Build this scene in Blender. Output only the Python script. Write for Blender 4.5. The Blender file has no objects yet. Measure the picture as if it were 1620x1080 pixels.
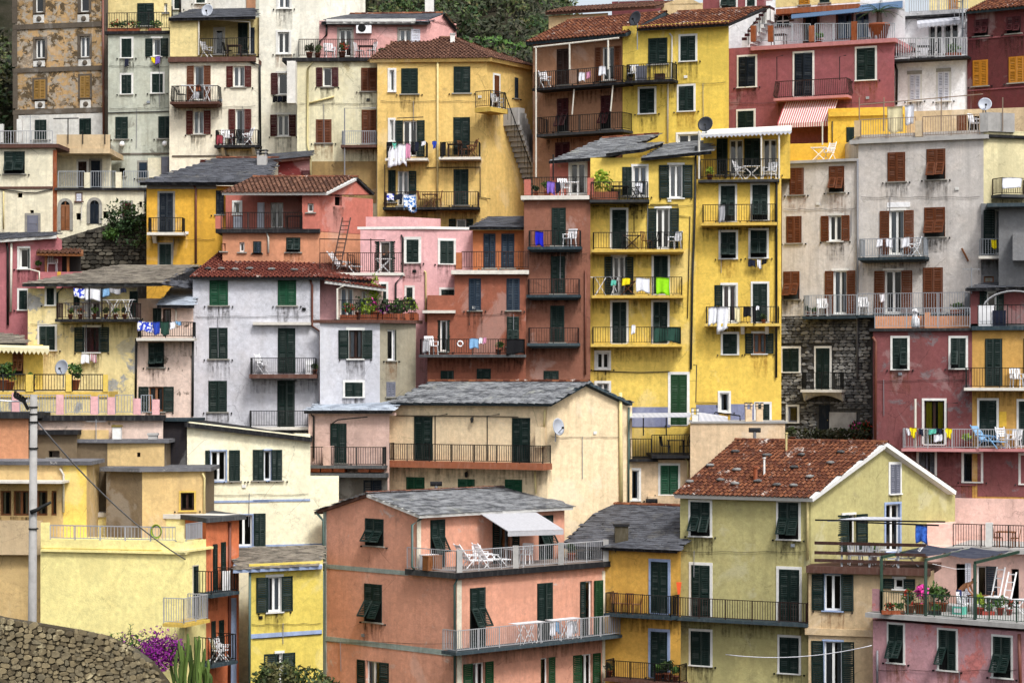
import bpy, math, random
from mathutils import Vector, Matrix
random.seed(11)
R = math.radians
SC = bpy.context.scene
COL = SC.collection
# ---------------------------------------------------------------- camera, sky, sun, exposure
F = 3600.0; PW, PH = 1620.0, 1080.0; YH = 590.0; CZ = 24.0      # focal length in photo px, horizon row, eye height
cam = bpy.data.cameras.new('camera'); camo = bpy.data.objects.new('camera', cam); COL.objects.link(camo)
cam.sensor_width = 36; cam.lens = 36 * F / PW; cam.shift_y = (YH - PH / 2) / PW
cam.clip_start = 0.5; cam.clip_end = 4000
camo.location = (0, 0, CZ); camo.rotation_euler = (R(90), 0, 0); SC.camera = camo
SUN_EL, SUN_AZ = 52, 152          # azimuth clockwise from +Y (the view direction)
world = bpy.data.worlds.new('World'); SC.world = world; world.use_nodes = True
nt = world.node_tree; nt.nodes.clear()
sky = nt.nodes.new('ShaderNodeTexSky'); sky.sky_type = 'NISHITA'; sky.sun_disc = False
sky.sun_elevation = R(SUN_EL); sky.sun_rotation = R(SUN_AZ); sky.dust_density = 4.0; sky.air_density = 1.0; sky.ozone_density = 1.0
bgn = nt.nodes.new('ShaderNodeBackground'); bgn.inputs[1].default_value = 0.115
hsv = nt.nodes.new('ShaderNodeHueSaturation'); hsv.inputs['Saturation'].default_value = 0.42
won = nt.nodes.new('ShaderNodeOutputWorld')
nt.links.new(sky.outputs[0], hsv.inputs['Color']); nt.links.new(hsv.outputs[0], bgn.inputs[0]); nt.links.new(bgn.outputs[0], won.inputs[0])
sun = bpy.data.lights.new('sun', 'SUN'); suno = bpy.data.objects.new('sun', sun); COL.objects.link(suno)
sun.energy = 1.5; sun.angle = R(12); sun.color = (1, .985, .96)
suno.rotation_euler = (R(90 - SUN_EL), 0, R(180 - SUN_AZ))
suno.location = (40, -30, 70)
SC.view_settings.view_transform = 'Standard'; SC.view_settings.look = 'None'
SC.view_settings.exposure = 0.95; SC.view_settings.gamma = 1
SC.cycles.max_bounces = 5; SC.cycles.transparent_max_bounces = 8
# ---------------------------------------------------------------- materials
def lin(h):
    h = h.lstrip('#'); c = [int(h[i:i + 2], 16) / 255 for i in (0, 2, 4)]
    return tuple(x / 12.92 if x <= .04045 else ((x + .055) / 1.055) ** 2.4 for x in c) + (1,)
def sc(c, k): return tuple(min(1, x * k) for x in c[:3]) + (1,)
class NT:
    def __init__(s, name):
        s.m = bpy.data.materials.new(name); s.m.use_nodes = True; s.t = s.m.node_tree; s.t.nodes.clear()
        s.out = s.n('ShaderNodeOutputMaterial'); s.b = s.n('ShaderNodeBsdfPrincipled'); s.l(s.b.outputs[0], s.out.inputs[0])
    def n(s, k, **kw):
        x = s.t.nodes.new(k)
        for a, v in kw.items(): setattr(x, a, v)
        return x
    def l(s, a, b): s.t.links.new(a, b)
    def pos(s, scale=(1, 1, 1)):
        g = s.n('ShaderNodeNewGeometry'); m = s.n('ShaderNodeMapping'); m.inputs['Scale'].default_value = scale
        s.l(g.outputs['Position'], m.inputs['Vector']); return m.outputs[0]
    def noise(s, v, scale, det=4, rough=.55, dist=0):
        x = s.n('ShaderNodeTexNoise'); x.inputs['Scale'].default_value = scale; x.inputs['Detail'].default_value = det
        x.inputs['Roughness'].default_value = rough; x.inputs['Distortion'].default_value = dist
        s.l(v, x.inputs['Vector']); return x.outputs[0]
    def rng(s, v, a, b, c=0, d=1):
        x = s.n('ShaderNodeMapRange'); s.l(v, x.inputs[0])
        for i, q in zip((1, 2, 3, 4), (a, b, c, d)): x.inputs[i].default_value = q
        return x.outputs[0]
    def mix(s, f, a, b, bt='MIX'):
        x = s.n('ShaderNodeMix', data_type='RGBA', blend_type=bt)
        for i, q in ((0, f), (6, a), (7, b)):
            if isinstance(q, (int, float)): x.inputs[i].default_value = q
            elif isinstance(q, tuple): x.inputs[i].default_value = q
            else: s.l(q, x.inputs[i])
        return x.outputs[2]
    def math(s, op, a, b=0.):
        x = s.n('ShaderNodeMath', operation=op)
        for i, q in ((0, a), (1, b)):
            if isinstance(q, (int, float)): x.inputs[i].default_value = q
            else: s.l(q, x.inputs[i])
        return x.outputs[0]
    def bump(s, h, st=.3, d=.02):
        x = s.n('ShaderNodeBump'); x.inputs['Strength'].default_value = st; x.inputs['Distance'].default_value = d
        s.l(h, x.inputs['Height']); s.l(x.outputs[0], s.b.inputs['Normal'])
    def rand(s):
        o = s.n('ShaderNodeObjectInfo'); g = s.n('ShaderNodeNewGeometry')
        return s.math('FRACT', s.math('ADD', o.outputs['Random'], g.outputs['Random Per Island']))
    def fin(s, col, rough=.85, spec=.3, metal=0.):
        if isinstance(col, tuple): s.b.inputs['Base Color'].default_value = col
        else: s.l(col, s.b.inputs['Base Color'])
        s.b.inputs['Roughness'].default_value = rough; s.b.inputs['Metallic'].default_value = metal
        s.b.inputs['Specular IOR Level'].default_value = spec
        return s.m
MAT = {}
def plaster(name, hx, dirt=.45, streak=.4, patch=None, thr=.62, psc=.5, stain='#4a4034', patch2=None):
    t = NT(name); base = lin(hx); g_ = .3 * base[0] + .59 * base[1] + .11 * base[2]; base = tuple(x * .93 + (g_ * .7 + .3 * max(base[:3])) * .07 for x in base[:3]) + (1,); base = (base[0], base[1] * (.985 if base[1] > .55 * base[0] and base[2] < .6 * base[0] else 1), base[2], 1); p = t.pos(); st = lin(stain); streak *= .75
    n1 = t.noise(p, .38, 6, .62); n3 = t.noise(p, 4.5, 8, .7); n4 = t.noise(p, 30, 3, .6)
    stv = t.pos((1.6, 1.6, .10)); n2 = t.noise(stv, 1.5, 7, .65)
    n7 = t.noise(p, 1.7, 9, .75, .6); c = t.mix(t.rng(n3, .35, .68), sc(base, .8), sc(base, 1.12)); c = t.mix(t.rng(n7, .5, .72, 0, .2 + dirt * .5), c, t.mix(.3, sc(base, .55), st))
    hue = t.noise(t.pos(), 1.1, 4, .6)
    c = t.mix(t.rng(hue, .42, .72, 0, .3), c, sc((base[0] * 1.04, base[1] * .95, base[2] * .86), 1))
    c = t.mix(t.rng(n1, .45, .75, 0, dirt), c, t.mix(.45, sc(base, .5), st))
    c = t.mix(t.rng(n2, .5, .72, 0, min(1, streak * 1.25)), c, t.mix(.55, sc(base, .5), st))
    c = t.mix(t.rng(n2, .42, .2, 0, streak * .55), c, sc(base, 1.3))
    if patch:
        n5 = t.noise(p, psc, 9, .68, .4)
        c = t.mix(t.rng(n5, thr, thr + .035), c, t.mix(t.rng(n3, .4, .65), lin(patch), sc(lin(patch), .6)))
    if patch2:
        n6 = t.noise(t.pos((1, 1, 1.3)), psc * 1.7, 10, .72, .3)
        c = t.mix(t.rng(n6, thr + .01, thr + .04), c, t.mix(t.rng(n3, .4, .65), lin(patch2), sc(lin(patch2), .65)))
    np_ = t.noise(t.pos((1, 1, .8)), .31, 7, .6, .8); c = t.mix(t.rng(np_, .55, .585, 0, .48), c, sc(base, .74)); c = t.mix(t.rng(np_, .42, .38, 0, .3), c, sc((base[0] * .6 + .3, base[1] * .6 + .3, base[2] * .6 + .29), .98))
    ng = t.noise(p, .9, 10, .78, .5); c = t.mix(t.rng(ng, .6, .68, 0, .25 + dirt * .7), c, t.mix(.5, sc(base, .42), (.16, .15, .14, 1)))
    vo = t.n('ShaderNodeTexVoronoi', feature='DISTANCE_TO_EDGE'); vo.inputs['Scale'].default_value = .55; wv = t.noise(p, 1.6, 6, .7); ad = t.n('ShaderNodeVectorMath', operation='ADD'); cb = t.n('ShaderNodeCombineXYZ')
    for i_ in range(3): t.l(wv, cb.inputs[i_])
    t.l(p, ad.inputs[0]); t.l(cb.outputs[0], ad.inputs[1]); t.l(ad.outputs[0], vo.inputs['Vector']); crk = t.math('MULTIPLY', t.rng(vo.outputs[0], .012, .003), t.rng(n1, .5, .58)); c = t.mix(t.math('MULTIPLY', crk, .55), c, sc(base, .3))
    c = t.mix(t.rng(n4, .42, .72, 0, .28), c, sc(base, .62))
    t.bump(t.math('ADD', n3, t.math('MULTIPLY', n4, .5)), .45, .04)
    MAT[name] = t.fin(c, .92, .2); return name
def paint(name, hx, rough=.5, spec=.4, wear=.25, metal=0., nsc=5.):
    t = NT(name); b = lin(hx); n = t.noise(t.pos(), nsc, 6, .65); n2 = t.noise(t.pos((3, 3, .5)), 3, 5, .6)
    c = t.mix(t.rng(n, .4, .7, 0, wear), b, sc(b, .45)); c = t.mix(t.rng(n2, .5, .8, 0, wear), c, t.mix(.5, sc(b, 1.7), (.25, .24, .22, 1)))
    rd = t.rand(); c = t.mix(t.rng(rd, .0, .6, .45, 0), c, sc(b, .55)); c = t.mix(t.rng(rd, .7, 1, 0, .3), c, t.mix(.4, sc(b, 1.8), (.2, .21, .2, 1)))
    t.bump(n, .12, .01); MAT[name] = t.fin(c, rough, spec, metal); return name
def pieces_mat(name, cols, rough=.8, lichen=None, nsc=2.2, spots=None, layer=0):
    t = NT(name); r = t.rand(); ramp = t.n('ShaderNodeValToRGB'); e = ramp.color_ramp.elements
    for i, hx in enumerate(cols):
        q = e[i] if i < 2 else e.new(.5)
        q.position = i / (len(cols) - 1)
    for q, hx in zip(sorted(e, key=lambda q: q.position), cols): q.color = lin(hx)
    t.l(r, ramp.inputs[0]); n = t.noise(t.pos(), nsc, 7, .7); n2 = t.noise(t.pos(), 14, 5, .6)
    c = t.mix(t.rng(n, .42, .7, 0, .6), ramp.outputs[0], sc(lin(cols[0]), .45))
    c = t.mix(t.rng(n2, .55, .75, 0, .5), c, sc(lin(cols[-1]), 1.25))
    if layer:
        n8 = t.noise(t.pos((1.1, 1.1, 9)), 1.4, 7, .7); c = t.mix(t.rng(n8, .45, .6, 0, layer), c, sc(lin(cols[-1]), 1.5)); c = t.mix(t.rng(n8, .46, .36, 0, layer), c, sc(lin(cols[0]), .6))
    if lichen:
        n3 = t.noise(t.pos(), .8, 9, .75); c = t.mix(t.rng(n3, .56, .66, 0, .75), c, lin(lichen))
    if spots:
        n4 = t.noise(t.pos(), 1.3, 10, .85); c = t.mix(t.rng(n4, .58, .62, 0, .8), c, lin(spots))
    t.bump(n2, .35, .02); MAT[name] = t.fin(c, rough, .3); return name
def fabric(name, hx, stripes=None, period=.12, hx3=None):
    t = NT(name); b = lin(hx); n = t.noise(t.pos(), 9, 4, .6); c = t.mix(t.rng(n, .35, .7), sc(b, .88), sc(b, 1.05))
    if stripes:
        tc = t.n('ShaderNodeTexCoord'); sx = t.n('ShaderNodeSeparateXYZ'); t.l(tc.outputs['Object'], sx.inputs[0])
        f = t.math('FRACT', t.math('DIVIDE', sx.outputs[0], period)); c = t.mix(t.math('GREATER_THAN', f, .5), c, lin(stripes))
    if hx3:
        n5 = t.noise(t.pos(), 7, 2, .5); c = t.mix(t.rng(n5, .5, .53), c, lin(hx3))
    t.b.inputs['Sheen Weight'].default_value = .1
    MAT[name] = t.fin(c, .9, .1); return name
def leafmat(name, a, b, c3=None, tr=.25):
    t = NT(name); r = t.rand(); c = t.mix(r, lin(a), lin(b)); n = t.noise(t.pos(), 1.2, 4, .6)
    if c3: c = t.mix(t.rng(n, .5, .62), c, lin(c3))
    t.b.inputs['Subsurface Weight'].default_value = 0
    MAT[name] = t.fin(c, .6, .3); return name
# shutters and metals
for nm, hx in dict(green='#0a1f1b', green2='#12432c', green3='#153a1d', brown='#5a2f16', dkbrown='#2a1710', maroon='#3c1216', navy='#0b1621', slateblue='#1c2b3a',
                   tan='#8a6a35', ochre='#a9701c', sh_white='#c9cbd6', sh_grey='#6a6c78', reddish='#4a1712').items(): paint(nm, hx, .65, .18, .22)
paint('white_paint', '#e2e2de', .5, .4, .18); paint('wood', '#7a4a26', .6, .3, .4); paint('wood_dark', '#3c2118', .6, .3, .4)
paint('iron', '#0a0b0c', .6, .2, .25); paint('iron_red', '#2c1814', .65, .2, .35); paint('rail_grey', '#8d939a', .45, .5, .3); paint('rail_white', '#9fa0a3', .5, .4, .35)
paint('rail_green', '#1e3a2c', .5, .4, .3); paint('rail_tan', '#8a7766', .6, .3, .4)
paint('pipe_black', '#121110', .5, .4, .3); paint('pipe_white', '#cfcabd', .6, .3, .4); paint('pipe_copper', '#6b3a2a', .55, .4, .4); paint('pipe_green', '#48605a', .5, .4, .3); paint('pipe_grey', '#77787d', .5, .4, .3)
paint('pipe_cream', '#cdbd86', .6, .3, .35)
paint('stone_trim', '#8f8c84', .9, .2, .5); paint('trim_white', '#dcdbd6', .8, .2, .35); paint('slab_grey', '#47494b', .9, .2, .6); paint('slab_dark', '#1d1d20', .85, .2, .5)
paint('slab_blue', '#2c3a41', .85, .2, .5); paint('slab_white', '#cfcac0', .9, .2, .45); paint('slab_rust', '#8a4a28', .9, .2, .7); paint('slab_brown', '#5b3f36', .9, .2, .5)
paint('slab_pink', '#b77b7b', .9, .2, .4); paint('slab_yellow', '#cfae55', .9, .2, .6); paint('floor_tile', '#7d716a', .8, .2, .4); paint('concrete', '#a3a19e', .95, .2, .6, 0, 2.)
paint('tar', '#211f24', .8, .3, .5); paint('plastic_white', '#e8e8ea', .4, .4, .08); paint('plastic_green', '#2c6a44', .4, .4, .1); paint('plastic_red', '#8a2a1e', .5, .4, .2)
paint('terracotta', '#8c4a2e', .85, .2, .45); paint('dish_grey', '#a3a8b2', .45, .4, .3); paint('dish_dark', '#2c2f36', .5, .4, .2); paint('soil', '#33261b', .95, .1, .3)
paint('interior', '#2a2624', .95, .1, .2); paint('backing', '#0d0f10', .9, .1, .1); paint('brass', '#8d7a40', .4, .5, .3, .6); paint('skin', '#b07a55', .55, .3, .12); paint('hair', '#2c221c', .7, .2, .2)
paint('trousers', '#3b4470', .9, .1, .3); paint('shorts_dark', '#23242a', .9, .1, .3); paint('cushion', '#8a3a44', .9, .1, .3); paint('orange_plastic', '#d9531f', .45, .4, .15); paint('blue_plastic', '#3f6f9a', .5, .4, .2)
pieces_mat('slate', ['#4c4e52', '#5a5c60', '#686a6d', '#76787a'], .75, '#8f9088', layer=.75); pieces_mat('slate_light', ['#7f8793', '#8d95a1', '#99a2ad', '#a3acb6'], .7, '#b9bfc4', layer=.5)
pieces_mat('slate_dark', ['#33343a', '#3d3f45', '#46484f', '#505258'], .7, '#5f5d58', layer=.6); pieces_mat('slate_brown', ['#524c45', '#605950', '#6d665b', '#7b7468'], .85, '#8f8978', layer=.6)
pieces_mat('tile', ['#3a1a10', '#512818', '#663520', '#835236'], .85, None, 3.5, '#c9bfb6'); pieces_mat('tile_brown', ['#412b23', '#563729', '#684537', '#7d5b49'], .9)
pieces_mat('tile_red', ['#471c18', '#5c271f', '#6e3428', '#7f4636'], .85, None, 2.2, '#cfc4bb')
pieces_mat('stone', ['#424243', '#5e5e5d', '#797876', '#949390'], .95, '#b2b1ac'); pieces_mat('stone_warm', ['#4d4433', '#85785c', '#b5a780', '#6b6350'], .95, '#c4b894')
pieces_mat('slab_worn', ['#4c4c50', '#58585c', '#646468', '#707074'], .9, None, 1.5, '#cfcbc3'); pieces_mat('stone_dark', ['#26241f', '#38352e', '#4d4941', '#5e594e'], .95, '#6d6a5a')
paint('mortar_dark', '#3a3732', .98, .1, .5); paint('mortar_grey', '#464543', .98, .1, .5); paint('mortar_warm', '#4a4334', .98, .1, .5)
leafmat('leaf_dark', '#16260f', '#2b4420', '#3c4d22'); leafmat('leaf_mid', '#2c4a1c', '#4c6b2a'); leafmat('leaf_bright', '#6e8a1e', '#96a832'); leafmat('leaf_scrub', '#1a2010', '#30371e', '#454232')
leafmat('petal_magenta', '#5e1060', '#8a2088'); leafmat('petal_pink', '#c21f86', '#e04aa8'); leafmat('petal_red', '#a31f1a', '#c8402a'); leafmat('cactus', '#34481c', '#5c7230'); leafmat('leaf_shrub', '#1e2b14', '#46552a', '#5f5a35')
for nm, hx in dict(cl_white='#dfe0e6', cl_cream='#d9cfa8', cl_blue='#2b45a8', cl_navy='#1d2233', cl_purple='#7d62b8', cl_lime='#8fd21e', cl_yellow='#e6d21e', cl_teal='#5fb8a4', cl_pink='#c98aa6',
                   cl_black='#17171a', cl_lblue='#7ba4c9', cl_dgreen='#27443a', cl_grey='#9a9a9e', cl_royal='#1d22b0').items(): fabric(nm, hx)
fabric('cl_print', '#dfe6f2', None, .1, '#2f6fb8'); fabric('cl_bluewhite', '#e6e8f0', None, .1, '#3044b8'); fabric('aw_red', '#a9555c', '#cfc8c4', .13); fabric('aw_white', '#b9bac0', '#a9abb3', .25); fabric('aw_plain', '#a9a9ad'); fabric('shade_dark', '#2c3040'); fabric('aw_cream', '#d5cca6'); fabric('aw_blue', '#47607d')
fabric('aw_stripe', '#b98f5a', '#d8c7a2', .3); fabric('flag_blue', '#2f55a8', None, .1, '#3a66bf'); fabric('cl_plaid', '#c9bfc4', '#a86a72', .09)
def glassmat():
    t = NT('glass'); t.t.nodes.remove(t.b)
    tr = t.n('ShaderNodeBsdfTransparent'); tr.inputs[0].default_value = (.55, .6, .62, 1)
    gl = t.n('ShaderNodeBsdfGlossy'); gl.inputs['Roughness'].default_value = .06
    fr = t.n('ShaderNodeFresnel'); fr.inputs[0].default_value = 1.5
    mx = t.n('ShaderNodeMixShader'); t.l(t.math('ADD', fr.outputs[0], .04), mx.inputs[0]); t.l(tr.outputs[0], mx.inputs[1]); t.l(gl.outputs[0], mx.inputs[2]); t.l(mx.outputs[0], t.out.inputs[0])
    MAT['glass'] = t.m
glassmat()
def stainmat(name, hx, amt):
    t = NT(name); tc = t.n('ShaderNodeTexCoord'); sx = t.n('ShaderNodeSeparateXYZ'); t.l(tc.outputs['Object'], sx.inputs[0]); n = t.noise(t.pos((4, 4, .35)), 2.2, 6, .65); n2 = t.noise(t.pos(), 5, 6, .7)
    fade = t.math('MULTIPLY', t.rng(sx.outputs[2], -1.45, -.1), t.rng(n, .4, .68)); t.fin(lin(hx), .95, .1); tr = t.n('ShaderNodeBsdfTransparent'); mx = t.n('ShaderNodeMixShader')
    t.l(t.math('MULTIPLY', t.math('MULTIPLY', fade, t.rng(n2, .3, .6)), amt), mx.inputs[0]); t.l(tr.outputs[0], mx.inputs[1]); t.l(t.b.outputs[0], mx.inputs[2]); t.l(mx.outputs[0], t.out.inputs[0]); MAT[name] = t.m
stainmat('stain_dark', '#2e271f', 1.); stainmat('stain_rust', '#7a4a1c', .9)
# ---------------------------------------------------------------- mesh builder and object helpers
class MB:
    def __init__(s): s.v = []; s.f = []; s.mi = []; s.ms = []
    def m(s, name):
        if name not in s.ms: s.ms.append(name)
        return s.ms.index(name)
    def poly(s, pts, mat):
        b = len(s.v); s.v += [tuple(p) for p in pts]; s.f.append(tuple(range(b, b + len(pts)))); s.mi.append(s.m(mat))
    def hexa(s, p, mat):          # 8 points: bottom ring 0-3, top ring 4-7
        b = len(s.v); s.v += [tuple(q) for q in p]; k = s.m(mat)
        for q in ((3, 2, 1, 0), (4, 5, 6, 7), (0, 1, 5, 4), (1, 2, 6, 5), (2, 3, 7, 6), (3, 0, 4, 7)):
            s.f.append(tuple(b + i for i in q)); s.mi.append(k)
    def box(s, x0, y0, z0, x1, y1, z1, mat):
        if x0 > x1: x0, x1 = x1, x0
        if y0 > y1: y0, y1 = y1, y0
        if z0 > z1: z0, z1 = z1, z0
        s.hexa([(x0, y0, z0), (x1, y0, z0), (x1, y1, z0), (x0, y1, z0), (x0, y0, z1), (x1, y0, z1), (x1, y1, z1), (x0, y1, z1)], mat)
    def tube(s, pts, r, mat, n=6, r1=None, cap=True):
        pts = [Vector(p) for p in pts]; k = s.m(mat); b = len(s.v); N = len(pts)
        for i, p in enumerate(pts):
            d = (pts[min(i + 1, N - 1)] - pts[max(i - 1, 0)]).normalized()
            a = d.cross(Vector((0, 0, 1)) if abs(d.z) < .9 else Vector((1, 0, 0))).normalized(); c = d.cross(a)
            rr = r if r1 is None else r + (r1 - r) * i / max(1, N - 1)
            for j in range(n):
                w = 2 * math.pi * (j + .5) / n; s.v.append(tuple(p + (a * math.cos(w) + c * math.sin(w)) * rr))
        for i in range(N - 1):
            for j in range(n):
                s.f.append((b + i * n + j, b + i * n + (j + 1) % n, b + (i + 1) * n + (j + 1) % n, b + (i + 1) * n + j)); s.mi.append(k)
        if cap:
            s.f.append(tuple(b + j for j in range(n))[::-1]); s.mi.append(k); s.f.append(tuple(b + (N - 1) * n + j for j in range(n))); s.mi.append(k)
    def bar(s, p, q, w, mat): s.tube([p, q], w * .707, mat, 4)
    def lathe(s, prof, mat, n=14, c=(0, 0, 0)):
        k = s.m(mat); b = len(s.v)
        for r, z in prof:
            for j in range(n):
                w = 2 * math.pi * j / n; s.v.append((c[0] + r * math.cos(w), c[1] + r * math.sin(w), c[2] + z))
        for i in range(len(prof) - 1):
            for j in range(n):
                s.f.append((b + i * n + j, b + i * n + (j + 1) % n, b + (i + 1) * n + (j + 1) % n, b + (i + 1) * n + j)); s.mi.append(k)
        s.f.append(tuple(b + j for j in range(n))[::-1]); s.mi.append(k)
        s.f.append(tuple(b + (len(prof) - 1) * n + j for j in range(n))); s.mi.append(k)
    def mesh(s, name, smooth=False):
        me = bpy.data.meshes.new(name); me.from_pydata(s.v, [], s.f)
        for x in s.ms: me.materials.append(MAT[x])
        me.polygons.foreach_set('material_index', s.mi)
        if smooth: me.polygons.foreach_set('use_smooth', [True] * len(s.f))
        me.update(); return me
WM = {}
I4 = Matrix.Identity(4)
def link(name, me, parent=None, M=None, local=None):
    o = bpy.data.objects.new(name, me); COL.objects.link(o)
    if parent is not None:
        o.parent = parent
        if local is not None: o.matrix_basis = local; WM[o.name] = WM[parent.name] @ local
        else:
            M = M or I4; o.matrix_basis = WM[parent.name].inverted() @ M; WM[o.name] = M.copy()
    else:
        M = M or I4; o.matrix_basis = M; WM[o.name] = M.copy()
    return o
def tag(o, label=None, cat=None, group=None, kind=None):
    if label: o['label'] = label
    if cat: o['category'] = cat
    if group: o['group'] = group
    if kind: o['kind'] = kind
    return o
def copy_tree(o, M, parent=None):
    c = o.copy(); COL.objects.link(c)
    if parent is None: c.matrix_basis = M; WM[c.name] = M.copy()
    else: c.parent = parent; c.matrix_basis = o.matrix_basis; WM[c.name] = WM[parent.name] @ o.matrix_basis
    for ch in o.children: copy_tree(ch, None, c)
    return c
CACHE = {}
def cached(key, fn):
    if key not in CACHE: CACHE[key] = fn()
    return CACHE[key]
# ---------------------------------------------------------------- photo coordinates: T(c, r) picks a 420 x 280 window of the photo, T() raw pixels
TX = TY = 0.; TS = 1.
def T(c=None, r=0):
    global TX, TY, TS
    if c is None: TX, TY, TS = 0., 0., 1.
    else: TX, TY, TS = c * 400., (0, 260, 530, 800)[r], 420 / 1620
def cx(x): return TX + x * TS
def cy(y): return TY + y * TS
def ray(px, py): return Vector(((px - 810) / F, 1, (YH - py) / F))
def PT(px, py, Y): d = ray(cx(px), cy(py)) * Y; d.z += CZ; return d
GP = [(-200, 6), (-30, -1.0), (0, -1.7), (8, -3.2), (45, -21), (86, -21), (95, -19), (100, -18), (107.5, -16), (110, -9.5), (112, -7.5), (117, -4), (122, 1.), (127, 5.5), (132, 11), (140, 17.5), (150, 21.5), (170, 30), (215, 44), (330, 75), (700, 60), (1600, 20)]
def ground(x, Y):
    for (a, za), (b, zb) in zip(GP, GP[1:]):
        if Y <= b: z = za + (zb - za) * (Y - a) / (b - a); break
    else: z = GP[-1][1]
    if Y > 133:
        k = min(1, max(0, (x * 133 / Y - 1.0) / 4.5)); z -= k * min(1, (Y - 133) / 30) * (z - 12) * .62
    return z + CZ
class Face:
    def __init__(s, A, B):
        s.A = Vector(A[:2]); s.B = Vector(B[:2]); s.u = (s.B - s.A).normalized(); s.n = Vector((s.u.y, -s.u.x)); s.L = (s.B - s.A).length; s.holes = []; s.H = None
        s.rot = Matrix(((s.u.x, -s.n.x, 0, 0), (s.u.y, -s.n.y, 0, 0), (0, 0, 1, 0), (0, 0, 0, 1)))
    def at(s, x, y, off=0): return s.raw(cx(x), cy(y), off)
    def raw(s, px, py, off=0):
        d = ray(px, py); k = (s.A.dot(s.n) + off) / (d.x * s.n.x + d.y * s.n.y); p = d * k; p.z += CZ; return p
    def uof(s, p): return (Vector(p[:2]) - s.A).dot(s.u)
    def mat(s, p): return Matrix.Translation(p) @ s.rot
    def w3(s, u, z, off=0): q = s.A + s.u * u + s.n * off; return Vector((q.x, q.y, z))
ALLB = []
def chainpts(chain):
    out = []
    for i, (px, v) in enumerate(chain):
        if i == 0: Y = v
        else:
            t = math.tan(R(v)); X0, Y0 = out[-1]; Y = (Y0 + X0 * t) / (1 + (px - 810) / F * t)
        out.append(((px - 810) / F * Y, Y))
    return out
class Block:
    def __init__(s, H, chain, top, mat, bottom=None, depth=7., ref=0, fmats=None, zbot=None, cap=True, back=None):
        s.H = H; pts = chainpts(chain); s.pts = pts; Y = pts[ref][1]; s.zt = CZ + (YH - top) / F * Y
        s.zb = zbot if zbot is not None else (CZ + (YH - bottom) / F * Y if bottom is not None else min(ground(x, y) for x, y in pts) - .6)
        s.faces = [Face(a, b) for a, b in zip(pts, pts[1:])]; s.mat = mat; s.fm = fmats or [mat] * len(s.faces)
        for f in s.faces: f.H = H; f.blk = s
        P = [Vector(p) for p in pts]
        if back: bk = [P[-1] + Vector(back), P[0] + Vector(back)]
        elif len(P) == 2: bk = [p * (1 + depth / p.length) for p in (P[1], P[0])]
        elif len(P) == 3: bk = [P[0] + P[2] - P[1]]
        else: bk = [P[-1] + Vector((0, depth)), P[0] + Vector((0, depth))]
        s.plan = P + bk; s.extra = []; s.cap = cap; ALLB.append(s)
    def build(s):
        mb = MB(); o = WM[s.H.root.name].translation; zb, zt = s.zb, s.zt
        for f, fm in zip(s.faces, s.fm):
            us = {0., f.L}; zs = {zb, zt}
            hs = [(max(.02, a), min(f.L - .02, b), max(zb + .02, c), min(zt - .02, d)) for a, b, c, d in f.holes if b > .05 and a < f.L - .05 and c < zt - .1 and d > zb + .05]
            for a, b, c, d in hs: us |= {a, b}; zs |= {c, d}
            us = sorted(us); zs = sorted(zs)
            for u0, u1 in zip(us, us[1:]):
                um = (u0 + u1) / 2; run = None
                for z0, z1 in zip(zs, zs[1:]):
                    zm = (z0 + z1) / 2; ho = any(a < um < b and c < zm < d for a, b, c, d in hs)
                    if not ho: mb.poly([f.w3(u0, z0) - o, f.w3(u1, z0) - o, f.w3(u1, z1) - o, f.w3(u0, z1) - o], fm)
        n = len(s.pts); pl = s.plan; m = len(pl)
        for i in range(n - 1, m):
            a, b = pl[i], pl[(i + 1) % m]
            mb.poly([Vector((a.x, a.y, zb)) - o, Vector((b.x, b.y, zb)) - o, Vector((b.x, b.y, zt)) - o, Vector((a.x, a.y, zt)) - o], s.mat)
        if s.cap: mb.poly([Vector((p.x, p.y, zt)) - o for p in pl], s.mat)
        for pts, mt in s.extra: mb.poly([Vector(p) - o for p in pts], mt)
        link('wall', mb.mesh('wall'), s.H.root, Matrix.Translation(o))
class House:
    def __init__(s, name, label, chain, top, mat, cat='house', group=None, **k):
        pts = chainpts(chain); x = sum(p[0] for p in pts) / len(pts); y = sum(p[1] for p in pts) / len(pts)
        s.root = link(name, None, None, Matrix.Translation((x, y + 2, ground(x, y))))
        s.root.empty_display_size = .5; tag(s.root, label, cat, group); s.b = Block(s, chain, top, mat, **k); s.f = s.b.faces
    def block(s, *a, **k): return Block(s, *a, **k)
    def part(s, name, mb, parent=None, smooth=False, M=None): return link(name, mb.mesh(name, smooth), parent or s.root, M or I4)
    def flat(s, blk=None, th=.22, over=.2, mat='slab_dark', lift=0., name='roof'):
        b = blk or s.b; c = sum(b.plan, Vector((0, 0))) / len(b.plan); P = []
        for p in b.plan: d = p - c; P.append(c + d * (1 + over / max(.5, d.length)))
        mb = MB(); z0 = b.zt + .004 + lift; z1 = z0 + th
        mb.poly([(p.x, p.y, z1) for p in P], mat); mb.poly([(p.x, p.y, z0) for p in P][::-1], mat)
        for p, q in zip(P, P[1:] + P[:1]): mb.poly([(p.x, p.y, z0), (q.x, q.y, z0), (q.x, q.y, z1), (p.x, p.y, z1)], mat)
        return s.part(name, mb)
def band(f, x0, y0, x1, y1, mat, proud=.03, name='band', back=0.01):
    xm = (x0 + x1) / 2; a = f.at(x0, (y0 + y1) / 2); b = f.at(x1, (y0 + y1) / 2); t = f.at(xm, y0).z; q = f.at(xm, y1).z
    u0, u1 = f.uof(a), f.uof(b); mb = MB(); mb.box(0, -proud, 0, u1 - u0, -.002, t - q, mat)
    return link(name, mb.mesh(name), f.H.root, f.mat(f.w3(u0, q)))
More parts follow.
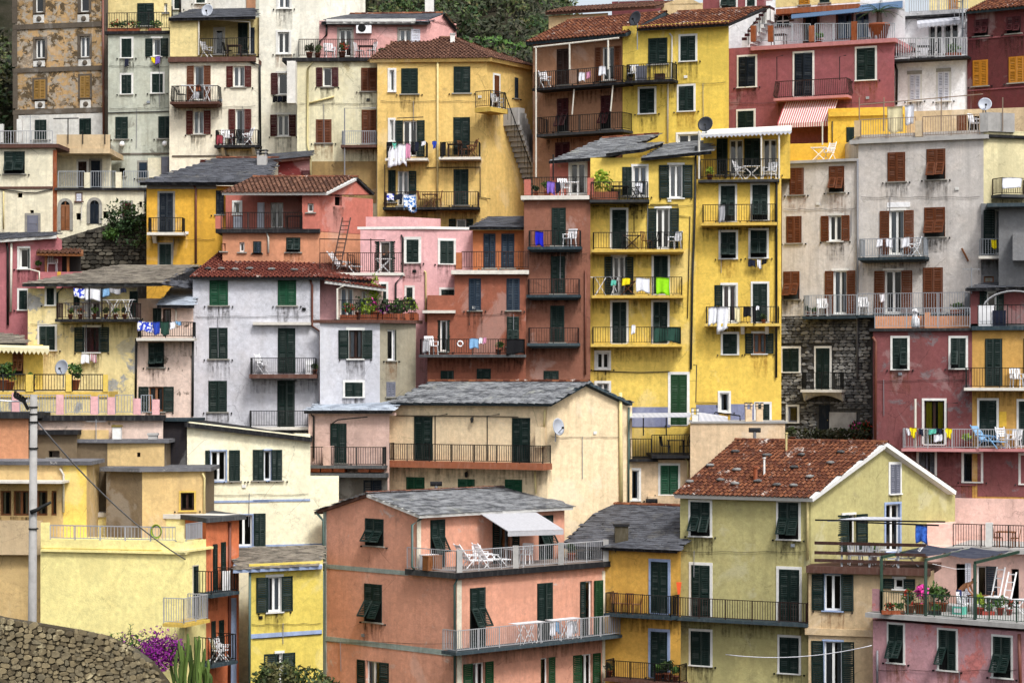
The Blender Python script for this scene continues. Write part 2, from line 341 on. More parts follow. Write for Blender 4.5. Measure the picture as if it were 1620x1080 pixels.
def slabline(f, x0, x1, y, th, d0, d1, mat, name='ledge'):       # ledge along a face, its top front edge seen at row y; from d1 behind the wall plane to d0 in front
    xm = (x0 + x1) / 2; z = f.at(xm, y, d0).z; u0 = f.uof(f.at(x0, y, d0)); u1 = f.uof(f.at(x1, y, d0)); mb = MB()
    mb.box(0, -d0, -th, u1 - u0, d1, 0, mat); o = link(name, mb.mesh(name), f.H.root, f.mat(f.w3(u0, z))); return z
# ---------------------------------------------------------------- windows and doors
def q5(x): return max(.1, round(x * 20) / 20)
def leafmesh(w, h, col, solid=False):
    def mk():
        mb = MB(); st = min(.07, w * .2); rl = .08; t = .04
        mb.box(0, -t, 0, st, 0, h, col); mb.box(w - st, -t, 0, w, 0, h, col)
        zs = [0, h * .47, h] if h > 1.0 else [0, h]
        for i, z in enumerate(zs):
            a = min(max(z - rl / 2, 0), h - rl); mb.box(st, -t * .96, a, w - st, -.001, a + rl, col)
        for a, b in zip(zs, zs[1:]):
            z = a + rl * .75
            while z < b - rl * .8:
                if solid: break
                y0, y1 = -t * .85, -t * .1
                mb.hexa([(st, y0, z - .012), (w - st, y0, z - .012), (w - st, y1, z + .045), (st, y1, z + .045), (st, y0, z), (w - st, y0, z), (w - st, y1, z + .057), (st, y1, z + .057)], col); z += .085
            if solid: mb.box(st, -t * .5, a + rl / 2, w - st, -t * .3, b - rl / 2, col)
        return mb.mesh('shutter')
    return cached(('leaf', w, h, col, solid), mk)
def win(f, x0, y0, x1, y1, st='c', col='green', sur=None, frame='white_paint', sill=True, sw=None, curt=None, name=None, catch=True, ang=None, off=0.):
    """st: c closed, c2/cl/cr lower flaps pushed out, o both leaves folded back, ol/or one leaf, n none, d solid door, k open dark"""
    a = f.at(x0, (y0 + y1) / 2, off); b = f.at(x1, (y0 + y1) / 2, off); xm = (x0 + x1) / 2; top = f.at(xm, y0, off).z; bot = f.at(xm, y1, off)
    w = q5(f.uof(b) - f.uof(a)); h = q5(top - bot.z); uc = (f.uof(a) + f.uof(b)) / 2; z0 = bot.z
    if name is None: name = 'balcony_door' if h > 1.85 else 'window'
    hole = st in ('o', 'ol', 'or', 'n', 'k') and off == 0
    if hole: f.holes.append((uc - w / 2, uc + w / 2, z0, z0 + h))
    def main():
        mb = MB(); W = w / 2
        if sur:
            sm, sz = sur if isinstance(sur, tuple) else (sur, .11); p = .035
            mb.box(-W - sz, -p, 0, -W, .0, h, sm); mb.box(W, -p, 0, W + sz, .0, h, sm); mb.box(-W - sz, -p - .006, h, W + sz, .0, h + sz, sm)
        if sill and h < 1.95: sm = (sur if isinstance(sur, str) else sur[0]) if sur else 'stone_trim'; mb.box(-W - .12, -.1, -.06, W + .12, .0, -.001, sm)
        elif sur: sm = sur if isinstance(sur, str) else sur[0]; mb.box(-W - .05, -.04, -.05, W + .05, 0, -.001, sm)
        if hole:
            D = .2; rm = (sur if isinstance(sur, str) else sur[0]) if sur else f.blk.mat
            for y0_, y1_, mt in ((0, D, rm), (D, 1.3, 'interior')):
                mb.poly([(-W, y0_, 0), (-W, y1_, 0), (-W, y1_, h), (-W, y0_, h)], mt); mb.poly([(W, y0_, h), (W, y1_, h), (W, y1_, 0), (W, y0_, 0)], mt)
                mb.poly([(-W, y0_, h), (-W, y1_, h), (W, y1_, h), (W, y0_, h)], mt); mb.poly([(-W, y0_, 0), (W, y0_, 0), (W, y1_, 0), (-W, y1_, 0)], mt)
            mb.poly([(-W, 1.3, 0), (W, 1.3, 0), (W, 1.3, h), (-W, 1.3, h)], 'interior')
        else:
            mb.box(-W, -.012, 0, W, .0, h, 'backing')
            if not sur:
                for s_ in (-1, 1): mb.box(s_ * W, -.03, 0, s_ * (W + .03), 0, h + .03, col)
                mb.box(-W, -.031, h, W, 0, h + .03, col)
        if catch and h > .7:
            cxx = W + (.26 if st not in ('o',) else W + .12)
            for s_ in (-1, 1): mb.box(s_ * cxx - .03, -.09, -.1, s_ * cxx + .03, 0, -.03, 'iron')
        return mb.mesh(name)
    key = ('win', w, h, st in ('o', 'ol', 'or', 'n', 'k'), hole, sur, sill, col if not sur else 0, f.blk.mat if hole else 0, catch, st == 'o', name)
    o = link(name, cached(key, main), f.H.root, f.mat(f.w3(uc, z0, off))); W = w / 2
    rs = random.random()
    if h < 1.9 and w > .4 and rs < .75 and f.blk.mat not in ('mortar_grey', 'p_cream30'):
        sm_ = 'stain_rust' if rs < .18 else 'stain_dark'; hq = round(random.uniform(.8, 1.5) * 5) / 5
        def sm():
            mb = MB(); mb.poly([(-W - .14, 0, -hq), (W + .14, 0, -hq), (W + .14, 0, -.062), (-W - .14, 0, -.062)], sm_); return mb.mesh('rain_stain')
        link('rain_stain', cached(('stain', w, hq, sm_), sm), f.H.root, f.mat(f.w3(uc, z0, off + .005)))
    def leaf(xh, ww, hh, zz, side, angle, flap=0., solid=False, yy=-.014):
        # hinge at xh; side +1 leaf extends to +x from the hinge; flap: outward tilt about its top edge
        me = leafmesh(q5(ww), q5(hh), col, solid); s_x = ww / q5(ww); s_z = hh / q5(hh)
        M = Matrix.Translation((xh, yy, zz)) @ Matrix.Rotation(angle, 4, 'Z')
        if side < 0: M = M @ Matrix.Translation((-ww, 0, 0))
        if flap: M = Matrix.Translation((0, yy, zz + hh)) @ Matrix.Rotation(-flap, 4, 'X') @ Matrix.Translation((0, -yy, -zz - hh)) @ M
        return link('shutter' if not flap else 'shutter_flap', me, o, local=M @ Matrix.Rotation(random.gauss(0, .005), 4, 'Y') @ Matrix.Diagonal((s_x, 1, s_z, 1)))
    if st in ('c', 'c2', 'cl', 'cr'):
        for i, sd in enumerate((1, -1)):
            xh = -W if sd > 0 else W; fl = st == 'c2' or (st == 'cl' and sd > 0) or (st == 'cr' and sd < 0)
            g = random.uniform(0, .02) if random.random() < .8 else random.uniform(.03, .16)
            if not fl: leaf(xh, W - .006, h, 0, sd, -sd * g)
            else:
                hs = .5 * h if h < 1.9 else .36 * h; lo = h * .06 if h < 1.9 else .3 * h
                leaf(xh, W - .006, h - hs - lo, hs + lo, sd, 0); leaf(xh, W - .012, hs, lo, sd, 0, R(random.uniform(27, 36)), yy=-.03)
                if lo > .3: leaf(xh, W - .006, lo, 0, sd, 0)
    if st in ('o', 'ol', 'or'):
        ww = sw or W; ds = .12 if sur else .03
        if st in ('o', 'ol'): leaf(-W - .005, ww, h, 0, -1, -R(ang if ang is not None else random.uniform(1, 9)), yy=-.05)
        if st in ('o', 'or'): leaf(W + .005, ww, h, 0, 1, R(ang if ang is not None else random.uniform(1, 9)), yy=-.05)
    if st in ('o', 'ol', 'or', 'n'):
        def fr():
            mb = MB(); t = .07; y0_, y1_ = .12, .17
            for s_ in (-1, 1): mb.box(s_ * W, y0_, 0, s_ * (W - t), y1_, h, frame)
            mb.box(-W + t, y0_, h - t, W - t, y1_, h, frame); mb.box(-W + t, y0_, 0, W - t, y1_, t * 1.2, frame)
            if w > .55: mb.box(-.055, y0_ - .012, t * 1.2, .055, y1_, h - t, frame)
            return mb.mesh('frame')
        link('frame', cached(('frame', w, h, frame), fr), o, local=I4)
        halves = ((-W + .07, -.055), (.055, W - .07)) if w > .55 else ((-W + .07, W - .07),)
        for p0, p1 in halves:
            def pn():
                mb = MB(); mb.poly([(p0, .15, .084), (p1, .15, .084), (p1, .15, h - .07), (p0, .15, h - .07)], 'glass'); return mb.mesh('pane')
            link('pane', cached(('pane', round(p0, 3), round(p1, 3), h), pn), o, local=I4)
        cu = curt if curt is not None else (random.random() < .45)
        if cu:
            cm = cu if isinstance(cu, str) else 'cl_white'
            def ct():
                mb = MB(); n = 10; 
                for s0, s1 in ((-W + .02, -W * .25), (W * .35, W - .02)):
                    for i in range(n):
                        xa, xb = s0 + (s1 - s0) * i / n, s0 + (s1 - s0) * (i + 1) / n
                        ya, yb = .26 + .03 * math.sin(i * 1.9), .26 + .03 * math.sin((i + 1) * 1.9)
                        mb.poly([(xa, ya, .03), (xb, yb, .03), (xb, yb, h - .02), (xa, ya, h - .02)], cm)
                return mb.mesh('curtain', True)
            link('curtain', cached(('curt', w, h, cm), ct), o, local=I4)
    if st == 'd':
        def dr():
            mb = MB(); mb.box(-W + .01, -.05, 0, W - .01, -.013, h, col)
            for zz in (.12, .52): mb.box(-W * .7, -.062, h * zz, W * .7, -.05, h * (zz + .34), col)
            mb.box(W * .68, -.09, h * .46, W * .8, -.05, h * .49, 'brass'); return mb.mesh('door_leaf')
        link('door_leaf', cached(('door', w, h, col), dr), o, local=I4)
    return o
# ---------------------------------------------------------------- railings, balconies, pipes
def rail_mesh(pts, h, mat, sp=.13, post=1.3, bw=.022, zb=.08, tr=.035, closed=True, pattern='bars'):
    mb = MB(); pts = [Vector(p) for p in pts]; up = Vector((0, 0, 1))
    for a, b in zip(pts, pts[1:]):
        L = (b - a).length
        if L < .02: continue
        mb.bar(a + up * h, b + up * h, tr, mat)
        if pattern == 'bars': mb.bar(a + up * zb, b + up * zb, tr * .8, mat)
        n = max(1, int(round(L / sp)))
        if pattern == 'bars':
            for i in range(1, n):
                p = a.lerp(b, i / n); mb.bar(p + up * zb, p + up * h, bw, mat)
        elif pattern == 'wood':
            for zz in (.28, .62): mb.bar(a + up * h * zz, b + up * h * zz, .07, mat)
        np_ = max(1, int(round(L / post)))
        for i in range(np_ + 1):
            p = a.lerp(b, i / np_); mb.bar(p, p + up * h, tr * 1.15, mat)
    return mb.mesh('railing')
def railing(H, pts, h, mat='iron', parent=None, **k): return link('railing', rail_mesh(pts, h, mat, **k), parent or H.root, I4)
class Balc: pass
def balcony(f, x0, x1, yr, yf, d=.9, rail='iron', slab='slab_grey', th=.14, sp=.13, brackets=0, bmat='slab_white', sides=(1, 1), bulge=0., name='balcony', pattern='bars', h=None, under=0):
    xm = (x0 + x1) / 2; z = f.at(xm, yf, d).z; zt = f.at(xm, yr, d).z; ua = f.uof(f.at(x0, yf, d)); ub = f.uof(f.at(x1, yf, d)); h = h or max(.75, min(1.15, zt - z)); L = ub - ua
    mb = MB(); mb.box(-.06, -d - .06, -th, L + .06, -.003, -.001, slab)
    if under: mb.hexa([(.1, -d * .8, -th - under), (L - .1, -d * .8, -th - under), (L - .1, -.003, -th - under), (.1, -.003, -th - under), (-.02, -d, -th - .001), (L + .02, -d, -th - .001), (L + .02, -.003, -th - .001), (-.02, -.003, -th - .001)], slab)
    for i in range(brackets):
        xx = L * (i + .5) / brackets if brackets > 2 else (L * .14 if i == 0 else L * .86)
        mb.hexa([(xx - .09, -.25, -th - .38), (xx + .09, -.25, -th - .38), (xx + .09, -.003, -th - .38), (xx - .09, -.003, -th - .38), (xx - .09, -d * .8, -th - .001), (xx + .09, -d * .8, -th - .001), (xx + .09, -.003, -th - .001), (xx - .09, -.003, -th - .001)], bmat)
    M = f.mat(f.w3(ua, z)); o = link(name, mb.mesh(name), f.H.root, M)
    ms = MB(); ms.poly([(-.05, 0, -th - .75), (L + .05, 0, -th - .75), (L + .05, 0, -th - .05), (-.05, 0, -th - .05)], 'stain_dark'); link('rain_stain', ms.mesh('rain_stain'), f.H.root, f.mat(f.w3(ua, z, .0045)))
    pts = ([(0.02, -.02, 0)] if sides[0] else []) + [(.02, -d + .02, 0), (L - .02, -d + .02, 0)] + ([(L - .02, -.02, 0)] if sides[1] else [])
    if bulge:
        mbr = MB(); P = [Vector(p) for p in pts]
        for a, b in zip(P, P[1:]):
            n = max(1, int((b - a).length / sp)); e = (b - a).normalized(); nn = Vector((e.y, -e.x, 0))
            mbr.bar(a + Vector((0, 0, h)), b + Vector((0, 0, h)), .04, rail); mbr.bar(a + Vector((0, 0, .06)), b + Vector((0, 0, .06)), .03, rail)
            for i in range(n + 1):
                p = a.lerp(b, i / n); mbr.tube([p, p + nn * bulge + Vector((0, 0, h * .2)), p + nn * bulge * .55 + Vector((0, 0, h * .5)), p + Vector((0, 0, h))], .014, rail, 4, cap=False)
        link('railing', mbr.mesh('railing'), o, local=I4)
    else: link('railing', rail_mesh(pts, h, rail, sp, pattern=pattern), o, local=I4)
    B = Balc(); B.f = f; B.d = d; B.z = z; B.h = h; B.o = o; B.ua = ua; B.ub = ub; return B
def on(B, x, off=.45): p = B.f.at(x, 0, off); p.z = B.z + .002; return p
def pipe(f, pts, r=.05, mat='pipe_black', off=.08, name='downpipe', H=None):
    mb = MB(); mb.tube([f.at(x, y, off) for x, y in pts], r, mat, 8); return (H or f.H).part(name, mb, smooth=True)
def polepipe(H, pts, r, mat, name='pipe'):
    mb = MB(); mb.tube(pts, r, mat, 6); return H.part(name, mb)
# ---------------------------------------------------------------- roofs laid in slates or tiles
def slate_mesh(w, l, t, mat, v):
    def mk():
        rr = random.Random(v); j = lambda: rr.uniform(-.03, .03); mb = MB()
        P = [(-w / 2 + j() * .5, 0 + j(), 0), (w / 2 + j() * .5, 0 + j(), 0), (w / 2, l, 0), (-w / 2, l, 0)]
        mb.hexa([(x, y, 0) for x, y, z in P] + [(x, y, t) for x, y, z in P], mat); return mb.mesh('slate')
    return cached(('slate', w, l, t, mat, v), mk)
def tile_mesh(w, l, mat):
    def mk():
        mb = MB(); pr = [(-.5, 0), (-.2, .008), (-.06, .05), (.14, .055), (.28, .008), (.5, 0)]
        for (a, za), (b, zb) in zip(pr, pr[1:]):
            mb.poly([(a * w, 0, za + .05), (b * w, 0, zb + .05), (b * w, l, zb), (a * w, l, za)], mat); mb.poly([(a * w, 0, za), (b * w, 0, zb), (b * w, 0, zb + .05), (a * w, 0, za + .05)], mat)
        return mb.mesh('tile')
    return cached(('tile', w, l, mat), mk)
def roof(H, E0, E1, R1, R0, kind='slate', mat='slate', th=.13, fascia='slab_dark', objs=300, ridge=None, name='roof', rows=None, under=None):
    E0, E1, R1, R0 = map(Vector, (E0, E1, R1, R0)); e = (E1 - E0).normalized(); s = ((R0 + R1) / 2 - (E0 + E1) / 2); s -= e * s.dot(e); SL = s.length; s.normalize(); n = e.cross(s).normalized()
    if n.z < 0: n = -n
    shr = ((R0 - E0).dot(e) + (R1 - E1).dot(e)) / 2 / SL; yv = s + e * shr
    mb = MB(); lo = [p - n * th for p in (E0, E1, R1, R0)]; mb.hexa(lo + [E0, E1, R1, R0], fascia); o = H.part(name, mb)
    base = 'slate' if kind == 'slate' else 'tile'; w, ex, l = (.46, .21, .30) if kind == 'slate' else (.22, .29, .36)
    Ms = []; y = -.04 if kind == 'slate' else -.05; row = 0; rr = random.Random(int(E0.x * 100))
    while y < SL - ex * .4:
        t = min(1, max(0, y / SL)); a = E0.lerp(R0, t); b = E1.lerp(R1, t); L = (b - a).length; d = (b - a).normalized(); x = (w / 2 if (row % 2 == 0 or kind == 'tile') else w * .98) - .02
        if kind == 'slate': x += rr.uniform(-.1, .1)
        while x < L + (w * .12 if kind == 'slate' else -w * .3):
            p = E0 + s * y + d * 0; p = a + d * x; p = p - yv * ((p - (E0 + s * y)).dot(s))
            rot = Matrix(((e.x, yv.x, n.x, 0), (e.y, yv.y, n.y, 0), (e.z, yv.z, n.z, 0), (0, 0, 0, 1)))
            k = R(3.2) if kind == 'slate' else 0
            Ms.append((Matrix.Translation(p + n * (.028 if kind == 'slate' else .004) + n * rr.uniform(0, .008)) @ rot @ Matrix.Rotation(rr.gauss(0, .012 if kind == 'slate' else .006), 4, 'Z') @ Matrix.Rotation(-k + rr.gauss(0, .008), 4, 'X'), rr.randrange(5)))
            x += w * (rr.uniform(.92, 1.08) if kind == 'slate' else 1)
        y += ex; row += 1
    for M, v in Ms[:objs]:
        me = slate_mesh(w, l, .02, mat, v) if kind == 'slate' else tile_mesh(w, l, mat); link(base, me, o, M)
    if len(Ms) > objs:
        mb = MB()
        for M, v in Ms[objs:]:
            me = slate_mesh(w, l, .02, mat, v) if kind == 'slate' else tile_mesh(w, l, mat); b0 = len(mb.v); k = mb.m(mat)
            mb.v += [tuple(M @ q.co) for q in me.vertices]
            for pg in me.polygons: mb.f.append(tuple(b0 + i for i in pg.vertices)); mb.mi.append(k)
        tag(link(base + '_courses', mb.mesh(base + '_courses'), o, I4), kind='stuff')
    if ridge: ridge_tiles(o, R0, R1, ridge)
    return o
def ridge_tiles(o, A, B, mat='tile', objs=True):
    L = (B - A).length; n = max(2, int(L / .36)); d = (B - A) / n; e = d.normalized(); sd = e.cross(Vector((0, 0, 1))).normalized(); up = sd.cross(e)
    def mk():
        mb = MB(); m = 6
        for i in range(m):
            a0, a1 = math.pi * i / m, math.pi * (i + 1) / m
            P = lambda a, y, r: (math.cos(a) * r, y, math.sin(a) * r * .8)
            mb.poly([P(a0, 0, .14), P(a0, .42, .115), P(a1, .42, .115), P(a1, 0, .14)], mat); mb.poly([P(a0, 0, .14), P(a1, 0, .14), P(a1, 0, .11), P(a0, 0, .11)], mat)
        return mb.mesh('ridge_tile', True)
    me = cached(('ridge', mat), mk)
    for i in range(n):
        p = A + d * i; M = Matrix(((sd.x, e.x, up.x, p.x), (sd.y, e.y, up.y, p.y), (sd.z, e.z, up.z, p.z + .02), (0, 0, 0, 1)))
        link('ridge_tile', me, o, M @ Matrix.Rotation(random.gauss(0, .02), 4, 'Z'))
def chimney(H, P, w, h, d=.6, mat='concrete', capm='slab_dark', vents=True, name='chimney'):
    mb = MB(); x, y, z = P; mb.box(x - w / 2, y - d / 2, z - .6, x + w / 2, y + d / 2, z + h, mat)
    if vents:
        for i in range(2):
            zz = z + h + .06 + i * .16
            for a in (-1, 1):
                for b in (-1, 1): mb.box(x + a * w * .4 - .05, y + b * d * .4 - .05, zz - .06, x + a * w * .4 + .05, y + b * d * .4 + .05, zz + .06, mat)
            mb.box(x - w * .58, y - d * .58, zz + .061, x + w * .58, y + d * .58, zz + .1, capm)
    else: mb.box(x - w * .6, y - d * .6, z + h + .001, x + w * .6, y + d * .6, z + h + .1, capm)
    return H.part(name, mb)
def stones(parent, f, x0, y0, x1, y1, mat, sw=.42, sh=.24, objs=290, topfn=None, seed=3, name='stone', proud=.05, avoid=()):
    """a coursed rubble face in face coordinates"""
    rr = random.Random(seed); za, zb = f.at((x0 + x1) / 2, y1).z, f.at((x0 + x1) / 2, y0).z; ua, ub = f.uof(f.at(x0, y1)), f.uof(f.at(x1, y1)); z = za; out = []
    while z < zb:
        hh = sh * rr.uniform(.7, 1.35); u = ua - rr.uniform(0, sw * .5)
        while u < ub:
            ww = sw * rr.uniform(.5, 1.5); cu = u + ww / 2; cz_ = z + hh / 2
            if cu + ww * .3 < ub and cu - ww * .3 > ua and cz_ + hh * .3 < (topfn(cu) if topfn else zb) and not any(a - ww * .42 < cu < b + ww * .42 and c - hh * .42 < cz_ < d + hh * .42 for a, b, c, d in avoid):
                out.append((cu, cz_, ww * .99, hh * .98))
            u += ww
        z += hh
    rr.shuffle(out)
    def mk(v):
        q = random.Random(v); mb = MB(); n = 7; k = mb.m(mat); P = []
        for rad, yy in ((1, .0), (.99, -.6), (.86, -1)):
            for i in range(n):
                a = 2 * math.pi * i / n + .3; ca, sa = math.cos(a), math.sin(a); m = max(abs(ca), abs(sa)); s_ = (.5 / m) * .75 + .5 * .25
                P.append((ca * s_ * rad * q.uniform(.9, 1.06), yy * q.uniform(.8, 1.1), sa * s_ * rad * q.uniform(.9, 1.06)))
        mb.v = P
        for r_ in range(2):
            for i in range(n): mb.f.append((r_ * n + i, r_ * n + (i + 1) % n, (r_ + 1) * n + (i + 1) % n, (r_ + 1) * n + i)); mb.mi.append(k)
        mb.f.append(tuple(2 * n + i for i in range(n))); mb.mi.append(k); return mb.mesh('stone')
    rest = MB()
    for i, (cu, cz_, ww, hh) in enumerate(out):
        me = cached(('stone', mat, i % 9), lambda: mk(i % 9 + 50)); M = f.mat(f.w3(cu, cz_)) @ Matrix.Rotation(rr.gauss(0, .08), 4, 'Y') @ Matrix.Diagonal((ww, proud * rr.uniform(.6, 1.5), hh, 1))
        if i < objs: link(name, me, parent, M)
        else:
            b0 = len(rest.v); k = rest.m(mat); rest.v += [tuple(M @ q.co) for q in me.vertices]
            for pg in me.polygons: rest.f.append(tuple(b0 + j for j in pg.vertices)); rest.mi.append(k)
    if rest.v: tag(link(name + '_work', rest.mesh(name + '_work'), parent, I4), kind='stuff')
def on_plane(E0, E1, R1, px, py, lift=.06):
    n = (E1 - E0).cross(R1 - E1).normalized(); d = ray(px, py); c = Vector((0, 0, CZ)); return c + d * ((E0 - c).dot(n) / d.dot(n)) + Vector((0, 0, lift))
# ---------------------------------------------------------------- paints of the houses
plaster('p_weather', '#bb9966', .95, .9, '#564937', .5, 1.5, '#241c14', '#a59c8e'); plaster('p_grime', '#5f564b', .5, .5); plaster('p_whitewash', '#d3d2cc', .35, .35)
plaster('p_greygreen', '#b6baab', .6, .6, '#85847a', .6, .5); plaster('p_cream3', '#e9e1ca', .2, .3); plaster('p_yellow3', '#e4d28f', .3, .3); plaster('p_cream4', '#e9e6d6', .22, .4, '#c2a45a', .69, .8)
plaster('p_white4', '#dedcd4', .15, .2); plaster('p_pink5', '#dba29d', .3, .3); plaster('p_cream6', '#ded7b2', .3, .55, '#a89c78', .64, .5); plaster('p_ochre7', '#e0bd68', .3, .4); plaster('p_stain6', '#a58a55', .8, .8, '#5c4a35', .56, .8)
plaster('p_brown8', '#a87a5a', .3, .35); plaster('p_yellow9', '#dfc248', .25, .35, '#cda777', .68, .4); plaster('p_rose10', '#96545a', .35, .35, '#8a5a58', .64, .5); plaster('p_white11', '#eeeff2', .15, .15)
plaster('p_maroon12', '#5f2b2d', .35, .35); plaster('p_cream13', '#e0d9bd', .25, .45); plaster('p_cream9', '#dcc391', .25, .3); plaster('p_maroon9', '#83464a', .3, .3)
# ================================================================ top row, left to right
H1 = House('weathered_house', 'tall ochre house with stained, crumbling plaster and grey stone bands at the far top left', [(24, 130.5), (166, 14)], -40, 'p_weather', depth=8)
f = H1.f[0]; T(0, 0)
for y0, y1 in ((143, 174), (410, 438), (664, 694)): band(f, 80, y0, 628, y1, 'p_grime', .06)
band(f, 76, -100, 106, 143, 'p_grime', .05, 'pilaster'); band(f, 76, 176, 106, 409, 'p_grime', .05, 'pilaster'); band(f, 80, 440, 108, 663, 'p_grime', .05, 'pilaster'); band(f, 84, 695, 112, 900, 'p_grime', .05, 'pilaster')
band(f, 632, -100, 660, 960, 'p_grime', .05, 'pilaster'); band(f, 114, 697, 627, 900, 'p_whitewash', .025, 'whitewash_panel')
for a in ((215, -60, 265, 78), (488, -60, 545, 75), (218, 240, 275, 358), (487, 225, 548, 352)): win(f, *a, st='n', sur=('p_grime', .14), catch=False)
for a in ((210, 487, 278, 605), (490, 465, 550, 598)): win(f, *a, st='c', col='tan', sur=('p_grime', .12), catch=False)
for a in ((217, 735, 280, 852), (488, 725, 553, 823)): win(f, *a, st='c', off=.026)
for a in ((205, 92, 270, 141), (475, 90, 545, 141), (205, 372, 275, 408), (480, 360, 555, 408), (215, 620, 275, 662), (490, 610, 555, 662)):
    o = band(f, *a, 'p_whitewash', .05, 'relief_panel'); mb = MB(); xm, ym = (a[0] + a[2]) / 2, (a[1] + a[3]) / 2; mb.lathe([(.02, .09), (.12, .07), (.16, 0)][::-1], 'p_grime', 12)
    link('rosette', mb.mesh('rosette'), o, f.mat(f.at(xm, ym, .05)) @ Matrix.Rotation(R(90), 4, 'X'))
pipe(f, [(628, -60), (632, 830)], .06, 'pipe_copper', .1)
H2 = House('grey_green_house', 'tall narrow grey-green house with planted roof terrace beside the weathered ochre house', [(171, 127.5), (271, 5)], 52, 'p_greygreen', depth=7)
f = H2.f[0]
slabline(f, 638, 1037, 190, .16, .15, 7., 'slab_dark', 'terrace_slab')
b2 = H2.block([(171, 129.5), (271, 5)], -20, 'p_yellow3', bottom=50, depth=4); g = b2.faces[0]
win(g, 842, 25, 935, 158, 'c'); win(g, 1000, 20, 1022, 80, 'n')
railing(H2, [f.at(652, 185, .1), f.at(1032, 180, .1)], .95, 'iron', sp=.14)
win(f, 745, 240, 802, 352, 'c', sur='trim_white'); win(f, 932, 236, 982, 345, 'o', sur='trim_white', sw=.42); win(f, 743, 458, 803, 573, 'c', sur='trim_white'); win(f, 930, 455, 993, 567, 'c', sur='trim_white')
win(f, 708, 715, 777, 848, 'c'); win(f, 970, 715, 1040, 845, 'c'); pipe(f, [(660, 690), (850, 684), (1040, 680)], .03, 'pipe_black', .05, 'cable'); band(f, 668, 934, 1042, 944, 'p_grime', .05)
win(f, 850, 990, 897, 1085, 'd', 'slateblue', sur='stone_trim'); win(f, 726, 1028, 762, 1075, 'k'); win(f, 985, 960, 1030, 1075, 'd', 'sh_grey')
band(f, 905, 965, 985, 1085, 'p_cream13', .12, 'porch_pier')
for x, y in ((745, 880), (1005, 878)):
    mb = MB(); mb.lathe([(.03, -.14), (.13, -.08), (.15, .02), (.1, .13), (.02, .17)], 'plastic_white', 12); link('wall_lamp', mb.mesh('wall_lamp', True), H2.root, Matrix.Translation(f.at(x, y, .17)))
H3 = House('cream_house', 'cream house with brown open shutters, two iron balconies and a yellow top storey', [(268, 126), (409, 4)], 93, 'p_cream3', depth=8)
f = H3.f[0]
slabline(f, 1025, 1558, 348, .26, .25, 8., 'slab_brown', 'terrace_slab')
bl = H3.block([(269, 126), (313, 4)], 29, 'p_yellow3', bottom=90, depth=6); b3 = H3.block([(312, 127.8), (411, 4)], 29, 'p_yellow3', bottom=90, depth=4); g = b3.faces[0]
T(); roof(H3, bl.faces[0].at(266, 30, .3), bl.faces[0].at(404, 27, .3), bl.faces[0].at(404, 14, -4.5), bl.faces[0].at(300, 16, -4.5), mat='slate_dark', objs=60); T(0, 0)
win(g, 1312, 182, 1363, 332, 'n', sur='trim_white'); win(g, 1455, 147, 1510, 330, 'c'); win(g, 1525, 170, 1550, 330, 'c', 'slateblue')
railing(H3, [f.at(1217, 338, .1), f.at(1550, 330, .1)], .9, 'iron', sp=.12); polepipe(H3, [f.at(1213, 338, .1), f.at(1213, 115, .1)], .04, 'pipe_white'); polepipe(H3, [f.at(1213, 115, .1), f.at(1525, 135, .1), f.at(1525, 330, .1)], .03, 'pipe_white')
win(f, 1183, 405, 1245, 612, 'o', 'brown', sw=.38); win(f, 1423, 403, 1493, 532, 'o', 'reddish', sw=.36); win(f, 1180, 675, 1243, 820, 'o', 'reddish', sw=.38); win(f, 1437, 668, 1493, 882, 'o', 'reddish', sw=.38)
B3a = balcony(f, 1045, 1330, 525, 620, .9, 'iron', 'slab_brown', under=.12, bulge=.06); B3b = balcony(f, 1315, 1575, 795, 885, .9, 'iron', 'slab_dark', brackets=2)
win(f, 1262, 975, 1308, 1030, 'o', 'reddish', sw=.36); band(f, 1050, 948, 1400, 958, 'p_grime', .04)
pipe(f, [(1515, 365), (1540, 385), (1585, 400), (1590, 945)], .06, 'pipe_black', .1)
H4 = House('tower_house', 'tall plain cream tower house with white casement windows and rust-stained plaster', [(410, 127.3), (514, 3), (578, -52)], -40, 'p_cream4')
f = H4.f[0]; T(1, 0)
win(f, 157, -60, 225, 52, 'n', sur='trim_white'); win(f, 154, 195, 222, 328, 'n', sur='trim_white'); win(f, 153, 447, 215, 578, 'ol', 'maroon', sur='trim_white', sw=.38); win(f, 150, 702, 220, 832, 'o', 'maroon', sur='trim_white', sw=.38)
H6 = House('cream_green_house', 'pale green-cream house with brown closed shutters below the pink rooftop house', [(470, 124.6), (598, 2)], 98, 'p_cream6', depth=9)
f = H6.f[0]; band(f, 220, 385, 271, 640, 'p_white4', .8, 'shaft')
slabline(f, 178, 752, 352, .2, .2, 9., 'slab_dark', 'terrace_slab')
win(f, 427, 412, 483, 530, 'o', 'maroon', sw=.36); win(f, 665, 417, 752, 557, 'c', 'brown'); win(f, 388, 732, 477, 872, 'c', 'brown'); win(f, 668, 672, 750, 880, 'c', 'brown')
B6 = balcony(f, 543, 752, 800, 885, .8, 'rail_grey', 'slab_brown', sp=.1); polepipe(H6, [f.at(560, 1080, .78), f.at(560, 662, .78), f.at(752, 660, .78)], .035, 'pipe_grey')
pipe(f, [(368, 372), (335, 420), (333, 880), (350, 960), (352, 1100)], .06, 'pipe_cream'); pipe(f, [(495, 590), (345, 630)], .05, 'pipe_cream')
band(f, 360, 985, 755, 1240, 'p_stain6', .02, 'stained_panel')
H5 = House('pink_rooftop_house', 'small pink house with rolled awning and roof terrace above the cream-green house', [(505, 126.3), (676, 2), (722, -40)], 33, 'p_pink5', zbot=b2.zb - 6)
f = H5.f[0]; gs = H5.f[1]; T()
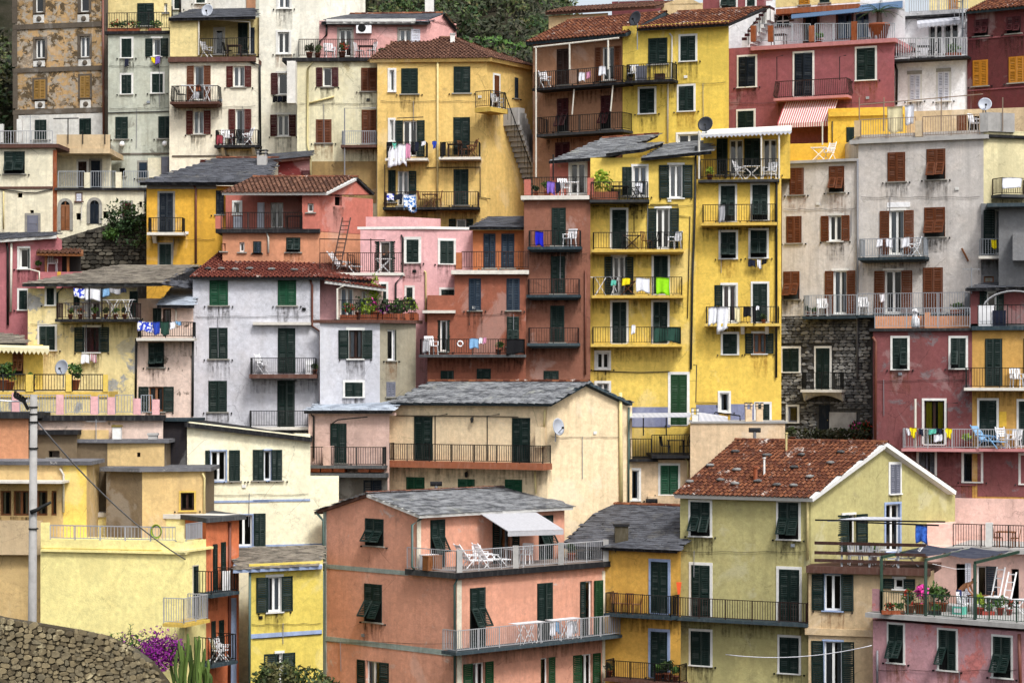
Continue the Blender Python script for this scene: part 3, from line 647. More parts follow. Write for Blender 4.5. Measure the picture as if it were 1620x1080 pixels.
ap = gs.at(702, 22, .05); e1 = gs.at(675, 36, .15); e2 = gs.at(725, 47, .15)
roof(H5, f.at(508, 36, .35), f.at(677, 36, .35), f.at(700, 22, -2.6), f.at(530, 24, -2.6), mat='slate_dark', objs=80, ridge='tile'); H5.b.extra.append(([gs.at(676, 33), gs.at(722, 47), gs.at(702, 23)], 'p_pink5'))
roof(H5, gs.at(703, 22, .2), gs.at(724, 48, .2), gs.at(724, 48, -4), gs.at(703, 22, -4), kind='tile', mat='tile_brown', objs=0)
T(1, 0); band(f, 452, 122, 995, 150, 'trim_white', .35, 'awning_case')
win(f, 527, 182, 603, 345, 'n', sur='stone_trim'); win(f, 895, 182, 965, 262, 'or', 'sh_white', sur='stone_trim', sw=.5)
chimney(H5, f.at(1078, 60, -3), .5, .9, .5, 'trim_white', 'concrete'); f6 = H6.f[0]
mb = MB(); mb.box(-.42, -.3, 0, .42, -.01, .58, 'plastic_white'); mb.lathe([(.2, 0), (.2, .03), (.03, .03)], 'iron', 16); 
ac = MB(); ac.box(-.42, -.3, 0, .42, -.01, .58, 'plastic_white'); ao = link('air_conditioner', ac.mesh('air_conditioner'), H5.root, f.mat(f.at(680, 208)))
gr = MB(); gr.lathe([(.22, 0), (.22, .02), (.16, .03), (.04, .025)], 'iron', 16); link('fan_grille', gr.mesh('fan_grille'), ao, local=Matrix.Translation((-.1, -.3, .29)) @ Matrix.Rotation(R(90), 4, 'X'))
pipe(f, [(450, 150), (450, 215), (408, 255), (408, 300)], .06, 'pipe_black')
railing(H5, [f6.at(282, 350, -3.), f6.at(282, 347, .1), f6.at(752, 347, .1)], .95, 'iron_red', sp=.1)
# ---- the ochre-yellow house with the outside stair
H7 = House('ochre_yellow_house', 'large ochre-yellow house with hipped red-brown roof and an outside stair on its side', [(597, 123.5), (770, 3), (843, -55)], 95, 'p_ochre7')
f, gs = H7.f; T()
P = H7.b.plan; bk = P[3]; z = H7.b.zt + .02
def out(p, q, k): d = (p - q).normalized(); return p + d * k
cen = sum(P, Vector((0, 0))) / 4; C = [out(p, cen, .45) for p in P]; V = lambda p, zz: Vector((p.x, p.y, zz))
apx = f.at(634, 62, -3.4); apr = f.at(720, 60, -3.4); apx.z = apr.z = (apx.z + apr.z) / 2
roof(H7, V(C[0], z), V(C[1], z), apr, apx, kind='tile', mat='tile_brown', objs=300, ridge='tile_brown', th=.2, fascia='p_ochre7')
roof(H7, V(C[1], z), V(C[2], z), apr + Vector((.01, .6, 0)), apr, kind='tile', mat='tile_brown', objs=0, th=.2, fascia='p_ochre7'); roof(H7, V(C[2], z), V(C[3], z), apx, apr, kind='tile', mat='tile_brown', objs=0, th=.2, fascia='p_ochre7'); roof(H7, V(C[3], z), V(C[0], z), apx, apx + Vector((.01, .6, 0)), kind='tile', mat='tile_brown', objs=0, th=.2, fascia='p_ochre7')
chimney(H7, f.at(716, 66, -2.6), .25, .35, .25, 'trim_white', 'concrete', False, 'roof_vent')
T(1, 0)
win(f, 836, 428, 863, 558, 'n', sur='trim_white', catch=False); win(f, 910, 420, 1003, 573, 'c'); win(f, 1230, 412, 1323, 568, 'c'); win(f, 836, 735, 860, 862, 'n', sur='trim_white', catch=False); win(f, 918, 733, 1000, 955, 'o', sw=.42); win(f, 1227, 717, 1322, 945, 'c')
B7a = balcony(f, 815, 1060, 868, 965, .85, 'iron', 'slab_white'); B7b = balcony(f, 1142, 1383, 868, 958, .85, 'iron', 'slab_white')
pipe(f, [(1128, 372), (1126, 1290)], .06, 'pipe_cream')
polepipe(H7, [f.at(880, 722, .5), f.at(1040, 715, .5)], .025, 'iron', 'clothes_bar')
T(1, 1); win(f, 830, 38, 868, 230, 'c'); win(f, 882, 42, 952, 255, 'or', sw=.42, frame='white_paint'); win(f, 1228, 33, 1312, 248, 'c'); B7c = balcony(f, 800, 1375, 168, 260, .95, 'iron_red', 'slab_dark')
win(f, 1240, 335, 1303, 440, 'o', sw=.38); pipe(f, [(805, 0), (805, 280), (1130, 285), (1130, 400)], .025, 'pipe_black', .05, 'cable'); pipe(f, [(1060, 20), (1388, 18), (1388, 200), (1450, 212)], .025, 'pipe_black', .05, 'cable')
T(1, 0); win(gs, 1472, 460, 1500, 652, 'd', 'brown', sur='trim_white'); win(gs, 1600, 480, 1615, 600, 'c', 'slateblue')
B7d = balcony(gs, 1450, 1545, 560, 660, 1.0, 'iron', 'slab_yellow', th=.25)
st = MB(); n = 15
for i in range(n):
    a = gs.raw(796 + i * 2.9, 172 + i * 8.3); p0 = gs.uof(a)
    st.hexa([tuple(gs.w3(p0, a.z - .95, 1.0)), tuple(gs.w3(p0 + .62, a.z - .95, 1.0)), tuple(gs.w3(p0 + .62, a.z - .95, .01)), tuple(gs.w3(p0, a.z - .95, .01)), tuple(gs.w3(p0, a.z, 1.0)), tuple(gs.w3(p0 + .62, a.z, 1.0)), tuple(gs.w3(p0 + .62, a.z, .01)), tuple(gs.w3(p0, a.z, .01))], 'concrete')
so = H7.part('outside_stair', st)
ra = MB(); A, Bq = gs.raw(798, 146, 1.), gs.raw(840, 262, 1.); ra.bar(A, Bq, .04, 'iron')
for i in range(9): q = A.lerp(Bq, i / 8); ra.bar(q, q - Vector((0, 0, 1.0)), .025, 'iron')
link('handrail', ra.mesh('handrail'), so, I4)
# ---- brown house with long balconies
H8 = House('brown_house', 'brown house with two long iron balconies, white poles and a red tiled roof', [(843, 124.2), (985, 31)], 66, 'p_brown8', depth=7)
f = H8.f[0]; T(2, 0)
E0, E1 = f.at(122, 262, .6), f.at(735, 203, .6); zz = (E0.z + E1.z) / 2; E0.z = E1.z = zz; up = Vector((-f.n.x * 4.6, -f.n.y * 4.6, 1.75))
roof(H8, E0, E1, E1 + up, E0 + up, kind='tile', mat='tile', objs=300, th=.16, fascia='slab_blue', ridge='tile')
roof(H8, E1 + up * 2 - Vector((0, 0, 3.5)), E0 + up * 2 - Vector((0, 0, 3.5)), E0 + up, E1 + up, kind='tile', mat='tile', objs=0)
pl = H8.b.plan; apz = zz + 1.75 - .15
for a, b in ((pl[1], pl[2]), (pl[0], pl[3])): m = (a + b) / 2; H8.b.extra.append(([V(a, H8.b.zt), V(b, H8.b.zt), V(m, apz)], 'p_cream9'))
win(f, 315, 303, 385, 517, 'c', 'dkbrown'); win(f, 587, 285, 663, 492, 'o', 'brown', sw=.4); win(f, 318, 605, 380, 802, 'c2', 'maroon'); win(f, 583, 585, 640, 787, 'c2', 'maroon'); win(f, 305, 870, 388, 985, 'c', 'maroon')
B8a = balcony(f, 170, 715, 422, 520, 1.1, 'iron', 'slab_dark', sp=.12); B8b = balcony(f, 190, 712, 702, 805, 1.1, 'iron', 'slab_dark', sp=.14)
for x, y in ((185, 290), (390, 262), (625, 240)): polepipe(H8, [f.at(x, 1085 if x == 185 else 425, 1.15), f.at(x, y, 1.15)], .05, 'pipe_white', 'pole')
polepipe(H8, [f.at(172, 290, 1.15), f.at(690, 233, 1.15)], .05, 'pipe_white', 'pole'); polepipe(H8, [f.at(418, 545, 1.0), f.at(405, 700, 1.)], .04, 'pipe_white', 'pole'); polepipe(H8, [f.at(655, 520, 1.0), f.at(640, 680, 1.)], .04, 'pipe_white', 'pole')
# ---- bright yellow house beside it
H9 = House('lemon_yellow_house', 'bright yellow house with white-edged green shutters between brown and rose houses', [(985, 121.2), (1153, 20)], 42, 'p_yellow9', depth=7)
f = H9.f[0]
E0, E1 = f.at(800, 182, .45), f.at(1365, 140, .45); E0.z = E1.z = (E0.z + E1.z) / 2; up = Vector((-f.n.x * 4.4, -f.n.y * 4.4, 1.45))
roof(H9, E0, E1, E1 + up + f.u.to_3d() * .9, E0 + up + f.u.to_3d() * 1.0, kind='tile', mat='tile', objs=300, fascia='slab_dark', ridge='tile')
win(f, 872, 235, 985, 392, 'c'); B9 = balcony(f, 737, 1018, 390, 488, .9, 'iron', 'slab_dark'); win(f, 1068, 220, 1158, 372, 'c', sur='trim_white'); win(f, 820, 545, 907, 692, 'c', sur='trim_white'); win(f, 1058, 527, 1147, 677, 'c', sur='trim_white')
win(f, 1052, 820, 1180, 900, 'n', sur='trim_white'); pipe(f, [(1000, 205), (1015, 225), (1013, 470), (990, 520), (988, 870)], .05, 'pipe_white')
bk9 = H9.block([(987, 127), (1045, 24)], 24, 'p_cream9', bottom=60, depth=2)
# houses rising behind the top row
H9a = House('house_behind', 'yellow wall under a dark roof edge behind the red tiled roof of the brown house', [(868, 131), (962, 20)], 26, 'p_cream9', depth=5); f = H9a.f[0]
E0, E1 = f.at(242, 98, .4), f.at(918, 22, .4); E0.z = E1.z = (E0.z + E1.z) / 2; up = Vector((-f.n.x * 4, -f.n.y * 4, .9)); roof(H9a, E0, E1, E1 + up, E0 + up, mat='tile_brown', kind='tile', objs=0, fascia='slab_brown')
H9b = House('cream_back_house', 'cream gabled house peeking over the lemon-yellow house roof', [(1046, 130), (1112, 18)], 8, 'p_cream9', depth=4); f = H9b.f[0]
T(); H9b.b.extra.append(([f.at(1046, 8), f.at(1112, 8), f.at(1085, -6)], 'p_cream9')); polepipe(H9b, [f.at(1080, 24, .5), f.at(1080, 18, .5), f.at(1110, 16, .5)], .04, 'iron')
H9c = House('plum_back_house', 'plum-red house rising behind the lemon-yellow roof at the top edge', [(1112, 132.5), (1222, 18)], -40, 'p_maroon9', depth=5); f = H9c.f[0]; T(2, 0)
win(f, 1318, -60, 1405, 58, 'c2', sur='trim_white'); win(f, 1475, -60, 1520, 40, 'c', sur='trim_white')
H9d = House('red_back_house', 'sliver of a dusky red house with a railing at the top edge behind tiled roofs', [(968, 134), (1050, 15)], 3, 'p_maroon9', depth=5); f = H9d.f[0]
railing(H9d, [f.at(690, 20, .2), f.at(900, 12, .2)], .9, 'rail_white')
# ---- rose house with roof terrace
H10 = House('rose_house', 'dusky rose house with bulging iron balcony, striped awning and roof terrace at the top right', [(1152, 126), (1415, 24)], 77, 'p_rose10', depth=6)
f = H10.f[0]; T(2, 0); win(f, 1422, 347, 1525, 530, 'c', 'navy', sur='trim_white'); win(f, 1418, 680, 1515, 800, 'c', sur='trim_white'); T(3, 0)
win(f, 222, 325, 328, 588, 'c', 'navy', sur='trim_white'); win(f, 600, 297, 712, 488, 'c', sur='trim_white')
B10 = balcony(f, 100, 540, 488, 590, .8, 'iron_red', 'slab_pink', bulge=.14, sp=.12); slabline(f, -48, 835, 258, .22, .25, 6, 'slab_pink', 'terrace_slab')
for x in (112, 495): polepipe(H10, [f.at(x, 490, .75), f.at(x, 348, .75), f.at(x + 38, 338, .4)], .025, 'iron', 'line_bracket')
for a, b in ((-15, 70), (95, 315), (345, 570), (605, 830)): railing(H10, [f.at(a, 258, .15), f.at(b, 258, .15)], 1.0, 'rail_grey', sp=.12)
for x in (80, 330, 588, -25): band(f, x - 16, 135 if x > 400 else 160, x + 16, 258, 'slab_rust', .22, 'terrace_post')
b10 = H10.block([(1212, 127.6), (1432, 24)], 2, 'p_white11', bottom=80, depth=3); g = b10.faces[0]
win(g, 285, 98, 360, 260, 'n', frame='slateblue', sur=('slab_brown', .13)); win(g, 482, 88, 570, 235, 'n', frame='aw_blue', curt='cl_lblue', sur=('slab_brown', .1)); win(g, 590, 82, 672, 230, 'n', frame='aw_blue', curt='cl_lblue')
mb = MB(); 
for i in range(9):
    a0 = math.pi * i / 8; mb.box(-.06, -.09, .36, .06, -.002, .56, 'slab_brown') if i == 0 else None
for i in range(11):
    a0 = math.pi * i / 10; M = Matrix.Rotation(a0 - math.pi / 2, 4, 'Y'); b0 = len(mb.v); mb.box(-.05, -.09, .38, .05, -.003, .62, 'slab_brown')
    for k in range(b0, len(mb.v)): mb.v[k] = tuple(M @ Vector(mb.v[k]))
mb.poly([(.36 * math.cos(t_), -.02, .36 * math.sin(t_)) for t_ in [math.pi * k / 10 for k in range(11)]] + [(-.36, -.02, -.28), (.36, -.02, -.28)], 'backing'); mb.box(-.03, -.05, -.28, .03, -.021, .36, 'white_paint'); mb.box(-.36, -.05, -.03, .36, -.022, .03, 'white_paint')
mb.box(-.5, -.1, -.36, .5, -.003, -.285, 'slab_brown'); link('arched_window', mb.mesh('arched_window'), H10.root, g.mat(g.at(150, 130)))
mb = MB(); A, Bq = g.at(200, 78, .1), g.at(880, 10, .1); C0, C1 = g.at(200, 78, 1.2), g.at(880, 10, 1.2); dz = Vector((0, 0, .35)); mb.hexa([C0 - dz, C1 - dz, Bq, A, C0 - dz * .9, C1 - dz * .9, Bq + dz * .12, A + dz * .12], 'aw_blue'); H10.part('awning', mb)
slabline(g, 105, 610, 40, .3, .6, 3, 'slab_rust', 'upper_terrace'); band(g, 105, -60, 620, 30, 'p_yellow3', .01, 'upper_wall'); win(g, 250, -40, 310, 30, 'c', 'ochre', off=.02); win(g, 378, -40, 430, 18, 'c', off=.02)
# white outside stair beside the terrace
sh = H10.block([(1150, 128.2), (1222, 24)], 18, 'p_white11', bottom=85, depth=2.5); g2 = sh.faces[0]; st = MB()
T(2, 0)
for i in range(9):
    a = g2.at(1475 + i * 17, 245 - i * 24); u = g2.uof(a); z = a.z
    st.box(u, -1.0, z - .16, u + .3, -.003, z, 'maroon'); st.box(u, -.99, z - .8, u + .3, -.004, z - .161, 'white_paint')
so = link('stair_flight', st.mesh('stair_flight'), H10.root, g2.mat(g2.w3(0, 0))); mb = MB(); A, Bq = g2.at(1480, 180, 1.), g2.at(1615, 35, 1.); mb.bar(A, Bq, .04, 'iron')
for i in range(5): q = A.lerp(Bq, i / 4); mb.bar(q, q - Vector((0, 0, .9)), .025, 'iron')
link('handrail', mb.mesh('handrail'), so, I4)
# ---- white house
H11 = House('white_house', 'white house with white balcony railing and pale closed shutters between rose and maroon houses', [(1413, 123.6), (1530, 22)], 92, 'p_white11', depth=5)
f = H11.f[0]; T(3, 0)
win(f, 925, 455, 985, 615, 'c', 'sh_white', sur='trim_white'); win(f, 1095, 438, 1165, 615, 'c', 'sh_white', sur='trim_white')
for x, y in ((953, 447), (1130, 432)): band(f, x - 45, y - 14, x + 45, y + 8, 'stone_trim', .09, 'lintel')
pipe(f, [(832, 392), (845, 430), (842, 640)], .06, 'pipe_black'); zt = slabline(f, 795, 1280, 352, .1, 1.0, 5, 'slab_dark', 'balcony_slab')
railing(H11, [f.at(812, 355, .95), f.at(1270, 350, .95)], 1.05, 'rail_white', sp=.13, tr=.05, bw=.035)
b11 = H11.block([(1422, 126.3), (1532, 22)], 20, 'p_white11', bottom=95, depth=4); g = b11.faces[0]; win(g, 1040, 152, 1120, 335, 'n', frame='white_paint'); win(g, 1130, 145, 1220, 335, 'n')
A, Bq = g.at(965, 120, .05), g.at(1225, 95, .05); C0, C1 = g.at(970, 150, 1.), g.at(1230, 125, 1.); mb = MB(); mb.hexa([C0, C1, Bq - dz * .1, A - dz * .1, C0 + dz * .08, C1 + dz * .08, Bq, A], 'aw_white')
nsc = 12
for i in range(nsc): a, b = C0.lerp(C1, i / nsc), C0.lerp(C1, (i + 1) / nsc); m = a.lerp(b, .5); mb.poly([a, b, b - dz * .35, m - dz * .7, a - dz * .35], 'aw_white')
H11.part('awning', mb); slabline(g, 860, 1275, 90, .12, .4, 3.5, 'slab_dark', 'upper_slab'); railing(H11, [g.at(920, 82, .3), g.at(1275, 65, .3)], 1.0, 'rail_white', sp=.13, bw=.035)
sp = MB(); c0 = g.at(1245, 230, 1.2)
sp.tube([c0, c0 + Vector((0, 0, 4.2))], .05, 'rail_grey', 6)
for i in range(15):
    a = i * .55; p = c0 + Vector((0, 0, i * .27)); q = p + Vector((math.cos(a), math.sin(a), 0)) * .6; r = p + Vector((math.cos(a + .45), math.sin(a + .45), 0)) * .6; sp.poly([p, q, r], 'rail_grey'); sp.bar(q, q + Vector((0, 0, .9)), .025, 'rail_white')
H11.part('spiral_stair', sp)
bb = H11.block([(1470, 130.5), (1560, 22)], -30, 'p_yellow3', bottom=30, depth=2); win(bb.faces[0], 1160, -40, 1215, 60, 'c', 'ochre')
# ---- maroon house
H12 = House('maroon_house', 'dark maroon house with ochre lower shutters at the top right corner', [(1530, 122), (1640, 34)], 19, 'p_maroon12', depth=7)
f = H12.f[0]; E0, E1 = f.at(1262, 78, .4), f.at(1680, 28, .4); E0.z = E1.z = (E0.z + E1.z) / 2; up = Vector((-f.n.x * 4.5, -f.n.y * 4.5, 1.5)); roof(H12, E0, E1, E1 + up, E0 + up, kind='tile', mat='tile', objs=150, fascia='slab_blue')
win(f, 1318, 125, 1400, 220, 'c2', 'maroon'); win(f, 1515, 105, 1600, 205, 'c2', 'maroon'); win(f, 1310, 372, 1398, 525, 'c', 'ochre'); win(f, 1530, 350, 1618, 505, 'c', 'ochre'); band(f, 1275, 222, 1640, 232, 'p_maroon9', .04); band(f, 1275, 538, 1640, 546, 'p_maroon9', .04)
H3x = House('grey_back_house', 'pale grey-green house rising behind the cream house at the top edge', [(262, 134), (412, 3)], -40, 'p_greygreen', depth=4); f = H3x.f[0]; T(0, 0)
win(f, 1065, -60, 1097, 55, 'c', sur='trim_white'); band(f, 1108, -80, 1500, 110, 'p_whitewash', .05, 'pale_panel'); band(f, 1504, -80, 1560, 110, 'p_brown8', .05, 'red_panel'); pipe(f, [(1100, -80), (1100, 120)], .06, 'pipe_black', .1); win(f, 1200, -60, 1250, 20, 'c', sur='trim_white', off=.06)
plaster('p_golden14', '#d7a420', .25, .3); plaster('p_coral15', '#bb6a5a', .4, .4, '#b98a6a', .62, .7); plaster('p_orange15', '#c98a66', .5, .5, '#8f8a84', .62, .6); plaster('p_pink17', '#b26a70', .3, .35)
plaster('p_yellow18', '#e4d394', .4, .45, '#9a9b9b', .55, .55); plaster('p_pinkish18', '#dec5b6', .3, .3, '#6d6054', .6, .7); plaster('p_lavender', '#c3c4cc', .25, .25); plaster('p_beige_shade19', '#9a937f', .4, .4)
plaster('p_pink20', '#deabab', .25, .3); plaster('p_terra21', '#92543e', .3, .35, '#a9705c', .66, .5); plaster('p_orange21', '#b0663a', .3, .3); plaster('p_brick22', '#8b5a47', .25, .3); plaster('p_yellow23', '#e4c552', .25, .35, '#e0cf92', .69, .6); plaster('p_yellow24', '#e6c348', .25, .35)
plaster('p_grey25', '#cdc7c1', .45, .5, '#c4beb6', .6, 1.2); plaster('p_gold24', '#e0b52a', .2, .3); plaster('p_maroon27', '#80494a', .35, .35, '#7a6a6c', .57, .7, '#4a4034'); plaster('p_yellow27', '#c79a48', .3, .3); plaster('p_greyr', '#77787a', .3, .3); plaster('p_cream25', '#d5cc9e', .35, .45)
plaster('p_plinth', '#7f86a6', .4, .4); plaster('p_redshed', '#74282a', .5, .5, '#b5a59c', .58, 1.6); plaster('p_parapet', '#cbb48c', .3, .5)
# ================================================================ left: cream terraces, golden and coral houses
H13 = House('terraced_house', 'cream house with rounded dark doors and a paved roof terrace at the left', [(-25, 121), (88, 3), (236, 0)], 233, 'p_cream13', back=(0, 6))
fa, fb = H13.f; H13.b.zt = fa.raw(40, 233).z
T(); slabline(fa, -28, 92, 228, .2, .25, 5.9, 'slab_brown', 'terrace_slab')
H13.b.extra = []; T(0, 0)
# left block is taller than the right one: the right part is a lower wall with its own terrace
H13.b.faces[1].blk = H13.b
lowz = fb.raw(160, 299).z
fb.holes = []
H13.b.pts = H13.b.pts[:2]; H13.b.faces = [fa]; H13.b.fm = ['p_cream13']; pa = [Vector(p) for p in H13.b.pts]; H13.b.plan = pa + [p * (1 + 6 / p.length) for p in (pa[1], pa[0])]
blo = H13.block([(88, fa.B.y), (236, 0)], 299, 'p_cream13', depth=4.); fb = blo.faces[0]; T()
slabline(fb, 86, 236, 297, .13, .18, 4, 'slab_dark', 'terrace_slab')
bup = H13.block([(88, fa.B.y + 3.6), (176, 0)], 240, 'p_cream13', bottom=299, depth=3); g = bup.faces[0]; T(0, 0)
slabline(g, 345, 672, 905, .28, 1.4, 2.8, 'p_parapet', 'balcony_floor'); win(g, 480, 985, 528, 1160, 'c', 'dkbrown', sur='trim_white'); win(g, 555, 980, 612, 1160, 'd', 'navy', sur='stone_trim')
# parapet of the upper terrace
mb = MB(); A, Bq = g.at(345, 815, 1.3), g.at(672, 838, 1.3); zA = g.at(500, 905, 1.4).z
for a, b in ((A, Bq), (Bq, g.at(672, 838, -1.))): mb.hexa([V(a.to_2d(), zA), V(b.to_2d(), zA), V(b.to_2d() + Vector((0, .15)), zA), V(a.to_2d() + Vector((0, .15)), zA), V(a.to_2d(), zA + .75), V(b.to_2d(), zA + .75), V(b.to_2d() + Vector((0, .15)), zA + .75), V(a.to_2d() + Vector((0, .15)), zA + .75)], 'p_parapet')
H13.part('parapet', mb)
for x in (415, 505, 640): polepipe(H13, [g.at(x, 880, 1.45), g.at(x, 725 if x == 415 else 800, 1.45)], .03, 'iron', 'post')
polepipe(H13, [g.at(325, 725, 1.45), g.at(480, 722, 1.45)], .03, 'iron', 'post')
zr = fa.at(150, 880, .2).z; railing(H13, [fa.at(-60, 886, .2), fa.at(320, 886, .2)], .75, 'rail_white', sp=.14); band(fa, 108, 730, 140, 872, 'p_whitewash', .2, 'terrace_post'); band(fa, -5, 760, 25, 872, 'p_whitewash', .2, 'terrace_post')
win(fa, 30, 927, 147, 1060, 'c2'); band(fa, 325, 915, 348, 1570, 'slab_rust', .05, 'pilaster')
T(0, 1); band(fa, -40, 136, 325, 150, 'slab_brown', .06); win(fa, 165, 310, 235, 415, 'd', 'sh_grey', sur=('stone_trim', .12)); win(fa, 108, 172, 136, 203, 'k', catch=False, sill=False); win(fa, 183, 278, 207, 302, 'k', catch=False, sill=False)
pipe(fa, [(0, 152), (150, 172), (225, 172), (320, 152)], .03, 'pipe_black', .06, 'cable'); pipe(fa, [(22, 165), (22, 395)], .04, 'pipe_cream')
def archdoor(f, x0, x1, y0, y1, col):
    w = f.uof(f.at(x1, y1)) - f.uof(f.at(x0, y1)); o = f.at((x0 + x1) / 2, y1); h = f.at(x0, y0).z - o.z; mb = MB(); W = w / 2; hs = h - W; n = 10
    def ring(r, z): return [(-r, z)] + [(-r * math.cos(math.pi * k / n), hs + r * math.sin(math.pi * k / n)) for k in range(n + 1)] + [(r, z)]
    ou, inn = ring(W + .16, 0), ring(W, 0)
    for (a, az), (b, bz), (c, cz2), (d, dz2) in zip(ou, ou[1:], inn[1:], inn): mb.poly([(a, -.07, az), (d, -.07, dz2), (c, -.07, cz2), (b, -.07, bz)], 'stone_trim'); mb.poly([(d, -.07, dz2), (d, -.012, dz2), (c, -.012, cz2), (c, -.07, cz2)], 'stone_trim'); mb.poly([(a, -.07, az), (b, -.07, bz), (b, 0, bz), (a, 0, az)], 'stone_trim')
    ob = link('arched_door', mb.mesh('arched_door'), f.H.root, f.mat(o)); mb = MB(); mb.poly([(x, -.012, z) for x, z in inn], 'backing'); mb.box(-W, -.03, 0, -.01, -.013, hs, col); mb.box(.01, -.03, 0, W, -.013, hs, col)
    for s_ in (-1, 1): mb.box(s_ * W * .2, -.04, hs * .1, s_ * W * .8, -.03, hs * .45, col); mb.box(s_ * W * .2, -.04, hs * .55, s_ * W * .8, -.03, hs * .95, col)
    mb.box(-W, -.045, hs - .04, W, -.014, hs + .04, col); mb.box(-.03, -.04, hs + .04, .03, -.014, hs + W * .95, col); link('door_leaf', mb.mesh('door_leaf'), ob, local=I4)
archdoor(fb, 372, 427, 225, 402, 'wood'); archdoor(fb, 550, 605, 220, 362, 'navy')
win(fb, 748, 235, 798, 320, 'd', 'maroon', sur='stone_trim', sill=False); win(fb, 466, 298, 498, 338, 'k', catch=False, sill=False); win(fb, 630, 285, 662, 327, 'k', catch=False, sill=False); win(fb, 850, 230, 866, 262, 'k', catch=False, sill=False)
o = win(fb, 468, 180, 497, 225, 'c', 'sh_white', sur=('slab_brown', .06), catch=False, name='niche')
polepipe(H13, [fb.at(497, 345, .15), fb.at(497, 238, .15), fb.at(505, 235, .35)], .03, 'pipe_white', 'lamp_pole'); pipe(fb, [(888, 150), (888, 290)], .06, 'pipe_black')
for a, b in ((357, 515), (555, 705), (755, 905)): railing(H13, [fb.at(a, 146, .1), fb.at(b, 146, .1)], .9, 'rail_grey', sp=.13)
band(fb, 518, 52, 552, 146, 'p_cream13', .25, 'terrace_post'); band(fb, 710, 50, 745, 146, 'p_cream13', .25, 'terrace_post')
# dark red shed with peeling paint
Hs = House('red_shed', 'small dark red shed with peeling paint behind the golden house roof', [(440, 121.5), (490, 5)], 252, 'p_redshed', depth=3, cat='shed'); f = Hs.f[0]; T(1, 0)
roof(Hs, f.at(60, 985, .5), f.at(352, 955, .2), f.at(350, 925, -3), f.at(70, 945, -3), mat='slate_dark', objs=30, fascia='slab_brown')
win(f, 300, 1045, 345, 1085, 'd', 'maroon')
H14 = House('golden_house', 'golden-yellow house with slate roof, navy shutters and one small iron balcony', [(232, 117.5), (345, 0), (440, -20)], 294, 'p_golden14', back=(0, 6)); f = H14.f[0]; T()
E0, E1 = f.at(221, 289, .5), f.at(385, 284, .5); E1.z = E0.z; R1, R0 = f.at(440, 251, -4.2), f.at(320, 262, -4.2); R0.z = R1.z
roof(H14, E0, E1 + Vector((1.1, 0, 0)), R1, R1 + (E0 - E1) * .62, mat='slate_dark', th=.15, ridge='tile'); T(0, 1)
band(f, 900, 108, 1320, 150, 'stone_trim', .1, 'cornice'); win(f, 973, 173, 1057, 412, 'c', 'navy', sur=('stone_trim', .1)); win(f, 973, 487, 1045, 612, 'c', 'green', sur=('stone_trim', .09)); win(f, 1322, 165, 1362, 305, 'c', 'navy')
B14 = balcony(f, 905, 1115, 328, 415, .8, 'iron', 'slab_white', brackets=1, sp=.12); pipe(f, [(1170, 105), (1195, 150), (1195, 605)], .06, 'pipe_copper'); T()
chimney(H14, f.at(415, 262, -3.), .5, .5, .5, 'concrete', 'slab_grey')
H15 = House('coral_house', 'coral red house with red tiled roof and a recessed railed terrace', [(352, 114.5), (503, 0), (590, -48)], 312, 'p_coral15'); f, gs = H15.f
# recess: the upper floor wall stands back behind the terrace; front block ends at the terrace floor
H15.b.zt = f.raw(430, 366).z - .02; H15.b.mat = 'p_orange15'; H15.b.fm = ['p_orange15', 'p_orange15']
P15 = H15.b.plan; bm = H15.block([(357, 116.6), (505, 0)], 308, 'p_coral15', bottom=366, depth=4); g = bm.faces[0]
bs = H15.block([(478, 114.5), (503, 0), (590, -48)], 308, 'p_coral15', bottom=366); T()
hw = bs.faces[1]; E0, E1 = f.at(351, 305, .35), f.at(517, 303, .35); E1.z = E0.z
ap = hw.at(566, 281, .1); R1 = ap; R0 = ap + (E0 - E1) * 1.02
roof(H15, E0, E1, R1, R0, kind='tile', mat='tile_brown', objs=300, fascia='trim_white', ridge='tile'); bkc = hw.at(592, 306, .1); roof(H15, bkc, bkc + (E0 - E1), R0, R1, kind='tile', mat='tile_brown', objs=0)
bs.extra.append(([hw.at(503, 308), hw.at(590, 308), hw.at(566, 283)], 'p_coral15'))
slabline(f, 341, 506, 362, .2, .25, 3.8, 'slab_dark', 'terrace_slab'); railing(H15, [f.at(350, 363, .1), f.at(478, 363, .1)], .85, 'iron', sp=.12); band(f, 341, 342, 352, 362, 'p_coral15', .1, 'terrace_post'); T(0, 1)
win(g, 1430, 235, 1465, 305, 'n', sur='trim_white', catch=False); win(g, 1425, 320, 1475, 392, 'd', 'sh_white'); win(g, 1575, 235, 1610, 392, 'd', 'sh_white'); T(1, 1); win(g, 108, 235, 185, 388, 'n'); win(bs.faces[0], 335, 237, 370, 293, 'n', catch=False); win(hw, 500, 170, 545, 252, 'k', catch=False, sill=False)
win(f, 207, 452, 287, 535, 'c2'); win(f, 10, 475, 45, 540, 'c', 'slateblue'); pipe(f, [(85, 415), (95, 450), (95, 540)], .05, 'pipe_white'); T(0, 1); win(f, 1550, 475, 1590, 540, 'c'); win(f, 1462, 475, 1492, 535, 'n'); win(f, 1352, 480, 1378, 530, 'k')
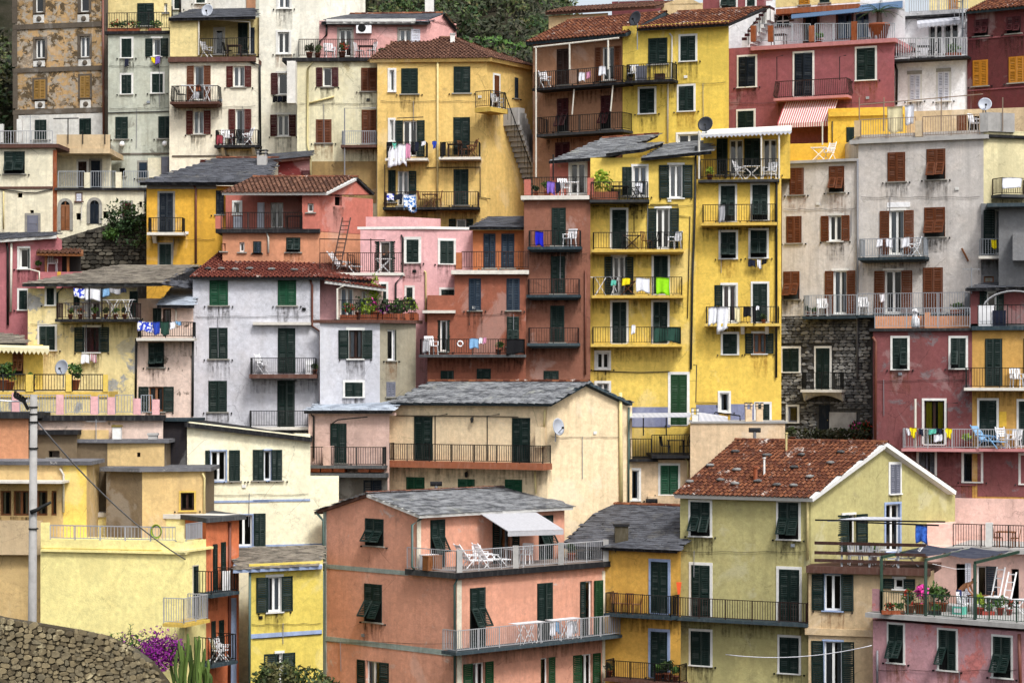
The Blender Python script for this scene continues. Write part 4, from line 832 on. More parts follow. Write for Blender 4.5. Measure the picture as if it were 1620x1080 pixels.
# retaining wall with ivy
wl = House('retaining_wall', 'dark rough stone retaining wall below the arched doors', [(88, 119.3), (234, -3)], 380, 'mortar_dark', cat='wall', depth=1.2); f = wl.f[0]; T(); zl = wl.b.zt; zr_ = f.at(234, 336).z; wl.b.extra.append(([f.w3(0, zl), f.w3(f.L, zl), f.w3(f.L, zr_)], 'mortar_dark')); wl.b.extra.append(([f.w3(0, zl), f.w3(f.L, zr_), f.w3(f.L, zr_, -1), f.w3(0, zl, -1)], 'mortar_dark'))
stones(wl.root, f, 89, 336, 233, 425, 'stone_dark', .36, .2, 290, seed=5, proud=.12, topfn=lambda u: zl + (zr_ - zl) * max(0, u / f.L))
# pink house at the left edge
H17 = House('dusty_pink_house', 'dusty pink house at the left edge with a wooden-roofed corner terrace', [(-30, 114), (98, 6)], 388, 'p_pink17', depth=5); f = H17.f[0]; T(0, 1)
E0, E1 = f.at(-140, 470, .35), f.at(345, 435, .35); R1, R0 = f.at(345, 418, -3.5), f.at(-140, 420, -3.5); roof(H17, E0, E1, R1, R0, mat='slate_dark', objs=120, fascia='trim_white')
H17.b.zt = f.at(100, 465).z; H17.b.extra.append(([f.w3(0, H17.b.zt), f.w3(f.L, H17.b.zt), f.at(345, 440), ], 'p_pink17'))
win(f, 120, 512, 172, 635, 'or', sur='trim_white', sw=.45, ang=40); win(f, 120, 768, 165, 885, 'c', sur='trim_white'); pipe(f, [(40, 480), (48, 520), (48, 980)], .06, 'pipe_black'); pipe(f, [(70, 480), (66, 900)], .06, 'pipe_white')
bt = H17.block([(58, 112.6), (130, 0)], 430, 'p_pink17', depth=3.); g = bt.faces[0]
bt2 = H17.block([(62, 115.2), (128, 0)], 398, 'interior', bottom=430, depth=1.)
A = [g.at(222, 540, .3), g.at(508, 545, .3), g.at(508, 520, -2.5), g.at(235, 515, -2.5)]; roof(H17, *A, kind='tile', mat='tile_brown', objs=0, fascia='wood')
for x in (415, 280): polepipe(H17, [g.at(x, 660, -.1), g.at(x, 545, -.1)], .07, 'wood', 'post')
band(g, 350, 655, 372, 712, 'p_golden14', .03, 'yellow_panel')
pipe(g, [(180, 640), (240, 655), (240, 720)], .04, 'pipe_white')
# yellow house with slate roof and terrace
H18 = House('pale_yellow_house', 'pale yellow house with grey peeling patches, slate roof and covered balcony', [(44, 110.5), (217, 4)], 456, 'p_yellow18', depth=7); f = H18.f[0]; T(0, 1)
E0, E1 = f.at(135, 730, .7), f.at(985, 735, .9); E1.z = E0.z; R1, R0 = f.at(1190, 618, -4.4), f.at(690, 608, -4.4); R0.z = R1.z
roof(H18, E0, E1, R1, R0, mat='slate_brown', objs=300, ridge=None)
roof(H18, E1 + Vector((.02, .02, -.02)), E1 + Vector((1.25, 4.6, -.1)), R1 + Vector((.3, .2, -.05)), R1 + Vector((-.05, 0, -.02)), mat='slate_dark', objs=0)
win(f, 287, 757, 330, 857, 'c', sur='trim_white'); win(f, 243, 990, 335, 1132, 'c', sur='trim_white'); win(f, 518, 992, 602, 1145, 'o', frame='maroon', sur='trim_white', sw=.5, curt='cushion')
win(f, 452, 790, 485, 862, 'c'); win(f, 555, 830, 612, 940, 'n', frame='white_paint'); win(f, 795, 780, 838, 935, 'c')
B18 = balcony(f, 345, 832, 858, 942, 1.0, 'iron_red', 'slab_dark', sp=.14); pipe(f, [(385, 750), (350, 785), (350, 940)], .05, 'pipe_green')
for x in (545, 622): polepipe(H18, [f.at(x, 940, .95), f.at(x, 745, .95)], .035, 'iron', 'post')
H18b = House('pinkish_house', 'narrow pinkish house with peeling plaster and a laundry balcony beside the lavender house', [(217, 110.2), (306, 0)], 485, 'p_pinkish18', depth=5); f = H18b.f[0]; T(0, 1)
gb = H18b.block([(217, 112), (258, 0)], 472, 'p_pinkish18', bottom=520, depth=3)
H18b.b.zt = f.at(1000, 1000).z; g2 = H18b.block([(243, 111.2), (306, 0)], 482, 'p_pinkish18', bottom=520, depth=3); g = g2.faces[0]
roof(H18b, g.at(958, 860, .7), g.at(1185, 862, .7), g.at(1185, 757, -3.5), g.at(1040, 755, -3.5), mat='slate_light', objs=100); win(g, 938, 880, 980, 1000, 'c'); win(g, 992, 880, 1045, 1005, 'n', frame='dkbrown', curt='cl_plaid'); pipe(g, [(1065, 870), (1075, 900), (1070, 1050)], .05, 'pipe_white')
B18b = balcony(f, 840, 1180, 965, 1058, .85, 'iron', 'slab_white', sp=.11); T(0, 2)
win(f, 908, 48, 998, 195, 'c2', sur=None); win(f, 908, 315, 998, 465, 'o', frame='wood', curt='cl_grey', sw=.5); pipe(f, [(832, 20), (828, 390)], .06, 'pipe_black'); pipe(f, [(1178, 30), (1175, 495)], .06, 'pipe_black')
H18c = House('yellow_cottage', 'low pale yellow house with scalloped awning and iron railing at the left edge', [(-30, 107.5), (68, 0)], 545, 'p_yellow23', depth=4); f = H18c.f[0]; T(0, 2)
roof(H18c, f.at(-120, 55, .3), f.at(160, 50, .3), f.at(100, 0, -3), f.at(-100, -20, -3), mat='slate_brown', objs=60); win(f, 80, 95, 140, 235, 'c2', 'wood')
A, Bq = f.at(0, 52, .05), f.at(300, 65, .05); C0, C1 = f.at(-120, 72, 1.1), f.at(300, 88, 1.1); A = f.at(-120, 50, .05); mb = MB(); mb.hexa([C0, C1, Bq - dz * .1, A - dz * .1, C0 + dz * .08, C1 + dz * .08, Bq, A], 'aw_cream')
for i in range(16): a, b = C0.lerp(C1, i / 16), C0.lerp(C1, (i + 1) / 16); m = a.lerp(b, .5); mb.poly([a, b, b - dz * .3, m - dz * .75, a - dz * .3], 'aw_cream')
H18c.part('awning', mb)
tb = H18c.block([(-30, 105.85), (172, 0)], 617, 'p_yellow18', depth=2.4); g = tb.faces[0]; slabline(g, -120, 665, 345, .25, .08, 2.3, 'slab_yellow', 'terrace_slab')
for a, b in ((-120, 158), (208, 402), (440, 630)): railing(H18c, [g.at(a, 345, 0), g.at(b, 345, 0)], .8, 'iron', sp=.13, tr=.05)
for a, b in ((160, 205), (404, 438), (632, 660)): band(g, a, 240, b, 345, 'p_yellow23', .12, 'terrace_post')
# ================================================================ lavender house
H19 = House('lavender_house', 'lavender-grey house with green shutters and a patched red tiled roof', [(305, 112.3), (506, -3)], 440, 'p_lavender', depth=6.5); f = H19.f[0]; T()
E0, E1 = f.at(301, 438, .45), f.at(507, 442, .45); E1.z = E0.z; R0, R1 = f.at(345, 401, -3.6), f.at(486, 401, -3.6); R1.z = R0.z
roof(H19, E0, E1, R1, R0, kind='tile', mat='tile_red', objs=300, ridge='tile'); E2 = f.at(597, 450, -.9); E2.z = E0.z - .12; roof(H19, E1, E2, R1 + Vector((.4, .4, 0)), R1, kind='tile', mat='tile_red', objs=150)
T(0, 1); win(f, 1283, 710, 1387, 860, 'c', 'green2'); win(f, 1280, 1000, 1385, 1185, 'c'); T(1, 1); win(f, 155, 712, 262, 860, 'c', 'green2'); T(0, 2); win(f, 1275, 282, 1382, 467, 'c')
T(1, 2); win(f, 155, -42, 257, 232, 'c'); B19 = balcony(f, -15, 385, 140, 238, .9, 'iron', 'slab_brown', th=.2, sp=.1); win(f, 152, 282, 253, 558, 'c'); B19b = balcony(f, -20, 345, 462, 560, .7, 'iron', 'slab_white', sp=.08)
T(1, 1); slabline(f, 0, 355, 962, .14, .35, -.003, 'slab_white', 'awning_case'); pipe(f, [(345, 690), (362, 740), (362, 985), (412, 1020), (412, 1450)], .06, 'pipe_copper')
H19b = House('terrace_annex', 'lavender annex with a flower-filled roof terrace and white-framed open window', [(506, 111.8), (601, 0), (658, -42)], 511, 'p_lavender', fmats=['p_lavender', 'p_beige_shade19']); f, gs = H19b.f; T()  # side face: the alley's shade is put into its darker beige plaster
H19b.flat(th=.16, over=.35, mat='slab_brown'); T(1, 1)
g3 = H19b.block([(533, 113.0), (606, 0)], 455, 'p_pinkish18', bottom=508, depth=.4); g = g3.faces[0]; win(g, 535, 758, 612, 940, 'n', frame='white_paint', curt='cl_lblue'); win(g, 662, 775, 695, 890, 'n', frame='white_paint')
roof(H19b, g.at(440, 710, .6), g.at(815, 760, .9), g.at(740, 725, -2), g.at(440, 690, -2), kind='tile', mat='tile_red', objs=60, fascia='trim_white')
polepipe(H19b, [f.at(515, 945, .15), f.at(515, 760, .15), f.at(555, 740, .15)], .05, 'pipe_white')
rz = H19b.b.zt + .17; c1, c2, c3 = [f.at(512, 960, .1), f.at(790, 960, .1), gs.at(990, 965, .1)]
for p in (c1, c2, c3): p.z = rz
railing(H19b, [c1, c2, c3], .95, 'iron', sp=.12)
T(1, 1); win(f, 585, 1010, 668, 1185, 'o', sur=('white_paint', .14), frame='dkbrown', sw=.5); win(gs, 822, 1010, 865, 1195, 'or', sw=.5, ang=45, frame='white_paint'); T(1, 2); win(f, 565, 285, 668, 375, 'c', sur='trim_white'); win(gs, 818, 287, 865, 375, 'c', 'sh_grey')
# ================================================================ pale pink house with penthouse parapet
H20 = House('pale_pink_house', 'pale pink house with a railed terrace, ladder and rooftop parapet in the middle', [(570, 115.2), (671, 4), (748, -14)], 363, 'p_pink20', depth=6, cap=True); f, gs = H20.f; T()
H20.flat(th=.13, over=.15, mat='trim_white')
T(1, 1); pb = H20.block([(558, 117), (636, 0), (697, -38)], 343, 'p_pink20', bottom=368)
bl2 = H20.block([(505, 117.6), (575, 0)], 362, 'p_pink20', bottom=440, depth=2); gl = bl2.faces[0]
tr_ = H20.block([(505, 113.6), (637, 0)], 433, 'p_pink20', depth=2.5); ft = tr_.faces[0]; zt_ = slabline(ft, 400, 920, 660, .14, .08, 2.4, 'slab_white', 'terrace_slab')
railing(H20, [ft.at(410, 662, .05), ft.at(915, 662, .05)], 1.0, 'iron_red', sp=.1); polepipe(H20, [ft.at(408, 662, 0), ft.at(408, 455, 0), ft.at(808, 462, 0)], .025, 'iron'); polepipe(H20, [ft.at(720, 662, 0), ft.at(720, 452, 0)], .025, 'iron')
win(f, 775, 468, 838, 668, 'o', sw=.42, frame='white_paint', curt=False, ang=20); win(f, 940, 458, 972, 598, 'c', sur='trim_white') if False else win(f, 938, 458, 1012, 598, 'c', sur=('trim_white', .14)); pipe(f, [(905, 430), (914, 450), (914, 660)], .05, 'pipe_black'); pipe(ft, [(915, 675), (872, 725), (872, 850)], .05, 'pipe_black')
win(gs, 1142, 468, 1225, 605, 'c', sur=('trim_white', .12)); win(f, 938, 752, 975, 830, 'c', sur='trim_white'); win(gs, 1150, 765, 1225, 800, 'c', sur='trim_white'); win(ft, 782, 730, 815, 840, 'c', sur='trim_white'); pipe(gs, [(1045, 650), (1055, 660), (1055, 960)], .05, 'pipe_cream')
# ================================================================ terracotta and brick houses
H21 = House('terracotta_house', 'terracotta house with blue-grey shutters and a long balcony', [(672, 113.2), (832, 0)], 432, 'p_terra21', depth=6); f = H21.f[0]; T(1, 1)
zz = slabline(f, 1210, 1685, 645, .2, .35, 5.8, 'slab_white', 'cornice_slab'); H21.b.pts = chainpts([(719, 113.2), (832, 0)]); f = Face(*H21.b.pts); f.H = H21; f.blk = H21.b; H21.b.faces = [f]; H21.f = [f]; pa = [Vector(p) for p in H21.b.pts]; H21.b.plan = pa + [p * (1 + 6 / p.length) for p in (pa[1], pa[0])]
lw = H21.block([(676, 113.2), (719, 0)], 467, 'p_terra21', depth=4); fl = lw.faces[0]; slabline(fl, 1035, 1236, 890, .14, .35, 3, 'slab_white', 'cornice_slab')
ub = H21.block([(748, 114.6), (833, 0)], 361, 'p_orange21', bottom=432, depth=5); g = ub.faces[0]; roof(H21, g.at(1320, 385, .5), g.at(1680, 385, .5), g.at(1680, 320, -3), g.at(1440, 322, -3), mat='slate_dark', objs=120)
slabline(g, 1330, 1680, 388, .1, .4, 0, 'slab_yellow', 'cornice'); win(g, 1410, 428, 1478, 632, 'c', 'slateblue'); win(g, 1520, 425, 1592, 632, 'c', 'slateblue'); railing(H21, [f.at(1275, 638, .25), f.at(1680, 636, .25)], .85, 'iron_red', sp=.12); band(f, 1240, 540, 1276, 640, 'p_orange21', .35, 'terrace_post')
win(f, 1320, 700, 1390, 890, 'c', 'slateblue', sill=True); win(f, 1552, 698, 1625, 890, 'c', 'slateblue'); win(f, 1555, 935, 1620, 1110, 'c2'); win(fl, 1145, 950, 1185, 1140, 'o', sw=.5, ang=35, frame='white_paint', curt='cl_white')
T(1, 2); B21 = balcony(f, 1020, 1660, 30, 118, 1.0, 'iron', 'slab_grey', sp=.12); win(f, 1150, 218, 1222, 275, 'c', sill=False) if False else win(fl, 1150, 218, 1222, 300, 'c'); win(f, 1370, 205, 1448, 300, 'c'); polepipe(H21, [f.at(1320, -60, .1), f.at(1320, -150, .1), f.at(1365, -152, .1)], .025, 'iron')
H22 = House('brick_red_house', 'narrow brick-brown house with three identical small iron balconies and dark doors', [(829, 113.8), (934, 5)], 316, 'p_brick22', depth=6); f = H22.f[0]; T(2, 1)
slabline(f, 92, 510, 190, .2, .3, 5.8, 'slab_white', 'cornice_slab'); win(f, 285, 270, 363, 495, 'c'); win(f, 278, 565, 360, 790, 'c'); win(f, 275, 865, 355, 1085, 'c'); B22a = balcony(f, 140, 455, 405, 502, .8, 'iron', 'slab_blue', under=.1); B22b = balcony(f, 135, 448, 700, 795, .8, 'iron_red', 'slab_blue', under=.1); B22c = balcony(f, 138, 443, 997, 1090, .8, 'iron_red', 'slab_blue', under=.1)
T(2, 2); win(f, 235, 220, 320, 300, 'c', sill=False); pipe(f, [(488, -400), (486, 240)], .05, 'pipe_copper')
T(2, 1); ub = H22.block([(870, 116), (934, 5)], 254, 'p_coral15', bottom=316, depth=4); g = ub.faces[0]; win(g, 395, -5, 487, 180, 'n', sur='trim_white'); win(g, 545, -5, 625, 180, 'or', sur='trim_white', sw=.4)
railing(H22, [f.at(118, 185, .2), f.at(500, 182, .2)], .85, 'iron', sp=.12); band(f, 115, 95, 155, 190, 'p_coral15', .25, 'terrace_post'); band(f, 500, 85, 540, 190, 'p_coral15', .25, 'terrace_post')
polepipe(H22, [f.at(290, 100, -.5), f.at(290, -60, -.5)], .04, 'iron', 'post')
T(2, 0); roof(H22, g.at(262, 985, .9), g.at(642, 958, .9), g.at(930, 822, -4.4), g.at(590, 848, -4.4), mat='slate', objs=200, ridge='tile')
# ================================================================ the two tall yellow houses
H23 = House('tall_yellow_house', 'tall yellow house with green shutters, three balconies and a lavender plinth', [(934, 114.3), (1101, 4)], 250, 'p_yellow23', depth=6); f = H23.f[0]; T(2, 0)
roof(H23, f.at(612, 940, .35), f.at(832, 915, .35), f.at(960, 872, -2.4), f.at(700, 888, -2.4), mat='slate', objs=60); roof(H23, f.at(825, 968, .45), f.at(1255, 925, .45), f.at(1250, 858, -3.2), f.at(965, 880, -3.2), mat='slate', objs=150)
T(2, 1); win(f, 715, 20, 770, 190, 'c'); win(f, 778, 15, 860, 195, 'n', sur='trim_white', curt='cl_lblue'); win(f, 1000, 2, 1078, 205, 'o', sur='trim_white', sw=.5, frame='white_paint')
B23t = balcony(f, 520, 868, 108, 215, 1.1, 'iron', 'slab_dark', sp=.11); win(f, 650, 280, 735, 515, 'c', sur='trim_white'); win(f, 920, 268, 1000, 512, 'o', sur='trim_white', sw=.45); B23a = balcony(f, 532, 1080, 415, 518, .95, 'iron', 'slab_yellow', under=.08)
win(f, 655, 565, 728, 795, 'o', sur='trim_white', sw=.42, frame='white_paint'); win(f, 905, 560, 988, 790, 'c', sur='trim_white'); B23b = balcony(f, 532, 1078, 688, 798, .95, 'iron', 'slab_yellow'); win(f, 650, 840, 737, 1090, 'c', sur='trim_white'); win(f, 902, 838, 985, 1090, 'cl', sur='trim_white'); B23c = balcony(f, 528, 1070, 993, 1095, .95, 'iron', 'slab_yellow')
polepipe(H23, [f.at(783, 420, .3), f.at(783, 285, .3), f.at(833, 285, .3)], .025, 'iron', 'line_bracket'); pipe(f, [(880, 245), (1052, 245), (1052, 315), (1125, 318), (1110, 940)], .022, 'pipe_black', .05, 'cable'); pipe(f, [(1160, -110), (1155, 260), (1140, 690), (1130, 1250)], .06, 'pipe_black')
T(2, 2); win(f, 557, 105, 627, 205, 'n', sur=('trim_white', .12)); win(f, 555, 292, 630, 372, 'n', sur=('trim_white', .12)); win(f, 1008, 238, 1105, 545, 'c', 'green3', sur=('trim_white', .14)); band(f, 760, 438, 1006, 560, 'p_plinth', .03, 'plinth')
pipe(f, [(510, 215), (640, 222), (830, 228), (1000, 222)], .022, 'pipe_black', .05, 'cable')
H24 = House('yellow_balcony_house', 'deep yellow house with white-framed top terrace and laundry below its windows', [(1100, 114.0), (1236, 7)], 284, 'p_yellow24', depth=6); f = H24.f[0]; T(2, 1)
slabline(f, 1175, 1670, 92, .13, .5, 5.8, 'slab_dark', 'terrace_slab'); ub = H24.block([(1113, 116), (1250, 7)], 212, 'p_yellow24', bottom=284, depth=4.5); g = ub.faces[0]
T(2, 0); win(g, 1292, 850, 1350, 1065, 'c'); win(g, 1365, 850, 1452, 1068, 'n', frame='white_paint', curt=False); win(g, 1458, 850, 1550, 1065, 'c'); win(g, 1572, 848, 1655, 1065, 'n', curt=False); T(2, 1)
railing(H24, [f.at(1190, 88, .45), f.at(1660, 82, .45)], .95, 'iron', sp=.12); T(2, 0)
for x, y1 in ((1180, 800), (1560, 800), (1668, 800)): polepipe(H24, [f.at(x, 1092, .4), f.at(x, y1, .4)], .05, 'pipe_white', 'pole')
A, Bq = g.at(1205, 792, .02), g.at(1745, 765, .02); C0, C1 = f.at(1190, 825, .55), f.at(1745, 800, .55); mb = MB(); mb.hexa([C0, C1, Bq - dz * .2, A - dz * .2, C0 + dz * .15, C1 + dz * .15, Bq, A], 'trim_white')
for i in range(22): a, b = C0.lerp(C1, i / 22), C0.lerp(C1, (i + 1) / 22); m = a.lerp(b, .5); mb.poly([a, b, b - dz * .2, m - dz * .5, a - dz * .2], 'aw_white')
H24.part('awning', mb); T(2, 1)
win(f, 1312, 130, 1400, 345, 'c2', sur='trim_white'); win(f, 1507, 125, 1597, 340, 'c2', sur='trim_white'); B24a = balcony(f, 1200, 1648, 245, 355, .9, 'iron', 'slab_yellow'); win(f, 1312, 412, 1405, 573, 'c2', sur='trim_white'); win(f, 1495, 402, 1592, 568, 'c2', sur='trim_white')
win(f, 1325, 738, 1403, 962, 'ol', sur='trim_white', sw=.4, curt='cl_plaid'); win(f, 1508, 730, 1597, 960, 'c', sur='trim_white'); B24b = balcony(f, 1222, 1668, 868, 970, .8, 'iron', 'slab_yellow', brackets=3)
T(2, 2); win(f, 1325, -5, 1413, 115, 'c', sur='trim_white'); win(f, 1512, -10, 1585, 112, 'o', sur='trim_white', frame='wood', sw=.4); win(f, 1308, 350, 1362, 468, 'n', sur=('trim_white', .1)); win(f, 1530, 422, 1610, 560, 'c', sur='trim_white')
band(f, 1160, 425, 1300, 560, 'p_plinth', .03, 'plinth'); band(f, 1372, 420, 1515, 560, 'p_plinth', .03, 'plinth'); pipe(f, [(1145, 180), (1165, 182), (1160, 410), (1290, 412), (1290, 440)], .025, 'pipe_black', .06, 'cable'); T(3, 1); pipe(f, [(85, 85), (110, 120), (108, 1300)], .06, 'pipe_black')
H24y = House('golden_roof_house', 'golden-yellow rooftop room and terrace behind the awning, under the striped awning', [(1240, 119.6), (1352, 14)], 250, 'p_gold24', depth=2, bottom=300); f = H24y.f[0]; T(3, 0)
f.blk.zt = f.at(340, 978).z; u2 = H24y.block([(1310, 121), (1434, 14)], 172, 'p_gold24', bottom=258, depth=3); g = u2.faces[0]; band(g, 430, 680, 890, 708, 'p_gold24', .15, 'cornice'); win(g, 540, 780, 580, 890, 'd', 'green'); u3 = H24y.block([(1236, 121.2), (1345, 14)], 228, 'p_gold24', bottom=258, depth=2)
pipe(g, [(450, 740), (450, 930)], .03, 'pipe_black', .05, 'cable'); polepipe(H24y, [f.at(390, 885, -1), f.at(390, 745, -1)], .04, 'pipe_white', 'pole')
# ================================================================ grey plaster house, stone storey below
H25 = House('grey_plaster_house', 'big grey plastered house with brown shutters above a bare stone storey', [(1237, 117.4), (1358, 24)], 256, 'p_grey25', depth=6, bottom=500); f = H25.f[0]; T(3, 0)
slabline(f, 132, 600, 975, .14, .2, 5.5, 'concrete', 'roof_edge'); br = H25.block([(1358, f.B.y), (1556, 24), (1640, -20)], 214, 'p_grey25', fmats=['p_grey25', 'p_cream25'], back=(0, 6)); g, g2 = br.faces; H25.br = br
slabline(g, 555, 1400, 838, .2, .2, 6, 'concrete', 'roof_edge'); slabline(g2, 1380, 1680, 825, .14, .2, 6, 'slab_dark', 'roof_edge'); T(3, 1)
for a in ((193, 28, 273, 186, 'c'), (433, 15, 520, 170, 'c2'), (175, 322, 258, 480, 'c'), (155, 655, 248, 822, 'c2')): win(f, *a, col='brown')
win(f, 432, 312, 507, 468, 'o', 'brown', sw=.42, sur='trim_white'); win(f, 458, 650, 540, 912, 'o', 'brown', sw=.45, sur='trim_white'); win(g, 790, -70, 893, 105, 'c', 'brown'); win(g, 1028, -88, 1138, 92, 'c2', 'brown'); win(g, 800, 280, 887, 548, 'o', 'brown', sw=.5, sur='trim_white'); win(g, 1015, 265, 1135, 442, 'c2', 'brown')
win(g, 772, 650, 873, 908, 'o', 'brown', sw=.55, sur='trim_white'); win(g, 1007, 632, 1122, 900, 'c', 'brown'); B25a = balcony(g, 615, 1010, 452, 565, .9, 'rail_grey', 'slab_blue', under=.1); B25b = balcony(f, 275, 600, 798, 925, .9, 'rail_grey', 'slab_blue', sides=(1, 0)); B25c = balcony(g, 602, 1263, 785, 915, .9, 'rail_grey', 'slab_blue', sides=(0, 1))
pipe(f, [(605, -30), (603, 1300)], .06, 'pipe_grey', .12); band(g, 785, 232, 925, 262, 'p_white11', .03, 'plaster_patch'); polepipe(H25, [g.at(1240, 512, .1), g.at(1280, 590, .1)], .05, 'wood', 'plank')
stn = H25.block([(1236, 117.4), (1384, 24)], 500, 'mortar_grey', depth=5); fs = stn.faces[0]; T(3, 2)
win(fs, 150, 78, 246, 223, 'c', sur='trim_white', off=.06); win(fs, 352, 78, 435, 330, 'c', sur='trim_white', off=.06); win(fs, 180, 435, 238, 530, 'n', sur='trim_white', frame='sh_grey'); win(fs, 375, 432, 430, 597, 'd', 'navy', off=.02)
B25s = balcony(fs, 265, 502, 228, 332, .75, 'iron', 'slab_white', sp=.1); mb = MB(); L = B25s.ub - B25s.ua
for i in range(8):
    a, b = i / 8, (i + 1) / 8; ha, hb = [.16 + .3 * (2 * t_ - 1) ** 2 for t_ in (a, b)]; mb.hexa([(L * a, -.6 + .2, -.14 - ha), (L * b, -.4, -.14 - hb), (L * b, -.01, -.14 - hb), (L * a, -.01, -.14 - ha), (L * a, -.72, -.142), (L * b, -.72, -.142), (L * b, -.01, -.142), (L * a, -.01, -.142)], 'slab_white')
link('corbel', mb.mesh('corbel'), B25s.o, local=I4); band(fs, 435, 470, 600, 640, 'concrete', .1, 'rendered_panel')
av = []
for a in ((140, 65, 258, 232), (340, 68, 446, 335), (168, 425, 250, 545), (365, 425, 440, 640), (435, 465, 605, 640), (262, 330, 505, 392)): av.append((fs.uof(fs.at(a[0], a[1])), fs.uof(fs.at(a[2], a[1])), fs.at((a[0] + a[2]) / 2, a[3]).z, fs.at((a[0] + a[2]) / 2, a[1]).z))
wall25 = H25.root; stones(wall25, fs, 137, -112, 688, 640, 'stone', .32, .15, 290, seed=8, proud=.08, avoid=av)
T(3, 1); bx = br.faces[1]
# roof terrace of the grey house
T(3, 0); zt2 = g.at(960, 838, .1).z + .01
for a, b in ((625, 958), (1002, 1350)): p, q = g.at(a, 838, .1), g.at(b, 820, .1); p.z = q.z = zt2; railing(H25, [p, q], 1.0, 'rail_tan', sp=.13)
for a, b in ((588, 624), (960, 1000)): band(g, a, 738, b, 836, 'p_parapet', .14, 'terrace_post')
band(g, 1352, 690, 1402, 806, 'concrete', .12, 'terrace_post'); band(g2, 1385, 690, 1555, 806, 'concrete', .12, 'parapet'); tb = H25.block([(1395, 121.5), (1640, 18)], 178, 'p_parapet', bottom=215, depth=2); win(tb.faces[0], 1215, 705, 1270, 800, 'd', 'brown'); win(tb.faces[0], 1275, 705, 1345, 800, 'k')
for x in (615, 765, 1115, 1370, 1490): p = g.at(x, 800, -.5); polepipe(H25, [p, V(p.to_2d(), g.at(x, 595, -.5).z)], .03, 'rail_tan', 'post')
for a, b in ((615, 1370),): p, q = g.at(a, 640, -.5), g.at(b, 575, -.5); polepipe(H25, [p, q], .025, 'rail_tan', 'post')
# right edge block: grey balcony wing
H26 = House('grey_wing_house', 'dark grey balcony wing with a green shuttered door at the right edge', [(1580, 111.5), (1660, 10)], 322, 'p_greyr', depth=4); f = H26.f[0]; T(3, 1)
slabline(f, 1395, 1700, 235, .18, .7, 4, 'slab_blue', 'cornice_slab'); f.blk.zt = f.at(1560, 238).z
w6 = H26.block([(1552, 113.0), (1600, 10)], 322, 'p_greyr', depth=3); fw = w6.faces[0]; win(fw, 1442, 280, 1512, 548, 'ol', sur='trim_white', sw=.55); B26 = balcony(fw, 1350, 1552, 455, 558, .8, 'rail_grey', 'slab_white'); win(fw, 1375, 680, 1435, 725, 'n', frame='wood')
cg = H26.block([(1602, 110.4), (1660, 5)], 368, 'p_greyr', bottom=412, depth=1.5)
B26b = balcony(br.faces[1], 1485, 1680, 85, 185, .9, 'iron_red', 'slab_grey')
plaster('p_cream28', '#e8d2a8', .25, .3); plaster('p_pink29', '#c9aa9c', .35, .35); plaster('p_cream30', '#ece5c4', .12, .15); plaster('p_orange32', '#cc8d64', .3, .3); plaster('p_tan_shade31', '#77674f', .4, .4); plaster('p_ytan31', '#d2b478', .3, .35); plaster('p_yellow32', '#e8c85a', .2, .3)
plaster('p_yellow33', '#f4e796', .1, .12); plaster('p_orange34', '#cc6e40', .25, .3); plaster('p_yellow35', '#d6c251', .25, .3); plaster('p_salmon', '#d3957a', .25, .35, '#cdb3a6', .62, .6); plaster('p_golden37', '#d8a63c', .3, .35); plaster('p_olive38', '#b4ad72', .2, .25)
plaster('p_beige38', '#cdb48a', .3, .35); plaster('p_pink39', '#c9969c', .4, .4, '#d0807a', .55, .5); plaster('p_pink40', '#e3bcae', .3, .3); plaster('p_beige41', '#d7bd97', .3, .4); plaster('p_teal', '#93a09a', .4, .5); plaster('p_blueband', '#93a6c9', .3, .3); plaster('p_greydk', '#5f5c57', .4, .4); plaster('p_tarwall', '#232127', .5, .6)
plaster('p_corner', '#d9d2bd', .4, .4)
# ================================================================ maroon house on the right
H27 = House('plum_house', 'plum-maroon house with grey bald patches and a long laundry balcony', [(1381, 110.3), (1538, 14)], 524, 'p_maroon27', depth=5); f = H27.f[0]; T(3, 2); H27.flat(th=.14, over=.25, mat='slab_dark')
win(f, 820, 18, 908, 207, 'cr', sur='trim_white'); win(f, 1173, 15, 1265, 202, 'cl', sur='trim_white'); win(f, 1012, 397, 1133, 665, 'n', sur='trim_white', frame='dkbrown', curt='cl_yellow'); win(f, 978, 712, 1075, 865, 'n', sur='trim_white', frame='sh_grey', curt='cl_white'); win(f, 1252, 722, 1358, 893, 'n', sur='trim_white', frame='navy', curt='cl_navy'); band(f, 860, 903, 1330, 915, 'p_maroon27', .05)
pipe(f, [(697, 10), (715, 40), (712, 650)], .07, 'pipe_copper'); polepipe(H27, [f.at(957, 690, .9), f.at(957, 388, .9)], .06, 'pipe_white', 'pole'); polepipe(H27, [f.at(1150, 650, .9), f.at(1150, 415, .9), f.at(1215, 412, .5)], .025, 'iron', 'line_bracket')
y27 = H27.block([(1538, f.B.y), (1660, 14)], 521, 'p_yellow27', depth=5); g = y27.faces[0]
win(g, 1387, 25, 1483, 312, 'c'); win(g, 1620, 25, 1680, 312, 'c'); win(g, 1347, 400, 1453, 672, 'c', sur='trim_white'); win(g, 1590, 405, 1680, 672, 'c', sur='trim_white'); band(g, 1468, 467, 1513, 560, 'p_gold24', .03, 'yellow_panel'); band(g, 1336, 700, 1680, 985, 'p_maroon27', .02, 'maroon_panel'); win(g, 1600, 730, 1680, 905, 'n', sur='trim_white', frame='navy')
B27a = balcony(f, 880, 1338, 572, 692, 1., 'rail_white', 'slab_pink', sides=(1, 0), sp=.12); B27b = balcony(g, 1336, 1680, 575, 692, 1., 'rail_white', 'slab_pink', sides=(0, 1), sp=.12); B27c = balcony(g, 1262, 1680, 200, 320, .9, 'iron', 'slab_white')
